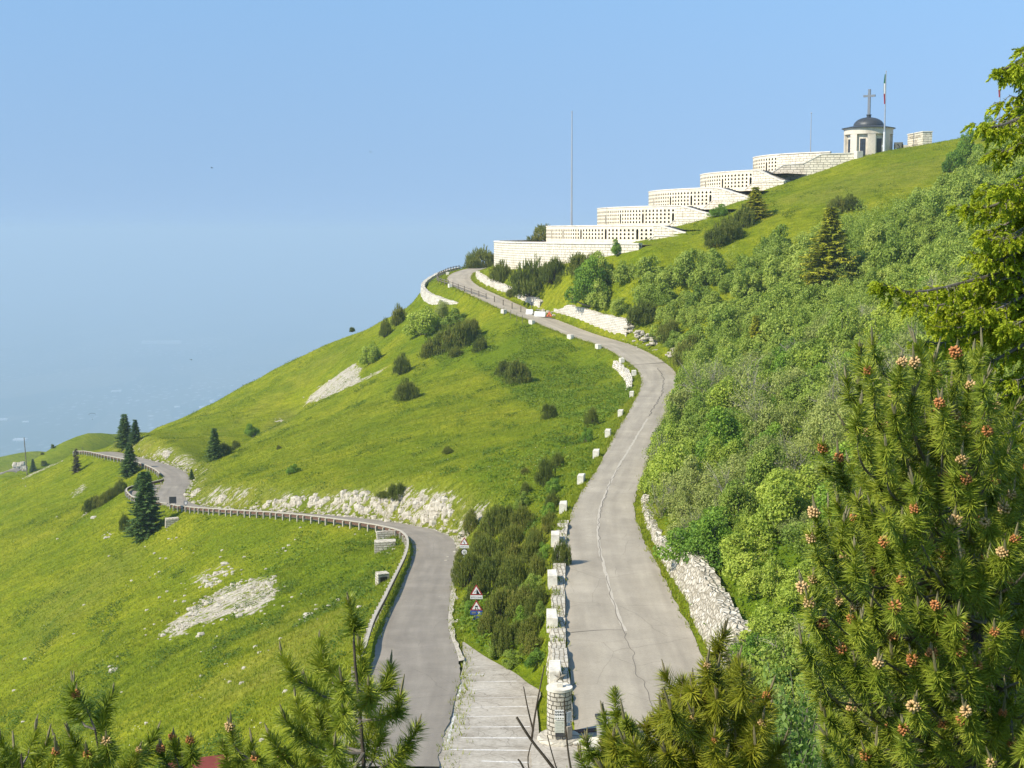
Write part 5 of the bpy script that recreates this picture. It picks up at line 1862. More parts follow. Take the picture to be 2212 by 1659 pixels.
# drain grating, threshold kerb and planter at the gateway
def road_bar(name, u0, v0, u1, v1, wd, hgt, mat, lab, cat, lift=0.0):
    a, b_ = on_up(u0, v0), on_up(u1, v1)
    c = (a + b_) / 2; d = (b_ - a)[:2]; L = np.linalg.norm(d)
    return tag(MB().box((0, 0, hgt / 2 + lift), (L, wd, hgt), bev=0.01).build(name, mat, None, loc=c, rot=(0, 0, math.atan2(d[1], d[0]))), lab, cat)
a, b_ = on_up(1236, 1584), on_up(1400, 1570)
gr = empty("drain_grating", (a + b_) / 2, math.atan2((b_ - a)[1], (b_ - a)[0]), "rust-red drain grating across the start of the upper road", "grating")
L = float(np.linalg.norm((b_ - a)[:2]))
mb = MB()
for x in np.arange(-L / 2, L / 2, 0.09): mb.box((x, 0, 0.03), (0.035, 0.34, 0.04))
mb.box((0, 0.18, 0.03), (L, 0.04, 0.05)).box((0, -0.18, 0.03), (L, 0.04, 0.05))
mb.build("bars", M["iron"], gr)
road_bar("kerb_strip", 1236, 1606, 1400, 1596, 0.7, 0.10, M["coping"], "white threshold kerb in front of the drain grating", "kerb")
g = on_up(1318, 1600)
plt = empty("planter", (g[0] + 0.15, g[1] - 0.4, g[2]), 0.12, "square dark-rimmed concrete planter half hidden by the pines", "planter")
MB().box((0, 0, 0.55), (1.5, 1.5, 1.3), taper=1.08, bev=0.03).build("box", M["concrete"], plt)
MB().box((0, -0.79, 1.22), (1.72, 0.12, 0.16)).box((0, 0.79, 1.22), (1.72, 0.12, 0.16)).box((-0.79, 0, 1.22), (0.12, 1.46, 0.16)).box((0.79, 0, 1.22), (0.12, 1.46, 0.16)).build("rim", M["signdark"], plt)
tag(MB().box((g[0] - 0.9, g[1] - 1.3, g[2] + 0.1), (0.9, 0.7, 0.5), 0.4, bev=0.12).build("stone_block", M["coping"]), "small pale stone block at the foot of the planter", "stone block")
# paved apron at the foot of the pillar
ap = [(1150, 1600, 73.5), (1160, 1659, 68.0), (1420, 1659, 67.6), (1590, 1608, 70.4), (1240, 1607, 72.1)]
A_ = np.array(px(ap)); zc = float(np.mean(A_[:, 2]))
xs, ys = np.arange(1.0, 12.6, 0.6), np.arange(60.5, 73.3, 0.6)
V = [(x, y, float(np.interp(y, UPF[:8, 1], UPF[:8, 2])) - 0.035 + 0.01 * math.sin(x * 3)) for y in ys for x in xs]
nx_ = len(xs)
F = [(j * nx_ + i, j * nx_ + i + 1, (j + 1) * nx_ + i + 1, (j + 1) * nx_ + i) for j in range(len(ys) - 1) for i in range(nx_ - 1)]
mb = MB(); mb.add(V, F, [(p[0], p[1]) for p in V]); tag(mb.build("forecourt", M["bay"]), "cracked pale concrete forecourt around the pillar", kind="structure")

# ------------------------------------------------------------------ road signs
def tri_plate(e, z, s, pic, yaw=0):
    V = TRI(s)
    pl_ = MB(); pl_.prism([(x, z + zz) for x, zz in V], -0.02, 0.02); p1 = pl_.build("triangle_plate", M["signred"], e)
    mb = MB(); c = z + s * 0.2887
    mb.prism([(x * 0.70, c + (zz - s * 0.2887) * 0.70) for x, zz in V], -0.028, -0.021); mb.build("face", M["signwhite"], p1)
    mb = MB()
    for poly in pic: mb.prism([(x * s, c + zz * s) for x, zz in poly], -0.036, -0.029)
    mb.build("pictogram", M["signblack"], p1)
def rect_plate(e, z0, z1, w, mat, dark=None, txt=None):
    p = MB().box((0, 0, (z0 + z1) / 2), (w, 0.03, z1 - z0)).build("plate", mat, e)
    if txt:
        me = text_mesh(txt, (z1 - z0) * 0.72, 0.003)
        link("writing", me, M["signblack"], p, (0, -0.019, z0 + (z1 - z0) * 0.24), (math.pi / 2, 0, 0))
        MB().prism([(-w * 0.42, z0 + 0.06), (-w * 0.36, z0 + 0.06), (-w * 0.39, z1 - 0.04)], -0.024, -0.017).prism([(w * 0.42, z0 + 0.06), (w * 0.36, z0 + 0.06), (w * 0.39, z1 - 0.04)], -0.024, -0.017).build("arrow", M["signblack"], p)
    return p
def disc(e, z, r, mat, nm="round_plate", y=0.0, th=0.02, mb=None):
    t = np.linspace(0, 2 * math.pi, 33)[:-1]
    mb = MB(); mb.prism([(r * math.cos(a), z + r * math.sin(a)) for a in t], y - th, y + th)
    return mb.build(nm, mat, e)
def sign_at(u, vb, vt, extra_right, lab):
    """Foot of a sign whose top shows at vt: stands just off the asphalt."""
    d = ray(u, vb); d = d / d[1]
    Y = np.arange(90, 240, 0.2)
    edge = offs(LOF, LOFN, 1, extra_right)
    return None
# far sign: bends, distance plate, speed 50
ys = 169.0
ys = float(G(1000, 1240)[1])
top = P(1003, 1160, ys); bot = P(1003, 1232, ys)
gz = float(H(bot[0], bot[1]))
sg = empty("road_sign", (top[0], ys, gz), -0.03, "post with bend warning triangle, distance plate and round 50 limit sign", "road sign", "road signs beside the lower road")
hT = top[2] - gz
s_ = 0.95
tri_plate(sg, hT - 0.84, s_, [[(-0.02, -0.16), (0.05, -0.16), (0.05, -0.02), (-0.05, 0.06), (-0.02, 0.20), (-0.09, 0.12), (-0.12, 0.02), (-0.02, -0.05)]])
rect_plate(sg, hT - 1.18, hT - 0.88, 0.95, M["signwhite"], txt="0,4 km")
d1 = disc(sg, hT - 1.60, 0.36, M["signblack"])
disc(d1, hT - 1.60, 0.275, M["signwhite"], "face", -0.012)
me = text_mesh("50", 0.40, 0.003); link("number", me, M["signblack"], d1, (0, -0.036, hT - 1.74), (math.pi / 2, 0, 0))
MB().tube([(0, 0.05, hT - 0.2), (0, 0.05, hT - 2.0), (-0.35, 0.05, hT - 2.6), (-0.4, 0.05, -0.6)], 0.05, 8).build("post", M["steel"], sg)
# near sign
ys = 141.0
ys = float(G(1029, 1338)[1])
top = P(1029, 1262, ys)
gz = float(H(top[0], ys))
hT = top[2] - gz
sg = empty("road_sign", (top[0], ys, gz), -0.02, "post with falling-rock triangle, skid triangle and blue snow plate above a round sign", "road sign", "road signs beside the lower road")
s_ = 1.03
z1 = hT - 0.9
tri_plate(sg, z1, s_, [[(0.0, -0.2), (0.26, -0.2), (0.10, 0.10), (0.02, 0.20), (0.0, 0.0)], [(-0.16, -0.08), (-0.10, -0.08), (-0.10, -0.02), (-0.16, -0.02)], [(-0.09, 0.0), (-0.04, 0.0), (-0.04, 0.05), (-0.09, 0.05)]])
rect_plate(sg, z1 - 0.34, z1 - 0.03, 1.0, M["signwhite"], txt="10,5 km")
z2 = z1 - 0.34 - 0.06 - 0.9
tri_plate(sg, z2, s_, [[(-0.12, -0.02), (0.12, -0.02), (0.09, 0.10), (-0.09, 0.10)], [(-0.12, -0.2), (-0.07, -0.2), (-0.02, -0.08), (-0.08, -0.04)], [(0.17, -0.2), (0.12, -0.2), (0.03, -0.08), (0.09, -0.04)]])
p = MB().box((0, 0, z2 - 0.19), (1.0, 0.03, 0.34)).build("plate", M["signblue"], sg)
mb = MB()
for a in range(3): mb.box((0.22, -0.02, z2 - 0.19), (0.22, 0.008, 0.035)) if a == 0 else mb.prism([(0.22 + 0.11 * math.cos(a * 1.047 + b) + 0, z2 - 0.19 + 0.11 * math.sin(a * 1.047 + b)) for b in (-0.16, 0.16, math.pi - 0.16, math.pi + 0.16)], -0.025, -0.017)
mb.build("snowflake", M["signwhite"], p)
MB().box((-0.22, -0.019, z2 - 0.19), (0.35, 0.006, 0.16)).build("pictogram", M["signgrey"], p)
d1 = disc(sg, z2 - 0.78, 0.38, M["signgrey"])
disc(d1, z2 - 0.78, 0.29, M["signblue"], "face", -0.012)
MB().prism([(-0.10, z2 - 0.92), (0.10, z2 - 0.92), (0.10, z2 - 0.64), (-0.10, z2 - 0.64)], -0.04, -0.033).build("pictogram", M["signgrey"], d1)
MB().tube([(0, 0.05, hT - 0.2), (0, 0.05, -0.6)], 0.05, 8).build("post", M["signdark"], sg)
# backs of the board and the small sign at the far curve
g = G(373, 1096); yb = g[1]
t_, b_ = P(373, 1073, yb), P(373, 1087, yb)
bd = empty("sign_board", (t_[0], yb, g[2]), 0.15, "dark rectangular sign board seen from behind on two posts", "sign board")
h1, h0 = t_[2] - g[2], b_[2] - g[2]
MB().box((0, 0, (h1 + h0) / 2), (1.25, 0.06, h1 - h0)).build("panel", M["signdark"], bd)
for x in (-0.45, 0.45): MB().tube([(x, 0.06, -0.5), (x, 0.06, h1 - 0.05)], 0.05, 6).build("post", M["signgrey"], bd)
MB().box((-0.45, -0.02, h0 - 0.2), (0.35, 0.04, 0.3)).build("small_plate", M["signgrey"], bd)
g = G(401, 1100); yb = g[1]
t_ = P(401, 1082, yb); h1 = t_[2] - g[2]
sg = empty("road_sign", (t_[0], yb, g[2]), 0.1, "small shield-shaped grey sign facing away, right of the dark board", "road sign")
mb = MB(); mb.prism([(-0.33, h1), (0.33, h1), (0.36, h1 - 0.5), (0.0, h1 - 0.95), (-0.36, h1 - 0.5)], -0.02, 0.02); pp = mb.build("plate", M["signgrey"], sg)
mb = MB(); mb.prism([(-0.18, h1 - 0.14), (0.2, h1 - 0.14), (0.2, h1 - 0.62), (-0.18, h1 - 0.62)], -0.03, -0.021); mb.build("face", M["signwhite"], pp)
MB().tube([(0, 0.05, -0.5), (0, 0.05, h1 - 0.1)], 0.045, 6).build("post", M["signgrey"], sg)
# poles on the left slope
for u, vb, vt, r_, lab in ((59, 1027, 945, 0.14, "tall thin wooden pole standing alone on the left slope"), (177.5, 978, 966, 0.08, "short thin pole beyond the end of the lower road")):
    g = G(u, vb)
    if g is None: g = P(u, vb, 380)
    t_ = P(u - (7 if r_ > 0.1 else 0), vt, g[1])
    MBp = MB().tube([(0, 0, -0.8), (t_[0] - g[0], 0, t_[2] - g[2])], [r_, r_ * 0.7], 8)
    tag(MBp.build("pole", M["wood"], None, loc=g), lab, "pole")
# red-roofed shed tucked below the frame's lower edge
g = P(430, 1659, 62.0)
sh_ = empty("shed", (g[0], g[1], g[2] - 2.6), 0.35, "little shed with a dark red sheet roof among the foreground pines", "shed")
MB().box((0, 0, 1.1), (2.2, 2.0, 2.6)).build("walls", M["railwood"], sh_)
mb = MB(); mb.prism([(-1.35, 2.3), (1.35, 2.3), (1.35, 2.38), (0.0, 3.1), (-1.35, 2.38)], -1.3, 1.3, lambda p: (p[1], p[0], p[2])); mb.build("roof", M["tilered"], sh_)
# ------------------------------------------------------------------ foliage materials
def mat_leaf(name, stops, trans=0.32, hue=0.0, tw=1.25, rough=0.6):
    """Leaf colour varies by leaf (attribute var) and by plant (object random)."""
    k = NT(name)
    f = k.math("ADD", k.math("MULTIPLY", k.attr("var"), 0.72), k.math("MULTIPLY", k.rand(), 0.28))
    c = k.ramp(f, stops)
    t = k.mix(1.0, c, (tw, tw, 0.8), "MULTIPLY")
    return k.leaf(c, trans, rough, t)


ML = {}
ML["green"] = mat_leaf("broad_leaves_green", [(0.1, (0.118, 0.195, 0.028)), (0.5, (0.234, 0.323, 0.045)), (0.9, (0.396, 0.464, 0.083))])
ML["bright"] = mat_leaf("broad_leaves_bright", [(0.1, (0.179, 0.263, 0.032)), (0.5, (0.324, 0.412, 0.050)), (0.9, (0.501, 0.561, 0.090))])
ML["grey"] = mat_leaf("broad_leaves_greyish", [(0.1, (0.161, 0.203, 0.046)), (0.5, (0.283, 0.333, 0.081)), (0.9, (0.443, 0.474, 0.138))])
ML["deep"] = mat_leaf("broad_leaves_deep", [(0.1, (0.078, 0.166, 0.022)), (0.5, (0.157, 0.281, 0.031)), (0.9, (0.290, 0.416, 0.042))])
ML["mugo"] = mat_leaf("dwarf_pine_needles", [(0.1, (0.073, 0.107, 0.020)), (0.5, (0.166, 0.208, 0.032)), (0.85, (0.319, 0.308, 0.053)), (1.0, (0.508, 0.348, 0.099))], 0.12)
ML["spruce"] = mat_leaf("spruce_needles", [(0.1, (0.033, 0.075, 0.023)), (0.5, (0.073, 0.143, 0.035)), (0.95, (0.160, 0.235, 0.049))], 0.12)
ML["goldspruce"] = mat_leaf("yellowish_spruce_needles", [(0.1, (0.171, 0.215, 0.023)), (0.5, (0.381, 0.397, 0.031)), (0.95, (0.724, 0.634, 0.055))], 0.15)
ML["deadbrown"] = mat_leaf("withered_needles", [(0.1, (0.06, 0.055, 0.035)), (0.5, (0.11, 0.10, 0.06)), (0.95, (0.17, 0.15, 0.10))], 0.1)
ML["tuft"] = mat_leaf("grass_blades", [(0.05, (0.124, 0.182, 0.010)), (0.5, (0.212, 0.263, 0.014)), (0.85, (0.303, 0.305, 0.025)), (1.0, (0.424, 0.363, 0.078))], 0.3)
ML["under"] = mat_leaf("undergrowth_leaves", [(0.1, (0.061, 0.127, 0.009)), (0.5, (0.133, 0.217, 0.014)), (0.9, (0.234, 0.291, 0.027))], 0.3)
ML["pine"] = mat_leaf("pine_needles", [(0.05, (0.086, 0.131, 0.018)), (0.5, (0.192, 0.253, 0.024)), (0.95, (0.382, 0.418, 0.052))], 0.15, rough=0.45)
ML["pinegold"] = mat_leaf("yellow_green_pine_needles", [(0.05, (0.105, 0.128, 0.013)), (0.5, (0.254, 0.272, 0.022)), (0.95, (0.490, 0.459, 0.056))], 0.15, rough=0.45)
ML["newshoot"] = mat_leaf("new_spruce_shoots", [(0.1, (0.261, 0.330, 0.021)), (0.5, (0.470, 0.542, 0.038)), (0.95, (0.712, 0.739, 0.085))], 0.35)
ML["oldspruce"] = mat_leaf("old_spruce_needles", [(0.1, (0.048, 0.076, 0.014)), (0.5, (0.121, 0.147, 0.025)), (0.95, (0.220, 0.210, 0.054))], 0.1)
ML["candle"] = mat_leaf("pine_candles", [(0.0, (0.16, 0.125, 0.07)), (0.5, (0.24, 0.22, 0.12)), (1.0, (0.30, 0.31, 0.19))], 0.1)
ML["sapleaf"] = mat_leaf("sapling_leaves", [(0.1, (0.075, 0.150, 0.022)), (0.5, (0.145, 0.24, 0.045)), (0.95, (0.26, 0.36, 0.10))], 0.35)
def mat_bark(name, a, b):
    k = NT(name)
    return k.pbr(k.ramp(k.noise(k.obj(), 14, 5, 0.7), [(0.3, a), (0.7, b)]), 0.9, spec=0.1)
M["bark"] = mat_bark("grey_bark", (0.10, 0.085, 0.07), (0.22, 0.20, 0.175))
M["barkdark"] = mat_bark("dark_bark", (0.045, 0.036, 0.028), (0.12, 0.10, 0.08))
M["barkpale"] = mat_bark("pale_bark", (0.20, 0.18, 0.145), (0.36, 0.335, 0.28))
M["pollen"] = mat_bark("pollen_cone_orange", (0.36, 0.13, 0.045), (0.62, 0.30, 0.12))
M["pollentan"] = mat_bark("pollen_cone_tan", (0.48, 0.30, 0.13), (0.72, 0.52, 0.27))


def unit(a): return a / (np.linalg.norm(a, axis=-1, keepdims=True) + 1e-9)
def rdir(rg, n): return unit(rg.normal(size=(n, 3)))


def leaf_quads(C, A, B, fold=0.0):
    """Diamond leaves: centre C, half-length vector A, half-width vector B -> V, F(quads)."""
    n = len(C)
    V = np.stack([C - A, C + B - A * 0.1, C + A, C - B - A * 0.1], 1).reshape(-1, 3)
    return V, np.arange(4 * n).reshape(n, 4)


def shrub_mesh(seed, nl=16, leaves=4200, size=0.078, flat_=0.85, open_=0.0):
    """A domed bush of unit radius made of leaf clumps; returns (foliage mesh data, stem builder)."""
    rg = np.random.default_rng(seed)
    cen, rad_ = [], []
    for i in range(nl):
        a = rg.uniform(0, 2 * math.pi); e = math.asin(rg.uniform(0.02, 1)); q = rg.uniform(0.38, 0.86)
        cen.append((q * math.cos(a) * math.cos(e), q * math.sin(a) * math.cos(e), 0.12 + q * math.sin(e) * flat_ * 1.25)); rad_.append(rg.uniform(0.16, 0.40))
    cen, rad_ = np.array(cen), np.array(rad_)
    w_ = rad_ ** 2; w_ /= w_.sum()
    li = rg.choice(nl, leaves, p=w_)
    d = rdir(rg, leaves)
    d[:, 2] = np.where(d[:, 2] < -0.35, -d[:, 2], d[:, 2])
    # sub-clumps: pull leaves toward a few twig ends on each lobe
    tw = rdir(rg, nl * 14).reshape(nl, 14, 3)
    pick = tw[li, rg.integers(0, 14, leaves)]
    d = unit(d * 0.55 + pick * 0.75)
    rr = rad_[li] * rg.uniform(0.62, 1.12, leaves)
    C = cen[li] + d * rr[:, None] * np.array([1, 1, 0.85])
    C[:, 2] = np.maximum(C[:, 2], rg.uniform(0, 0.15, leaves))
    nrm = unit(d * 0.7 + rdir(rg, leaves) * 0.75 + np.array([0, 0, 0.35]))
    A = unit(np.cross(nrm, rdir(rg, leaves)))
    B = np.cross(nrm, A)
    sz = size * rg.uniform(0.6, 1.35, leaves)
    V, F = leaf_quads(C, A * (sz * 0.62)[:, None], B * (sz * 0.40)[:, None])
    lobe = rg.uniform(0, 1, nl)
    var = np.repeat(np.clip(lobe[li] * 0.45 + rg.uniform(0, 0.6, leaves), 0, 1), 4)
    me = mesh_np("foliage", V, F, var=var)
    mb = MB()
    for i in range(nl):
        b0 = np.array([rg.normal(0, 0.06), rg.normal(0, 0.06), -0.08])
        t = cen[i] + d[i] * 0.1
        mid = (b0 + t) / 2 + rg.normal(0, 0.06, 3) + np.array([0, 0, 0.05])
        mb.tube([b0, mid, t], [0.016, 0.011, 0.004], 4, cap=False)
        for _ in range(4):
            e2 = t + unit(rg.normal(0, 1, 3) + np.array([0, 0, 0.6])) * rad_[i] * rg.uniform(0.7, 1.05 + open_)
            mb.tube([mid * 0.3 + t * 0.7, (t + e2) / 2 + rg.normal(0, 0.02, 3), e2], [0.007, 0.005, 0.002], 3, cap=False)
    return me, mb.mesh("stems")


def mugo_mesh(seed, tufts=760, flat_=0.62):
    """Dwarf pine of unit radius: upright brush-like shoots over low spreading limbs."""
    rg = np.random.default_rng(seed)
    nl = 13
    a = rg.uniform(0, 2 * math.pi, nl); q = np.sqrt(rg.uniform(0, 1, nl)) * 0.72
    cen = np.stack([q * np.cos(a), q * np.sin(a), 0.10 + (1 - q) * flat_ * 0.75 * rg.uniform(0.6, 1.25, nl)], 1)
    rad_ = rg.uniform(0.24, 0.42, nl)
    no = 9                                    # low outer limbs that rest on the ground
    ao = np.arange(no) * 2 * math.pi / no + rg.uniform(0, 0.5, no)
    cen = np.concatenate([cen, np.stack([0.72 * np.cos(ao), 0.72 * np.sin(ao), rg.uniform(-0.12, 0.10, no)], 1)])
    rad_ = np.r_[rad_, rg.uniform(0.24, 0.36, no)]
    nl += no
    li = rg.integers(0, nl, tufts)
    d = rdir(rg, tufts); d[:, 2] = np.abs(d[:, 2]) * 1.1 - 0.15
    base_ = cen[li] + d * rad_[li][:, None] * rg.uniform(0.7, 1.05, tufts)[:, None] * np.array([1, 1, 0.8])
    base_[:, 2] = np.maximum(base_[:, 2], -0.25)
    ax = unit(d * 0.5 + np.array([0, 0, 0.95]) + rg.normal(0, 0.18, (tufts, 3)))
    L = rg.uniform(0.13, 0.27, tufts)
    nb = 26
    t = rg.uniform(0, 1, (tufts, nb))
    rd = rdir(rg, tufts * nb).reshape(tufts, nb, 3)
    rd = unit(rd - (rd * ax[:, None]).sum(-1, keepdims=True) * ax[:, None])
    dirn = unit(ax[:, None] * (0.55 + 0.5 * t[..., None]) + rd * (0.95 - 0.45 * t[..., None]))
    b0 = base_[:, None] + ax[:, None] * (t * L[:, None])[..., None]
    nl_ = 0.085 * rg.uniform(0.7, 1.3, (tufts, nb))
    tip = b0 + dirn * nl_[..., None]
    side = unit(np.cross(dirn, rd + 0.01)) * 0.0115
    V = np.stack([b0 - side, b0 + side, tip], 2).reshape(-1, 3)
    F = np.arange(len(V)).reshape(-1, 3)
    lv = rg.uniform(0, 1, nl)
    var = np.repeat(np.clip(lv[li][:, None] * 0.35 + rg.uniform(0, 0.45, (tufts, nb)) + 0.25 * t, 0, 1).ravel(), 3)
    me = mesh_np("foliage", V, F, var=var)
    mb = MB()
    for i in range(nl):
        mb.tube([(0, 0, -0.1), cen[i] * np.array([0.6, 0.6, 0.45]), cen[i] + np.array([0, 0, rad_[i] * 0.6])], [0.028, 0.02, 0.008], 4, cap=False)
    return me, mb.mesh("stems")


def spruce_mesh(seed, levels=30, per=11, slim=0.30, gap=0.12):
    """Conical tree of unit height; slim = half width at the foot."""
    rg = np.random.default_rng(seed)
    Cs, As, Bs, vs = [], [], [], []
    mb = MB()
    mb.tube([(0, 0, -0.05), (0, 0, 0.5), (0, 0, 0.98)], [0.018, 0.011, 0.002], 6, cap=False)
    for l in range(levels):
        f = (l + 0.3) / levels
        z = 0.03 + 0.95 * f
        Lb = slim * (1 - f) ** 0.82 * rg.uniform(0.8, 1.12) + 0.012
        n = max(5, int(per * (1 - f * 0.45)))
        off = rg.uniform(0, 6.28)
        for b in range(n):
            a = off + 2 * math.pi * b / n + rg.normal(0, 0.18)
            if rg.random() < gap: continue
            L = Lb * rg.uniform(0.68, 1.15)
            droop = rg.uniform(0.10, 0.42) * (1 - 0.7 * f)
            h = np.array([math.cos(a), math.sin(a), 0]); s = np.array([-math.sin(a), math.cos(a), 0])
            m = max(4, int(L / 0.016))
            t = (np.arange(m) + 0.5) / m
            p = h * (t * L)[:, None] + np.array([0, 0, 1]) * (z - droop * L * t ** 1.3 + 0.16 * L * np.maximum(t - 0.7, 0) * 2)[:, None]
            mb.tube([(0, 0, z), p[len(p) // 2], p[-1]], [0.004, 0.003, 0.0012], 3, cap=False)
            wd = 0.030 * (1.15 - t) + 0.010
            bv = rg.uniform(0, 0.45)
            for sg in (-1, 1, 0, 0):
                dirv = unit(h * 0.75 + s * sg * 0.9 + np.array([0, 0, -0.38 if sg == 0 else -0.12]) + rg.normal(0, 0.22, (m, 3)))
                ln = wd * rg.uniform(0.75, 1.35, m)
                C = p + dirv * (ln * 0.8)[:, None]
                nrm = unit(rg.normal(0, 0.6, (m, 3)) + np.array([0, 0, 1.0]))
                B = unit(np.cross(nrm, dirv))
                Cs.append(C); As.append(dirv * ln[:, None]); Bs.append(B * (ln * 0.30)[:, None]); vs.append(np.clip(bv + rg.uniform(0, 0.4, m) + 0.25 * t, 0, 1))
    C, A, B, v = map(np.concatenate, (Cs, As, Bs, vs))
    V, F = leaf_quads(C, A, B)
    return mesh_np("crown", V, F, var=np.repeat(v, 4)), mb.mesh("trunk")


PROTO = {}
def protos(kind, n, fn, leafm, barkm):
    PROTO[kind] = []
    for i in range(n):
        a, b = fn(i)
        a.materials.append(leafm); b.materials.append(barkm)
        PROTO[kind].append((a, b))
protos("green", 5, lambda i: shrub_mesh(11 + i, 22, 9500, 0.054, open_=0.15), ML["green"], M["bark"])
protos("bright", 3, lambda i: shrub_mesh(31 + i, 20, 9500, 0.056), ML["bright"], M["bark"])
protos("grey", 4, lambda i: shrub_mesh(51 + i, 22, 6800, 0.046, 0.9, 0.35), ML["grey"], M["bark"])
protos("deep", 3, lambda i: shrub_mesh(71 + i, 20, 9500, 0.053), ML["deep"], M["bark"])
protos("bare", 3, lambda i: shrub_mesh(171 + i, 26, 2300, 0.042, 0.95, 0.5), ML["grey"], M["barkpale"])
protos("mugo", 4, lambda i: mugo_mesh(91 + i), ML["mugo"], M["barkdark"])
protos("spruce", 4, lambda i: spruce_mesh(111 + i), ML["spruce"], M["barkdark"])
protos("goldspruce", 2, lambda i: spruce_mesh(131 + i, 26, 15, 0.36, 0.06), ML["goldspruce"], M["barkdark"])
protos("dead", 1, lambda i: spruce_mesh(141, 18, 8, 0.24, 0.3), ML["deadbrown"], M["bark"])

KIND = {"green": ("bush", "foliage", "stems"), "bright": ("bush", "foliage", "stems"), "grey": ("bush", "foliage", "stems"), "deep": ("bush", "foliage", "stems"), "bare": ("bush", "foliage", "stems"),
        "mugo": ("dwarf_pine", "foliage", "stems"), "spruce": ("spruce_tree", "crown", "trunk"), "goldspruce": ("spruce_tree", "crown", "trunk"), "dead": ("withered_tree", "crown", "trunk")}


def plant(kind, p, sx, sz, label, group=None, cat=None, sy=None):
    nm, c_, s_ = KIND[kind]
    a, b = PROTO[kind][RNG.integers(len(PROTO[kind]))]
    e = empty(nm, p, RNG.uniform(0, 6.28), label, cat or nm.replace("_", " ").replace("withered tree", "tree").replace("spruce tree", "tree").replace("dwarf pine", "dwarf pine"), group)
    e.scale = (sx, sy or sx * RNG.uniform(0.9, 1.1), sz)
    link(c_, a, None, e); link(s_, b, None, e)
    return e


def plant_px(kind, u, vb, wpx, hpx, label, group=None, Y=None, sink=0.06):
    g = G(u, vb) if Y is None else P(u, vb, Y)
    if g is None: g = P(u, vb, 395)
    s = g[1] / FPX
    if kind in ("spruce", "goldspruce", "dead"):
        h = hpx * s * 1.03
        k_ = {"spruce": 0.235, "goldspruce": 0.30, "dead": 0.22}[kind]
        return plant(kind, (g[0], g[1], g[2] - 0.1), wpx * s / 2 / k_, h, label, group)
    r = wpx * s / 2 * 1.08
    return plant(kind, (g[0], g[1], g[2] - sink * r), r, hpx * s / (1.05 if kind != "mugo" else 0.86), label, group)


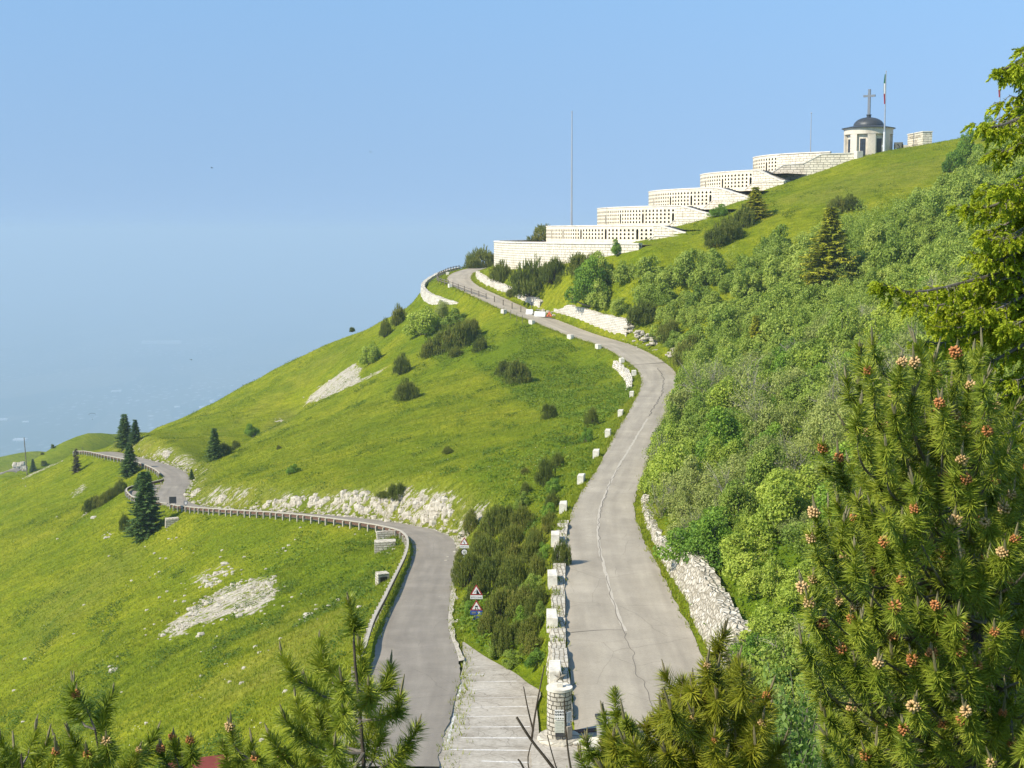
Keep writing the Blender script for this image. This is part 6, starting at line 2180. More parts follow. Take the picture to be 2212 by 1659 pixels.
# ------------------------------------------------------------------ single trees and bushes one can tell apart
T = [("spruce", 270, 964, 46, 72, "tall dark spruce on the skyline where the lower road disappears"), ("spruce", 293, 957, 30, 52, "slimmer dark spruce right behind the tall skyline spruce"),
     ("spruce", 281, 1027, 44, 72, "dark spruce between the far guard rail and the hairpin lay-by"), ("spruce", 303, 1060, 34, 40, "small round spruce inside the curve of the hairpin rail"),
     ("spruce", 317, 1156, 88, 142, "biggest dark spruce, standing below the hairpin beside a wall stub"), ("mugo", 269, 1144, 22, 34, "little dark bush at the left foot of the biggest spruce"),
     ("dead", 166, 1020, 30, 54, "greyish half-withered conifer alone on the left slope"), ("spruce", 464, 992, 40, 70, "green spruce in the hollow above the far road bend"),
     ("mugo", 484, 984, 32, 28, "dark bush leaning against the spruce in the hollow"), ("mugo", 510, 968, 18, 18, "small dark bush right of the spruce in the hollow"), ("mugo", 500, 975, 16, 12, "lowest little bush in the hollow"),
     ("deep", 545, 942, 38, 26, "loose green bush on the edge of the near meadow spur"), ("spruce", 414, 1036, 14, 24, "tiny young spruce at the inner edge of the far road"),
     ("mugo", 861, 700, 36, 38, "dark bush just under the skyline left of the big light bush"), ("mugo", 834, 726, 26, 34, "narrow dark bush left of the big light bush"),
     ("bright", 915, 722, 92, 62, "big light-green bush below the rounded bastion wall"), ("grey", 953, 690, 40, 40, "silvery grey bush against the bastion wall"), ("green", 985, 700, 60, 34, "low green bush right of the silvery bush under the bastion"),
     ("bright", 800, 786, 52, 48, "round bright-green bush just above the large scree patch"), ("mugo", 928, 770, 44, 36, "leftmost dwarf pine of the dark clump below the bastion"), ("mugo", 960, 760, 56, 50, "second dwarf pine of the dark clump below the bastion"),
     ("mugo", 993, 748, 60, 56, "tall middle dwarf pine of the dark clump below the bastion"), ("mugo", 1016, 735, 40, 50, "right end dwarf pine of the dark clump below the bastion"), ("mugo", 984, 770, 34, 22, "low brownish bush in front of the dark clump below the bastion"),
     ("mugo", 1037, 758, 32, 30, "single round dwarf pine right of the dark clump"), ("mugo", 870, 806, 44, 38, "single dark dwarf pine right of the scree streaks"), ("mugo", 879, 862, 52, 40, "dwarf pine on the open slope below the scree streaks"),
     ("mugo", 1092, 812, 42, 32, "left half of the paired dwarf pines in the middle of the slope"), ("mugo", 1118, 828, 58, 48, "right half of the paired dwarf pines in the middle of the slope"), ("mugo", 1187, 904, 34, 34, "small dwarf pine on the slope left of the long straight road"),
     ("mugo", 1278, 920, 30, 42, "upright dwarf pine beside the grassy road edge"), ("deep", 1268, 955, 36, 34, "green bush under the upright dwarf pine by the road edge"), ("mugo", 1205, 1010, 26, 32, "slim dwarf pine in the thin row left of the road"),
     ("mugo", 1178, 1046, 48, 58, "dense dwarf pine in the thin row left of the road"), ("mugo", 1137, 1068, 26, 28, "lowest dwarf pine at the left end of the thin row"), ("deep", 1200, 1065, 50, 34, "leafy bush under the thin row of dwarf pines"),
     ("mugo", 1018, 1148, 34, 46, "upright dark dwarf pine just right of the 50 sign"), ("mugo", 1134, 1000 + 25, 20, 14, "tiny bush on the meadow above the cut bank"), ("mugo", 968, 980, 24, 14, "small flat bush in the middle of the meadow"),
     ("deep", 633, 1022, 32, 20, "low bush on the meadow above the left half of the cut"), ("mugo", 858, 1078, 40, 36, "dark brownish bush overhanging the top of the rock cut"), ("mugo", 828, 1074, 30, 14, "low heathery bush on the rim of the rock cut"),
     ("mugo", 1083, 606, 48, 38, "dark dwarf pine below the left end of the base wall"), ("mugo", 1150, 632, 96, 72, "large brownish dwarf pine clump in front of the base wall"), ("mugo", 1196, 610, 56, 48, "dwarf pine right beside the large clump at the base wall"),
     ("mugo", 1105, 640, 24, 16, "small tuft of dwarf pine in the grass above the long low wall"), ("mugo", 1262, 590, 78, 46, "dark dwarf pine hiding the foot of the base wall"), ("deep", 1334, 552, 30, 32, "round green bush where the base wall meets the meadow"),
     ("deep", 1282, 655, 96, 88, "large two-toned deep green bush above the tall retaining wall"), ("mugo", 1040, 578, 64, 44, "dark pine bush on the skyline behind the base wall"), ("mugo", 1020, 580, 40, 24, "lower dark bush on the skyline beside the timber fence"),
     ("mugo", 1575, 515, 64, 48, "left dwarf pine of the strip running up to the lone spruce"), ("mugo", 1548, 530, 50, 40, "lowest dwarf pine of the strip below the lone spruce"), ("mugo", 1606, 490, 46, 42, "dwarf pine touching the foot of the lone spruce"),
     ("goldspruce", 1631, 472, 66, 68, "lone green spruce on the meadow before the fourth terrace"), ("mugo", 1497, 470, 0, 0, ""), ("mugo", 1808, 458, 42, 30, "left of two dark dwarf pines high on the meadow edge"), ("mugo", 1838, 452, 44, 28, "right of two dark dwarf pines high on the meadow edge"),
     ("goldspruce", 1792, 625, 150, 178, "broad yellow-green spruce rising from the thicket"), ("goldspruce", 1632, 775, 64, 96, "small yellow-green spruce lower in the thicket"), ("deep", 1552, 466, 44, 24, "low green bush at the right end of the second terrace"),
     ("mugo", 1392, 694, 74, 42, "dark brown dwarf pine above the wall fragments"), ("mugo", 1446, 738, 50, 44, "dwarf pine left of the larger one at the outer bend"), ("mugo", 1492, 792, 76, 60, "large dwarf pine at the outer bend of the upper road"),
     ("deep", 2090, 352, 60, 66, "deep green bush on the summit ridge behind the right spruce"), ("deep", 2060, 372, 46, 46, "deep green bush on the summit meadow's right edge"), ("deep", 2130, 300, 50, 46, "bush on the skyline nearest the right spruce"),
     ("mugo", 761, 716, 12, 10, "lone tiny bush on the skyline ridge"), ("mugo", 1160, 515, 0, 0, ""), ("mugo", 603, 1030 - 60, 12, 9, "speck of a bush high on the meadow spur")]
for kind, u, vb, wp, hp, lab in T:
    if wp: plant_px(kind, u, vb, wp, hp, lab)
# dark bush behind the terraces
q = cyl(R(101), 98.0, -3.1)
plant("mugo", q, 6.5, 5.5, "dark bush peeping over the base terrace behind the lowest niche wall")

# the mass between the two roads
MASS = [(1072, 1152, 66, 62), (1040, 1185, 46, 40), (1130, 1150, 52, 60), (1105, 1190, 60, 60), (1160, 1190, 56, 54), (1050, 1215, 66, 62), (1012, 1262, 66, 70), (1060, 1280, 72, 70), (1115, 1260, 76, 66),
        (1165, 1250, 50, 50), (1085, 1345, 84, 74), (1135, 1330, 70, 62), (1100, 1405, 76, 66), (1145, 1390, 62, 56), (1060, 1370, 60, 48), (1212, 1222, 42, 52), (1170, 1310, 40, 44), (1090, 1130, 40, 40), (1150, 1215, 60, 56), (1030, 1300, 56, 50), (1190, 1150, 40, 44), (1120, 1225, 66, 56), (1080, 1240, 56, 52), (1000, 1225, 40, 46), (1160, 1330, 52, 50), (1115, 1310, 64, 50), (1192, 1105, 34, 40), (1155, 1420, 56, 44)]
for i, (u, v, wp, hp) in enumerate(MASS):
    plant_px("mugo", u, v, wp, hp, "dark dwarf pine in the dense clump between the two roads" if u < 1200 else "dwarf pine leaning over the wall and shading the upper road",
             "dwarf pines between the two roads" if u < 1200 else None)
for i, (u, v, wp, hp) in enumerate([(1150, 1290, 60, 50), (1130, 1360, 50, 44), (1170, 1350, 40, 44), (1160, 1440, 60, 40), (1110, 1440, 60, 36), (1175, 1210, 44, 40), (1070, 1420, 50, 30), (1020, 1330, 44, 34), (1130, 1100, 44, 36), (1190, 1120, 40, 36)]):
    plant_px(["green", "deep"][i % 2], u, v, wp, hp, "leafy green bush among the dwarf pines between the two roads", "leafy bushes between the two roads")
for i, (u, v) in enumerate([(203, 1100), (216, 1094), (229, 1087), (241, 1079), (252, 1072), (263, 1063), (192, 1106)]):
    plant_px("mugo", u, v, 26, 26, "dark dwarf pine in the hedge-like row left of the hairpin", "dwarf pine row left of the hairpin")

# thicket on the right-hand slope
THICK = [(1384, 1075), (1400, 985), (1420, 915), (1446, 872), (1478, 828), (1505, 800), (1450, 742), (1345, 690), (1255, 655), (1262, 612), (1345, 578), (1420, 590), (1490, 598), (1560, 578), (1640, 560),
         (1720, 540), (1800, 518), (1900, 482), (2000, 446), (2060, 404), (2110, 345), (2300, 280), (2300, 1800), (1640, 1800), (1650, 1480), (1612, 1390), (1560, 1225), (1490, 1200), (1410, 1145)]
cand = np.stack([RNG.uniform(8, 150, 64000), RNG.uniform(44, 345, 64000)], 1)
cz = H(cand[:, 0], cand[:, 1])
cu, cv = iproj(np.c_[cand, cz])
ok = in_poly(cu, cv, THICK) & (cu < 2290) & (cv < 1750)
cand = cand[ok]; cz = cz[ok]; cu = cu[ok]; cv = cv[ok]
# keep clear of the road
dr = np.min(np.hypot(cand[:, 0, None] - UPC[None, ::3, 0], cand[:, 1, None] - UPC[None, ::3, 1]) - UPC[None, ::3, 3] / 2, 1)
kept = []
for i in range(len(cand)):
    y = cand[i, 1]
    dmin = np.interp(y, [75, 130, 220, 340], [2.9, 3.3, 4.2, 5.0])
    if dr[i] < 1.9: continue
    if any((cand[i, 0] - k_[0]) ** 2 + (y - k_[1]) ** 2 < dmin * dmin for k_ in kept[-4000:]): continue
    kept.append((cand[i, 0], y, cz[i], cu[i], cv[i], dr[i]))
kept.sort(key=lambda t: t[1])
TL = {"green": "green leafy bush in the dense thicket right of the upper road", "bright": "fresh light-green bush in the dense thicket right of the upper road",
      "grey": "greyish willow-like bush in the dense thicket right of the upper road", "deep": "deep green bush in the dense thicket right of the upper road",
      "bare": "wiry half-bare bush with pale twigs in the thicket right of the upper road"}
print("THICKET", len(kept))
NOBJ = 296
mass = []
for i, (x, y, z, u, v, d_) in enumerate(kept):
    f = float(vnoise(np.array([x / 17.0]), np.array([y / 17.0]), 77)[0]) + RNG.normal(0, 0.33)
    kind = "grey" if f > 0.16 else "bright" if f < -0.50 else "deep" if -0.50 <= f < -0.24 else "green"
    if f > 0.30 and RNG.random() < 0.45 or RNG.random() < 0.05: kind = "bare"
    r = float(np.interp(y, [75, 130, 220, 340], [2.3, 2.7, 3.4, 4.0])) * RNG.uniform(0.65, 1.35)
    h = r * RNG.uniform(0.8, 1.5)
    r = min(r, max(1.3, d_ * 0.95)); h = min(h, r * 1.5)
    if i < NOBJ:
        plant(kind, (x, y, z - 0.15), r, h, TL[kind], "bushes of the thicket")
    else:
        mass.append((kind, x, y, z, r, h))
if mass:
    # beyond the first few hundred: one mass of the same bushes
    Vs, Fs, vs, n0 = [], [], [], 0
    for kind, x, y, z, r, h in mass:
        a = PROTO[kind][RNG.integers(len(PROTO[kind]))][0]
        V = np.empty(len(a.vertices) * 3, dtype=np.float32); a.vertices.foreach_get("co", V); V = V.reshape(-1, 3)
        va = np.empty(len(a.vertices), dtype=np.float32); a.attributes["var"].data.foreach_get("value", va)
        sel = RNG.random(len(V) // 4) < 0.62
        sel4 = np.repeat(sel, 4)
        V, va = V[sel4], va[sel4]
        # enlarge the remaining leaves a little about their centres
        Q = V.reshape(-1, 4, 3); c = Q.mean(1, keepdims=True); V = (c + (Q - c) * 1.25).reshape(-1, 3)
        t = RNG.uniform(0, 6.28); ca, sa = math.cos(t), math.sin(t)
        W_ = np.stack([x + r * (ca * V[:, 0] - sa * V[:, 1]), y + r * (sa * V[:, 0] + ca * V[:, 1]), z - 0.15 + h * V[:, 2]], 1)
        Vs.append(W_); vs.append(np.clip(va * 0.75 + RNG.uniform(0, 0.25) + {"grey": 0.1, "bright": 0.18, "deep": -0.22, "green": 0.0, "bare": 0.05}[kind], 0, 1)); Fs.append(np.arange(len(V)).reshape(-1, 4) + n0); n0 += len(V)
    me = mesh_np("far_thicket", np.concatenate(Vs), np.concatenate(Fs), var=np.concatenate(vs)); me.materials.append(ML["green"])
    tag(link("far_thicket", me), "unbroken mass of bushes high on the right-hand slope", "thicket", kind="stuff")

# ------------------------------------------------------------------ grass blades and undergrowth
def blades(name, x, y, z, hmin, hmax, wd, nb, mat, label, lean=0.35, varb=None):
    n = len(x)
    b0 = np.repeat(np.stack([x, y, z], 1), nb, 0) + np.c_[RNG.normal(0, 0.09, (n * nb, 2)), np.zeros(n * nb)]
    d = unit(np.c_[RNG.normal(0, lean, (n * nb, 2)), np.ones(n * nb)])
    h = RNG.uniform(hmin, hmax, n * nb)
    th = RNG.uniform(0, math.pi, n * nb)
    s = np.c_[np.cos(th), np.sin(th), np.zeros(n * nb)] * (wd * RNG.uniform(0.6, 1.4, n * nb) / 2)[:, None]
    V = np.stack([b0 - s, b0 + s, b0 + d * h[:, None]], 1).reshape(-1, 3)
    base_v = np.repeat(varb if varb is not None else RNG.uniform(0.2, 0.6, n), nb)
    var = np.repeat(np.clip(base_v + RNG.uniform(-0.2, 0.25, n * nb), 0, 1), 3)
    me = mesh_np(name, V, np.arange(len(V)).reshape(-1, 3), var=var)
    me.materials.append(mat)
    return tag(link(name, me), label, "grass", kind="stuff")


def field(n, x0, x1, y0, y1):
    x, y = RNG.uniform(x0, x1, n), RNG.uniform(y0, y1, n)
    z = H(x, y)
    u, v = iproj(np.stack([x, y, z], 1))
    ix, iy = np.rint(x).astype(int) - X0, np.rint(y).astype(int) - Y0
    dd = dist[np.clip(iy, 0, NY - 1), np.clip(ix, 0, NX - 1)]
    ok = (u > -60) & (u < 2270) & (v < 1720) & (dd > 0.5) & ~inside[np.clip(iy, 0, NY - 1), np.clip(ix, 0, NX - 1)]
    for poly, s_ in ROCKS[:5]:
        ok &= ~(in_poly(u, v, poly) & ((vnoise(x * 0.25, y / 1.3, 88) > -0.15) | (RNG.random(n) < 0.45)))
    return x[ok], y[ok], z[ok], u[ok], v[ok], dd[ok]


gx, gy, gz_, gu, gv, gd = [np.concatenate(t) for t in zip(field(120000, -80, 40, 66, 180), field(110000, -125, 60, 170, 300), field(70000, -140, 130, 290, 412))]
mt = ~in_poly(gu, gv, THICK) | (gd < 3)
vb = np.clip(0.44 + 0.20 * vnoise(gx / 13, gy / 13, 21) + 0.27 * vnoise(gx / 3.2, gy / 3.2, 22) + 0.2 * vnoise(gx / 1.2, gy / 1.2, 23), 0.03, 0.95)
for poly, s_ in DRY: vb = np.where(in_poly(gu, gv, poly) & (RNG.random(len(vb)) < 0.8), np.clip(vb + 0.55 * s_, 0, 1), vb)
vb = np.clip(vb + 0.16 * vnoise(gx / 24, gy / 24, 24), 0.02, 1)
blades("grass", gx[mt], gy[mt], gz_[mt] - 0.04, 0.14, 0.42, 0.075, 3, ML["tuft"], "short meadow grass covering the slopes", varb=vb[mt])
# rougher growth along road edges, wall tops and on the steep bank
ex, ey, ez = [], [], []
for C_, N_, sides in ((UPF, UPFN, (-1, 1)), (LOF, LOFN, (-1, 1))):
    for sd_ in sides:
        for rep in range(7):
            e_ = C_[:, 3] / 2 + np.abs(RNG.normal(0.25, 0.45, len(C_)))
            q = C_[:, :2] + N_ * (sd_ * e_)[:, None] + RNG.normal(0, 0.15, (len(C_), 2))
            gate = vnoise(C_[:, 1] / 4.0 + rep, C_[:, 0] / 4.0 + sd_, 31) > (-0.25 if C_ is UPF else 0.05)
            near_wall = (C_[:, 1] > 73) & (C_[:, 1] < 128) & (sd_ == -1) & (C_ is UPF)
            gate &= ~near_wall | (RNG.random(len(C_)) < 0.35)
            ex.append(q[gate, 0]); ey.append(q[gate, 1])
ex, ey = np.concatenate(ex), np.concatenate(ey)
ez = H(ex, ey)
blades("verge_grass", ex, ey, ez - 0.03, 0.18, 0.55, 0.08, 4, ML["tuft"], "rough tufts of grass along the road edges", 0.5, varb=RNG.uniform(0.2, 0.75, len(ex)))
mw_ = (UPF[:, 1] > 76) & (UPF[:, 1] < 130)
wx, wy, wz = [], [], []
for rep in range(9):
    q = UPF[mw_][:, :2] - UPFN[mw_] * (UPF[mw_][:, 3] / 2 + RNG.uniform(0.35, 1.35, int(mw_.sum())))[:, None]
    gt = vnoise(UPF[mw_][:, 1] / 1.7, UPF[mw_][:, 1] * 0 + 3, 93) > 0.12
    wx.append(q[gt, 0]); wy.append(q[gt, 1]); wz.append(UPF[mw_][gt, 2] + 0.18)
blades("wall_weeds", np.concatenate(wx), np.concatenate(wy), np.concatenate(wz), 0.15, 0.42, 0.06, 4, ML["tuft"], "weeds and dry grass growing on top of the parking wall", 0.5, varb=RNG.uniform(0.3, 0.95, len(np.concatenate(wx))))
# leafy undergrowth: under the thicket, on the lush bank and in patches of the meadow
def cover(name, x, y, z, hmax, size, mat, label, per=5):
    n = len(x) * per
    C = np.repeat(np.stack([x, y, z], 1), per, 0) + np.c_[RNG.normal(0, 0.28, (n, 2)), RNG.uniform(0.05, hmax, n)]
    C[:, 2] = np.maximum(C[:, 2], H(C[:, 0], C[:, 1]) + 0.03)
    nrm = unit(RNG.normal(0, 0.6, (n, 3)) + np.array([0, 0, 1.0])); A = unit(np.cross(nrm, rdir(RNG, n))); B = np.cross(nrm, A)
    sz = size * RNG.uniform(0.5, 1.4, n)
    V, F = leaf_quads(C, A * (sz * 0.6)[:, None], B * (sz * 0.38)[:, None])
    var = np.repeat(np.clip(0.45 + 0.3 * vnoise(C[:, 0] / 2.5, C[:, 1] / 2.5, 41) + RNG.uniform(-0.25, 0.25, n), 0, 1), 4)
    me = mesh_np(name, V, F, var=var); me.materials.append(mat)
    return tag(link(name, me), label, "undergrowth", kind="stuff")
ux, uy, uz, uu, uv_, ud = field(90000, 6, 130, 66, 330)
mk = (in_poly(uu, uv_, THICK) | in_poly(uu, uv_, LUSH[4][0])) & (ud > 1.2) & (RNG.random(len(ux)) < np.interp(uy, [70, 130, 330], [1, 0.9, 0.35]))
cover("undergrowth", ux[mk], uy[mk], uz[mk], 0.9, 0.24, ML["under"], "leafy undergrowth between the bushes of the thicket", 5)
bx, by, bz, bu, bv, bd = field(60000, -40, 30, 90, 330)
mk = np.zeros(len(bx), bool)
for j, pr in ((0, 0.8), (1, 0.35), (2, 0.18), (3, 1.0), (5, 0.25), (6, 0.6)):
    mk |= in_poly(bu, bv, LUSH[j][0]) & (RNG.random(len(bx)) < pr) & (vnoise(bx / 4.5, by / 4.5, 61) > -0.35)
cover("undergrowth", bx[mk], by[mk], bz[mk], 0.55, 0.26, ML["under"], "lush herb patches on the meadow banks", 5)

# scattered herb clumps and flower heads break up the meadow
hx, hy, hz_, hu, hv, hd = [np.concatenate(t) for t in zip(field(90000, -90, 40, 80, 200), field(60000, -120, 70, 200, 330), field(40000, -120, 130, 300, 410))]
mk = ~in_poly(hu, hv, THICK) & (vnoise(hx / 3.0, hy / 6.0, 71) + 0.7 * vnoise(hx / 11, hy / 16, 72) > 0.62)
cover("meadow_herbs", hx[mk], hy[mk], hz_[mk], 0.38, 0.20, mat_leaf("herb_leaves", [(0.1, (0.075, 0.125, 0.008)), (0.5, (0.125, 0.20, 0.014)), (0.9, (0.19, 0.265, 0.03))], 0.35), "darker herb clumps scattered through the meadow grass", 4)
mk = ~in_poly(hu, hv, THICK) & (vnoise(hx / 7.0, hy / 9.0, 75) > 0.25) & (RNG.random(len(hx)) < 0.10)
n_ = int(mk.sum())
C = np.stack([hx[mk], hy[mk], hz_[mk] + RNG.uniform(0.2, 0.42, n_)], 1)
A = unit(np.c_[RNG.normal(0, 1, (n_, 2)), RNG.normal(0, 0.3, n_)]); B = unit(np.cross(A, np.array([0, 0, 1.0]) + RNG.normal(0, 0.3, (n_, 3))))
V, F = leaf_quads(C, A * 0.05, B * 0.05)
fm = mat_leaf("flower_heads", [(0.1, (0.55, 0.45, 0.05)), (0.45, (0.6, 0.52, 0.08)), (0.55, (0.72, 0.70, 0.62)), (1.0, (0.75, 0.74, 0.68))], 0.2)
me = mesh_np("flowers", V, F, var=np.repeat(RNG.uniform(0, 1, n_), 4)); me.materials.append(fm)
tag(link("wild_flowers", me), "tiny yellow and white flower heads dotted over the meadow", "flowers", kind="stuff")
# ------------------------------------------------------------------ far ridges beyond the near hill
def far_hill(name, crest, depth_back, drop_back, depth_front, drop_front, label, nx=70, nz=14, seed=0, mat=None):
    Cq = resample(np.c_[np.array(px(crest)), np.zeros(len(crest))], 6.0)[:, :3]
    Cq[:, 2] += vnoise(Cq[:, 0] / 25, Cq[:, 1] / 25, seed) * 0.8
    rows = []
    for t in np.linspace(-1, 1, nz * 2 + 1):
        if t < 0:
            q = Cq + np.array([0, depth_front * t, 0]); q[:, 2] -= drop_front * abs(t) ** 1.15
        else:
            q = Cq + np.array([0, depth_back * t, 0]); q[:, 2] -= drop_back * t ** 1.2
        q[:, 2] += (vnoise(q[:, 0] / 30, q[:, 1] / 30, seed + 1) * 3.0 + vnoise(q[:, 0] / 11, q[:, 1] / 11, seed + 2) * 1.0) * min(1, abs(t) * 4)
        rows.append(q)
    A = np.array(rows)
    n, m = A.shape[:2]
    V = A.reshape(-1, 3)
    idx = np.arange(n * m).reshape(n, m)
    F = np.stack([idx[:-1, :-1].ravel(), idx[:-1, 1:].ravel(), idx[1:, 1:].ravel(), idx[1:, :-1].ravel()], 1)
    nr = np.cross(V[F[0, 1]] - V[F[0, 0]], V[F[0, 2]] - V[F[0, 0]])
    if nr[2] < 0: F = F[:, ::-1]
    tag(link(name, mesh_np(name, V, F, smooth=True, attrs={"rock": np.full(len(V), 0.04), "dry": np.full(len(V), 0.1), "lush": np.full(len(V), 0.35)}), M["grass"]), label, kind="structure")
    return A


HA = far_hill("far_hill", [(-260, 1120, 560), (0, 1022, 590), (60, 1000, 600), (86, 984, 605), (110, 969, 610), (157, 948, 618), (199, 935, 625), (235, 937, 630), (262, 936, 636), (320, 935, 645), (420, 960, 660)], 260, 210, 170, 120,
              "green shoulder of the mountain beyond the near slope", seed=4)
HB = far_hill("far_hill", [(-420, 1150, 860), (-120, 1020, 880), (0, 986, 900), (86, 974, 915), (150, 985, 925), (260, 1010, 940)], 500, 420, 260, 200, "more distant darker green shoulder at the left edge", seed=9)


def on_hill(A, u, v):
    """Point of a far hill nearest to a sight line."""
    V = A.reshape(-1, 3)
    a, b = iproj(V)
    m = len(A) // 2
    k_ = int(np.argmin(np.hypot(a - u, b - v)))
    return V[k_]


for u, v, wp, hp, lab in ((68, 1012, 20, 30, "dark bushy conifer on the far shoulder beside the distant road"), (83, 1005, 14, 14, "low dark bush right of the far bushy conifer"), (122, 967, 9, 10, "small dark tree on the crest of the far shoulder"),
                          (93, 974, 6, 6, "speck of a tree left on the far crest"), (86, 978, 7, 7, "another tiny tree low on the far crest"), (48, 1000, 10, 9, "tiny dark bush above the distant road")):
    q = on_hill(HA, u, v)
    s = q[1] / FPX
    plant("spruce" if hp > 20 else "mugo", (q[0], q[1], q[2] - 0.3), wp * s / (0.55 if hp > 20 else 2), hp * s, lab)
# the distant piece of road on the far shoulder, with its rock cutting
qs = []
for u, v in ((-40, 1030), (5, 1021), (14, 1016), (24, 1013.5), (36, 1014), (46, 1018)):
    qs.append(P(u, v, 560))
Cq = resample(np.c_[np.array(qs), np.full(len(qs), 5.5)], 2.0)
tag(ribbon("far_road", Cq, normals2d(Cq), M["road_dark"], nx=3, wob=0.05), "distant bend of grey road on the far shoulder", kind="structure")
mb = MB()
for j in range(50):
    q = P(RNG.uniform(30, 56), RNG.uniform(1001, 1014), 566)
    rock(mb, q, RNG.uniform(0.4, 1.0), 20000 + j, 0.9)
tag(mb.build("rock_outcrop", M["rock"]), "pale rock cutting above the distant road bend", "rock outcrop", "rock outcrops in the road cut")

# a long white hall and larger roofs on the plain
def plain_pt(u, v):
    d = ray(u, v); return d * (-1648.0 / d[2])
def hall(u0, u1, v, hgt, wid, lab):
    a, b_ = plain_pt(u0, v), plain_pt(u1, v - 0.5)
    c = (a + b_) / 2; dd = (b_ - a)[:2]; L = float(np.linalg.norm(dd))
    mb = MB()
    mb.prism([(-wid / 2, 0), (wid / 2, 0), (wid / 2, hgt * 0.8), (0, hgt), (-wid / 2, hgt * 0.8)], -L / 2, L / 2, lambda p: (p[1], p[0], p[2]))
    e = empty("hall", (c[0], c[1], -1650), math.atan2(dd[1], dd[0]), lab, "hall", "white halls on the plain")
    mb.build("body", M["white"], e)
for u0, u1, v, h_, w_, lab in ((308, 392, 742, 45, 160, "very long white hall alone far out on the hazy plain"), (30, 58, 951, 16, 90, "white hall on the plain near the left edge below the pole"), (0, 16, 907, 14, 80, "white hall on the plain at the far left edge"),
                               (430, 446, 881, 14, 120, "white hall on the plain close to the hill's skyline"), (455, 462, 868, 22, 60, "small bright hall on the plain just left of the hill's skyline"), (378, 388, 880, 14, 70, "white hall on the plain left of the one by the skyline"),
                               (48, 62, 912, 12, 60, "pair-like white hall on the plain right of the far left one"), (240, 262, 846, 14, 80, "faint white hall on the plain above the paraglider")):
    hall(u0, u1, v, h_, w_, lab)

# paraglider and birds in the air
q = P(199, 893, 1500)
pg = empty("paraglider", q, 0.3, "dark paraglider wing drifting above the plain", "paraglider")
V, F = [], []
for i in range(17):
    t = -1.15 + 2.3 * i / 16
    for j, (cy_, th) in enumerate(((-1.0, 0.0), (-0.2, 0.25), (1.2, 0.0), (-0.2, -0.08))):
        V.append((4.2 * math.sin(t), cy_ * math.cos(t * 0.8), 2.1 * math.cos(t) + th - 2.0))
for i in range(16):
    for j in range(4): F.append((i * 4 + j, (i + 1) * 4 + j, (i + 1) * 4 + (j + 1) % 4, i * 4 + (j + 1) % 4))
mb = MB(); mb.add(V, F); mb.build("wing", M["signdark"], pg, smooth=True)
mb = MB()
for i in range(0, 17, 2):
    t = -1.15 + 2.3 * i / 16
    mb.tube([(4.2 * math.sin(t), 0, 2.1 * math.cos(t) - 2.0), (0, 0, -6.0)], 0.012, 3)
mb.build("lines", M["signgrey"], pg)
MB().box((0, 0, -6.4), (0.5, 0.9, 0.8), bev=0.15).build("harness", M["signdark"], pg)
for u, v, Y, lab in ((458, 362.5, 160, "small dark bird in the left part of the blue sky"), (801, 328.5, 170, "small dark bird in the middle of the blue sky"), (413, 777, 150, "dark bird gliding in front of the hazy plain")):
    q = P(u, v, Y)
    mb = MB()
    V = [(0, -0.16, 0), (0.05, 0, 0.03), (0, 0.16, 0), (-0.05, 0, 0.03), (0.19, -0.02, 0.07), (0.24, 0.06, 0.06), (0.02, 0.08, 0.02), (-0.19, -0.02, 0.07), (-0.24, 0.06, 0.06), (-0.02, 0.08, 0.02), (0, 0, -0.045)]
    F = [(0, 1, 3), (1, 2, 3), (0, 10, 1), (1, 10, 2), (2, 10, 3), (3, 10, 0), (1, 4, 5, 6), (3, 9, 8, 7)]
    mb.add(V, F)
    tag(mb.build("bird", M["signblack"], None, loc=q, rot=(0, 0, RNG.uniform(0, 3))), lab, "bird")
# ------------------------------------------------------------------ foreground conifers
def shoots_mesh(base, axis, L, n, nlen, wd, rg, a0=62, a1=24, bend=0.0):
    """Needles of many shoots at once. base (S,3), axis (S,3), L (S,), n needles each -> V, F, per-vertex var seed."""
    S = len(base)
    t = rg.uniform(0, 1, (S, n)) ** 0.85
    rd = rdir(rg, S * n).reshape(S, n, 3)
    rd = unit(rd - (rd * axis[:, None]).sum(-1, keepdims=True) * axis[:, None])
    ang = np.radians(a0 + (a1 - a0) * t + rg.normal(0, 9, (S, n)))
    d = axis[:, None] * np.cos(ang)[..., None] + rd * np.sin(ang)[..., None]
    b0 = base[:, None] + axis[:, None] * (t * L[:, None])[..., None]
    ln = nlen * rg.uniform(0.75, 1.2, (S, n)) * (0.72 + 0.28 * np.minimum(1, (1 - t) * 4))
    tip = b0 + d * ln[..., None]
    if bend: tip[..., 2] -= bend * ln * (np.abs(d[..., :2]).sum(-1))
    mid = (b0 + tip) / 2 + np.array([0, 0, 1.0]) * (bend * 0.25 * ln)[..., None]
    side = unit(np.cross(d, rd + rg.normal(0, 0.3, rd.shape))) * (wd / 2)
    V = np.stack([b0 - side * 0.7, b0 + side * 0.7, mid + side, mid - side, tip], 2)
    V = V.reshape(-1, 3)
    k_ = np.arange(S * n)[:, None] * 5
    F = np.concatenate([k_ + np.array([[0, 1, 2]]), k_ + np.array([[0, 2, 3]]), k_ + np.array([[3, 2, 4]])])
    return V, F, t


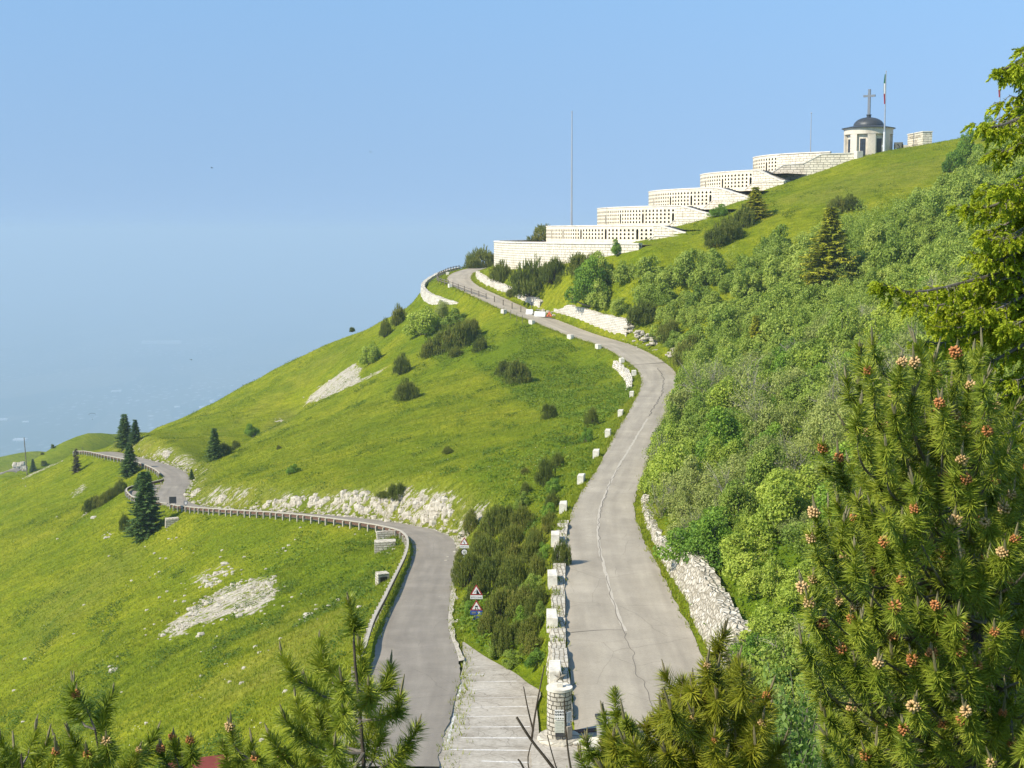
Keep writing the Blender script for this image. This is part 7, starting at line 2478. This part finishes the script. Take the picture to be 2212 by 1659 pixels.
CONE_ME = {}
for key in ("pollen", "pollentan"):
    rg = np.random.default_rng(5 if key == "pollen" else 6)
    mb = MB()
    for i in range(26):
        a, z = i * 2.4, (i / 26) * 0.040
        r_ = 0.016 * (1.0 - 0.55 * (i / 26))
        c = np.array([r_ * math.cos(a), r_ * math.sin(a), z])
        d = unit(np.array([math.cos(a), math.sin(a), 0.8]))
        pts = [c, c + d * 0.006, c + d * 0.013, c + d * 0.018]
        mb.tube(pts, [0.003, 0.0062, 0.0058, 0.0018], 6)
    me = mb.mesh("pollen_cone", True); me.materials.append(M[key])
    CONE_ME[key] = me


def pine(name, label, trunk, tips, Y, seed, leafm, shoot=0.20, nlen=0.072, npn=210, cones=0, cat="pine", group=None, trad=0.045, foot=None, wd=0.0050, explicit=None, cone_far=0.6):
    """trunk: sight-line points (u, v); tips: array of world tip points; branches are grown from the trunk to each tip."""
    rg = np.random.default_rng(seed)
    T_ = np.array([P(u, v, Y) for u, v in trunk])
    g = foot if foot is not None else np.array([T_[0][0], T_[0][1], float(H(T_[0][0], T_[0][1]))])
    e = empty(name, g, 0, label, cat, group)
    T_ = np.concatenate([[g - np.array([0, 0, 0.3])], T_])
    tr = resample(np.c_[T_, np.zeros(len(T_))], 0.12)[:, :3]
    fr = np.linspace(0, 1, len(tr))
    mbt = MB(); mbt.tube(tr, list(trad * (1 - 0.72 * fr)), 8)
    bases, axes, lens = [], [], []
    mbb = MB()
    tipinfo = []
    for q in tips:
        q = np.asarray(q[:3], float)
        # joint on the trunk: lower than the tip, further down for tips that stand far out
        dh = np.hypot(tr[:, 0] - q[0], tr[:, 1] - q[1])
        want = q[2] - 0.05 - 0.28 * dh
        k_ = int(np.argmin(np.abs(tr[:, 2] - want) + 0.15 * dh))
        j = tr[k_]
        out = q - j
        D = np.linalg.norm(out)
        if D < 0.05: continue
        up_ = np.array([0, 0, 1.0])
        c1 = j + out * 0.45 - up_ * 0.12 * D + rg.normal(0, 0.03 * D, 3)
        c2 = j + out * 0.80 - up_ * 0.10 * D + rg.normal(0, 0.02 * D, 3)
        cv = resample(np.array([[*j, 0], [*c1, 0], [*c2, 0], [*q, 0]]), 0.035)[:, :3]
        if len(cv) < 4: continue
        cv = np.concatenate([cv, q[None]])
        mbb.tube(cv[::2], list(np.linspace(min(0.018, 0.005 + 0.010 * D), 0.0035, len(cv[::2]))), 5, cap=False)
        ax = unit(unit(cv[-1] - cv[-4]) * 0.75 + up_ * 0.50 + rg.normal(0, 0.24, 3))
        bases.append(q - ax * shoot * 0.35); axes.append(ax); lens.append(shoot * rg.uniform(0.8, 1.25))
        # needles kept along the branch behind the tip
        ln = np.cumsum(np.linalg.norm(np.diff(cv[::-1], axis=0), axis=1))
        m_ = int(np.searchsorted(ln, min(shoot * 1.5, D * 0.7)))
        if m_ > 2:
            b0 = cv[-1 - m_]; a_ = q - b0; l_ = np.linalg.norm(a_)
            bases.append(b0); axes.append(a_ / (l_ + 1e-6)); lens.append(l_)
        tipinfo.append((q + ax * lens[-1] * 0.0, ax))
    if explicit:
        for b0, a_ in explicit:
            b0, a_ = np.asarray(b0), np.asarray(a_)
            l_ = np.linalg.norm(a_ - b0); bases.append(b0); axes.append((a_ - b0) / l_); lens.append(l_); tipinfo.append((a_, (a_ - b0) / l_))
            mbb.tube([b0, a_], [0.008, 0.005], 5)
    bases, axes, lens = np.array(bases), np.array(axes), np.array(lens)
    V, F, t = shoots_mesh(bases, axes, lens, npn, nlen * 1.12, wd, rg, 84, 34, 0.10)
    sv = rg.uniform(0, 0.42, len(bases))
    var = np.repeat(np.clip(sv[:, None] + rg.uniform(0, 0.5, t.shape) + 0.12 * t, 0, 1).ravel(), 5)
    me = mesh_np("needles", V, F, var=var); me.materials.append(leafm)
    def put(o): o.parent = e; o.location = -e.location
    put(link("crown", me, None))
    put(mbt.build("trunk", M["barkdark"])); put(mbb.build("branches", M["bark"]))
    # candles: this year's pale upright shoots
    cb, ca, cl = [], [], []
    for q, ax in tipinfo:
        tp = q + ax * shoot * 0.62
        for c_ in range(rg.integers(1, 4)):
            a_ = unit(ax * 0.7 + np.array([0, 0, 0.8]) + rg.normal(0, 0.17, 3))
            cb.append(tp); ca.append(a_); cl.append(rg.uniform(0.05, 0.13) * (1.0 if c_ == 0 else 0.7))
    cb, ca, cl = np.array(cb), np.array(ca), np.array(cl)
    V, F, t = shoots_mesh(cb, ca, cl, 26, 0.020, 0.0035, rg, 24, 10)
    var = np.repeat(np.clip(0.25 + 0.6 * rg.uniform(0, 1, t.shape) - 0.2 * (t > 0.85), 0, 1).ravel(), 5)
    mb = MB()
    for b0, a_, l_ in zip(cb, ca, cl): mb.tube([b0, b0 + a_ * l_ * 0.6, b0 + a_ * l_], [0.008, 0.0075, 0.003], 5)
    me = mesh_np("candle_needles", V, F, var=var); me.materials.append(ML["candle"])
    o = link("young_shoots", me, None); o["kind"] = "stuff"; put(o)
    m2 = mb.mesh("candles"); la = m2.attributes.new("var", "FLOAT", "POINT"); la.data.foreach_set("value", np.full(len(m2.vertices), 0.35, dtype=np.float32))
    m2.materials.append(ML["candle"]); o = link("young_stems", m2, None); o["kind"] = "stuff"; put(o)
    if cones:
        order = np.argsort([t_[0][1] for t_ in tipinfo]); front = order[:max(cones, int(len(order) * 0.36))]; idx = rg.permutation(front)[:cones]
        for i in idx:
            q, ax = tipinfo[i]
            p = q + ax * shoot * 0.58
            rot = Vector(tuple(unit(ax + rg.normal(0, 0.2, 3)))).to_track_quat("Z", "Y").to_euler()
            s = rg.uniform(0.7, 1.05) * cone_far
            o = link("pollen_cone", CONE_ME["pollen" if rg.random() < 0.58 else "pollentan"], None, e, rot=rot, scale=(s, s, s))
            o.location = Vector(tuple(p)) - e.location
    return e


def poly_tips(poly, n, ya, yb, seed, dmin=20):
    """Tip points spread through a crown: sight lines inside an outline, each at a depth of its own."""
    rg = np.random.default_rng(seed)
    P_ = np.array(poly, float)
    out, uv_l = [], []
    while len(out) < n and len(uv_l) < n * 60:
        u, v = rg.uniform(P_[:, 0].min(), P_[:, 0].max()), rg.uniform(P_[:, 1].min(), P_[:, 1].max())
        uv_l.append(1)
        if not in_poly(np.array([u]), np.array([v]), poly)[0]: continue
        y = rg.uniform(ya, yb)
        if any(abs(u - a) < dmin and abs(v - b) < dmin and abs(y - c) < 0.6 for a, b, c in [o[1] for o in out]): continue
        out.append((P(u, v, y), (u, v, y)))
    return [o[0] for o in out]


# the big pine with orange pollen cones, right foreground
PA = [(1890, 770), (1916, 830), (1950, 800), (1995, 785), (2030, 820), (2080, 790), (2120, 800), (2150, 880), (2190, 960), (2240, 1060), (2270, 1680), (1790, 1690), (1800, 1590), (1745, 1470),
      (1755, 1340), (1775, 1260), (1762, 1180), (1790, 1120), (1790, 1030), (1822, 980), (1838, 910), (1866, 850)]
tips = poly_tips(PA, 430, 6.9, 9.4, 201, 24)
tips += [P(1890, 772, 8.0), P(1862, 800, 7.8), P(1835, 860, 7.9), P(1992, 775, 8.2), P(2112, 790, 8.4), P(1772, 1150, 7.4), P(1752, 1420, 7.2), P(1782, 1010, 7.6), P(1762, 1300, 7.3)]
pine("mountain_pine", "big mountain pine with orange pollen cones filling the right foreground", [(2140, 1650), (2112, 1400), (2085, 1180), (2040, 980), (2010, 860)], tips, 8.3, 11, ML["pine"], 0.17, 0.076, 190, 99, trad=0.09, cone_far=1.2)
# its bare twisted lower limbs
mb = MB()
rg = np.random.default_rng(77)
for u0, v0, u1, v1 in ((2110, 1400, 2230, 1450), (2120, 1500, 2000, 1470), (2090, 1480, 2235, 1560), (2130, 1560, 2010, 1530), (2060, 1500, 2212, 1470), (2160, 1440, 2215, 1640), (2100, 1520, 2170, 1600), (2050, 1440, 1950, 1410), (2140, 1250, 2220, 1300), (2105, 1330, 2000, 1290)):
    a, b_ = P(u0, v0, 8.2), P(u1, v1, rg.uniform(7.2, 8.0))
    mid = (a + b_) / 2 + rg.normal(0, 0.07, 3)
    cv = resample(np.array([[*a, 0], [*(a * 0.7 + mid * 0.3 + rg.normal(0, 0.04, 3)), 0], [*mid, 0], [*(mid * 0.4 + b_ * 0.6 + rg.normal(0, 0.05, 3)), 0], [*b_, 0]]), 0.05)[:, :3]
    mb.tube(cv, list(np.linspace(0.018, 0.006, len(cv))), 6)
o = mb.build("dead_limbs", M["bark"])
par = [x for x in SC.objects if x.name.startswith("mountain_pine")][0]
o.parent = par; o.location = -par.location

# small pine, lower middle
def tp(l, Y): return [P(u, v, Y + dy) for u, v, dy in l]
tB = tp([(764, 1345, 0), (689, 1430, 0.1), (628, 1455, -0.1), (742, 1500, -0.4), (838, 1475, 0.1), (858, 1535, -0.2), (880, 1612, 0.0), (862, 1650, 0.2), (648, 1545, 0.2), (646, 1585, -0.2), (606, 1628, -0.3), (737, 1565, -0.5),
         (722, 1640, -0.6), (800, 1560, 0.4), (690, 1510, 0.3), (700, 1590, 0.1), (820, 1590, 0.3), (780, 1440, 0.2), (672, 1640, 0.0), (760, 1610, 0.5), (800, 1510, -0.3), (715, 1460, 0.25)], 8.0)
pine("young_pine", "young pine with upright shoots in the lower middle, before the asphalt road", [(786, 1690), (782, 1600), (776, 1520), (766, 1420), (764, 1370)], tB, 8.0, 21, ML["pine"], 0.19, 0.088, 260, 0, trad=0.026)
# crowns along the lower left edge
tC = tp([(158, 1524, 0.1), (187, 1530, 0), (222, 1540, 0.2), (205, 1575, 0), (234, 1625, -0.2), (314, 1628, 0.2), (172, 1625, 0.2), (285, 1655, 0), (195, 1650, -0.2), (150, 1640, 0.1)], 7.6)
pine("young_pine", "pine crown with two cone-tipped leaders near the lower left corner", [(222, 1690), (216, 1640), (208, 1590), (200, 1550)], tC, 7.6, 22, ML["pine"], 0.17, 0.078, 250, 4, trad=0.02, cone_far=1.0)
tD = tp([(38, 1612, 0), (64, 1618, 0.1), (15, 1628, 0.1), (84, 1640, 0.1), (112, 1655, -0.1), (40, 1650, 0.2), (4, 1655, 0)], 7.4)
pine("young_pine", "brownish pine top cut off by the lower left corner", [(50, 1700), (46, 1660), (42, 1630)], tD, 7.4, 23, ML["pine"], 0.14, 0.065, 200, 2, trad=0.018, cone_far=0.9)
tE = tp([(401, 1595, 0), (378, 1630, 0.1), (415, 1635, -0.1), (360, 1650, 0), (395, 1655, 0.1)], 7.8)
pine("young_pine", "small pine top with red cones between the corner pine and the red roof", [(395, 1700), (398, 1650), (400, 1615)], tE, 7.8, 24, ML["pine"], 0.15, 0.07, 210, 3, trad=0.016, cone_far=1.0)
tF = tp([(505, 1608, 0), (540, 1650, 0.1), (563, 1650, -0.1), (492, 1655, 0.1), (520, 1640, 0.2), (590, 1668, 0)], 7.8)
pine("young_pine", "small pine top with two orange cones right of the red roof", [(548, 1700), (535, 1660), (512, 1625)], tF, 7.8, 25, ML["pine"], 0.16, 0.074, 230, 3, trad=0.016, cone_far=1.2)
# golden green pines at the lower right
PG = [(1340, 1600), (1400, 1600), (1440, 1530), (1475, 1510), (1500, 1480), (1530, 1460), (1570, 1460), (1600, 1470), (1640, 1520), (1665, 1600), (1670, 1690), (1300, 1690)]
tG = poly_tips(PG, 64, 7.0, 8.6, 302, 30) + tp([(1550, 1400, 0), (1530, 1470, -0.3), (1460, 1500, 0.1), (1478, 1530, -0.1), (1582, 1470, 0.2), (1432, 1560, -0.3)], 7.6)
pine("golden_pine", "golden green pine with long needles at the lower right, before the revetment", [(1560, 1720), (1560, 1620), (1552, 1520), (1550, 1430)], tG, 7.7, 26, ML["pinegold"], 0.16, 0.088, 230, 7, trad=0.035, cone_far=0.9)
tH = tp([(1332, 1540, 0), (1311, 1578, 0.1), (1360, 1575, -0.1), (1275, 1630, 0), (1322, 1620, 0.2), (1350, 1630, -0.2), (1300, 1650, 0.1), (1378, 1640, 0.1), (1268, 1668, 0)], 7.5)
pine("young_pine", "slender pine top standing before the planter at the bottom edge", [(1352, 1700), (1345, 1640), (1336, 1580)], tH, 7.5, 27, ML["pine"], 0.13, 0.062, 220, 0, trad=0.018)

# ------------------------------------------------------------------ spruce with bright new shoots, right edge
def bright_spruce():
    rg = np.random.default_rng(501)
    Y0_ = 10.5
    g = P(2330, 1659, Y0_)
    e = empty("spruce_tree", (g[0], g[1], float(H(g[0], g[1]))), 0, "spruce with hanging branches and yellow-green new shoots at the right edge", "tree")
    def put(o): o.parent = e; o.location = -e.location
    top = P(2325, -120, Y0_)
    MBt = MB().tube([(g[0], g[1], e.location.z - 0.3), P(2328, 900, Y0_), top], [0.17, 0.12, 0.05], 10)
    put(MBt.build("trunk", M["barkdark"]))
    br = [(2145, 150, 60, 10.2), (2162, 222, 130, 10.6), (2108, 268, 215, 10.0), (2140, 330, 250, 11.0), (2085, 446, 380, 10.2), (2120, 500, 400, 10.8), (2135, 560, 470, 9.9), (1898, 612, 560, 9.7), (1960, 655, 575, 10.3),
          (1978, 735, 640, 9.9), (2010, 690, 600, 10.8), (2060, 800, 690, 10.1), (2030, 620, 540, 10.0), (2150, 860, 760, 10.5), (2130, 940, 850, 9.8), (2118, 1020, 930, 10.2), (2150, 1100, 1000, 10.6), (2170, 700, 600, 9.6), (2180, 400, 300, 9.7),
          (2185, 1180, 1080, 10.0), (2160, 1000, 900, 11.0), (2190, 620, 520, 10.2), (2200, 250, 170, 10.2), (2195, 820, 720, 10.0), (2090, 880, 790, 11.2), (2150, 1260, 1150, 10.8), (2140, 460, 360, 11.2), (2195, 140, 40, 9.9)]
    PS = [(2225, 90), (2165, 140), (2140, 260), (2105, 440), (2080, 590), (1985, 640), (2010, 730), (2080, 790), (2125, 860), (2125, 1000), (2140, 1120), (2225, 1200)]
    n_ = 0
    while n_ < 46:
        u, v = rg.uniform(1985, 2225), rg.uniform(90, 1200)
        if in_poly(np.array([u]), np.array([v]), PS)[0]:
            br.append((u, v, v - rg.uniform(40, 110), rg.uniform(9.7, 11.6))); n_ += 1
    mbb = MB()
    ob, oa, ol = [], [], []          # old needle twigs
    nbs, na, nl = [], [], []         # new bright tips
    for u, v, v0, y in br:
        a, b_ = P(2325, v0, Y0_), P(u, v, y)
        D = np.linalg.norm(b_ - a)
        c1 = a + (b_ - a) * 0.4 - np.array([0, 0, 0.02 * D]); c2 = a + (b_ - a) * 0.8 - np.array([0, 0, 0.05 * D])
        cv = resample(np.array([[*a, 0], [*c1, 0], [*c2, 0], [*b_, 0]]), 0.03)[:, :3]
        mbb.tube(cv[::3], list(np.linspace(0.022, 0.005, len(cv[::3]))), 5, cap=False)
        T_ = unit(np.gradient(cv, axis=0)); h = unit(np.cross(T_, [0, 0, 1.0]))
        ob += [cv[i] for i in range(0, len(cv) - 4, 4)]; oa += [T_[i] for i in range(0, len(cv) - 4, 4)]; ol += [0.13] * len(range(0, len(cv) - 4, 4))
        for i in range(int(len(cv) * 0.06), len(cv)):
            f = i / len(cv)
            for sg in (-1, 1):
                if rg.random() < 0.34: continue
                L = rg.uniform(0.06, 0.24) * (1.12 - 0.72 * f)
                d0 = unit(T_[i] * 0.55 + h[i] * sg * rg.uniform(0.2, 0.9) + np.array([0, 0, rg.uniform(-0.6, 0.35)]) + rg.normal(0, 0.2, 3))
                d1 = unit(d0 * 0.6 + np.array([0, 0, -0.62]))
                p0, p1 = cv[i], cv[i] + d0 * L * 0.55
                p2 = p1 + d1 * L * 0.6
                mbb.tube([p0, p1, p2], [0.004, 0.003, 0.002], 3, cap=False)
                ob += [p0, p1]; oa += [d0, d1]; ol += [L * 0.55, L * 0.6]
                nbs.append(p2); na.append(unit(d1 + rg.normal(0, 0.2, 3))); nl.append(rg.uniform(0.045, 0.075))
                for q in range(rg.integers(3, 6)):
                    w_ = rg.uniform(0.15, 0.95)
                    pp = p1 + (p2 - p1) * w_ if rg.random() < 0.65 else p0 + (p1 - p0) * w_
                    nbs.append(pp); na.append(unit(d1 * 0.7 + h[i] * rg.choice([-1, 1]) * 0.5 + rg.normal(0, 0.3, 3))); nl.append(rg.uniform(0.035, 0.065))
    V, F, t = shoots_mesh(np.array(ob), np.array(oa), np.array(ol), 20, 0.019, 0.0034, rg, 62, 35)
    sv = rg.uniform(0, 0.4, len(ob))
    me = mesh_np("old_needles", V, F, var=np.repeat(np.clip(sv[:, None] + rg.uniform(0, 0.55, t.shape), 0, 1).ravel(), 5)); me.materials.append(ML["oldspruce"]); put(link("crown", me))
    V, F, t = shoots_mesh(np.array(nbs), np.array(na), np.array(nl), 30, 0.027, 0.0100, rg, 56, 12)
    sv = rg.uniform(0, 0.45, len(nbs))
    me = mesh_np("new_needles", V, F, var=np.repeat(np.clip(sv[:, None] + rg.uniform(0, 0.5, t.shape), 0, 1).ravel(), 5)); me.materials.append(ML["newshoot"]); put(link("new_shoots", me))
    put(mbb.build("branches", M["bark"]))
    print("SPRUCE tips", len(nbs))
bright_spruce()

# ------------------------------------------------------------------ leafy saplings between the pines
def sapling(u, v0, top, Y, spread, n, seed, label):
    rg = np.random.default_rng(seed)
    b0 = P(u, v0, Y); t0 = P(top[0], top[1], Y)
    gz = float(H(b0[0], b0[1])); g = np.array([b0[0], b0[1], min(gz, b0[2] - 0.5)])
    e = empty("sapling", g, 0, label, "sapling")
    mb = MB(); C, A, B = [], [], []
    for s in range(n):
        q = b0 + (t0 - b0) * rg.uniform(0.1, 1.0) + np.array([rg.normal(0, spread), rg.normal(0, spread), 0])
        r0 = np.array([g[0] + rg.normal(0, 0.08), g[1] + rg.normal(0, 0.08), g[2]])
        mid = (r0 + q) / 2 + rg.normal(0, 0.10, 3)
        cv = resample(np.array([[*r0, 0], [*mid, 0], [*q, 0]]), 0.10)[:, :3]
        mb.tube(cv, list(np.linspace(0.014, 0.003, len(cv))), 4, cap=False)
        T_ = unit(np.gradient(cv, axis=0))
        for i in range(int(len(cv) * 0.35), len(cv)):
            for _ in range(5):
                d = unit(T_[i] * 0.7 + rg.normal(0, 0.7, 3)); l_ = rg.uniform(0.03, 0.055)
                off = unit(rg.normal(0, 1, 3)) * rg.uniform(0, 0.14)
                c = cv[i] + off + d * l_
                nr = unit(rg.normal(0, 0.6, 3) + np.array([0, 0, 1.0]))
                C.append(c); A.append(d * l_); B.append(unit(np.cross(nr, d)) * l_ * 0.48)
    V, F = leaf_quads(np.array(C), np.array(A), np.array(B))
    me = mesh_np("foliage", V, F, var=np.repeat(rg.uniform(0, 1, len(C)), 4)); me.materials.append(ML["sapleaf"])
    o = link("foliage", me); o.parent = e; o.location = -e.location
    o = mb.build("stems", M["bark"]); o.parent = e; o.location = -e.location
sapling(1715, 1680, (1700, 1430), 16.0, 0.36, 46, 1, "light green leafy sapling between the golden pine and the big pine")
sapling(1690, 1720, (1680, 1540), 14.0, 0.30, 34, 2, "lower pale-leaved sapling at the bottom edge left of the big pine")
sapling(1760, 1700, (1745, 1520), 18.0, 0.40, 34, 3, "leafy sapling partly behind the big pine's lower left boughs")

# bare twigs in front of the pillar
g = P(1165, 1900, 9.0)
g[2] = float(H(g[0], g[1]))
tw = empty("bare_sapling", g, 0, "leafless sapling with thin forked twigs before the parking strip and pillar", "sapling")
mb = MB()
def twig(pts, r0, r1, Y=9.0):
    q = np.array([P(u, v, Y) for u, v in pts]); cv = resample(np.c_[q, np.zeros(len(q))], 0.05)[:, :3]
    cv = np.concatenate([cv, q[-1:]])
    mb.tube(cv, list(np.linspace(r0, r1, len(cv))), 6)
twig([(1290, 1790), (1195, 1659), (1148, 1599), (1116, 1549)], 0.014, 0.008)
twig([(1148, 1600), (1150, 1585), (1158, 1531), (1173, 1453), (1176, 1438)], 0.0075, 0.0035)
twig([(1152, 1580), (1140, 1530), (1131, 1483)], 0.006, 0.003)
twig([(1260, 1760), (1233, 1659), (1222, 1572), (1219, 1512)], 0.009, 0.005, 8.8)
twig([(1235, 1740), (1202, 1659), (1182, 1588)], 0.006, 0.003, 9.1)
twig([(1170, 1740), (1141, 1653), (1148, 1605)], 0.005, 0.004, 9.0)
twig([(1150, 1720), (1131, 1659), (1119, 1640)], 0.009, 0.006, 8.9)
qs = [np.array(P(u, 1790 if u > 1200 else 1740, 9.0)) for u in (1290, 1260, 1235, 1170, 1150)]
for q in qs: mb.tube([g - np.array([0, 0, 0.2]), (g + q) / 2 + np.array([0.03, 0, 0]), q], [0.02, 0.017, 0.012], 6)
o = mb.build("twigs", M["barkdark"]); o.parent = tw; o.location = -tw.location
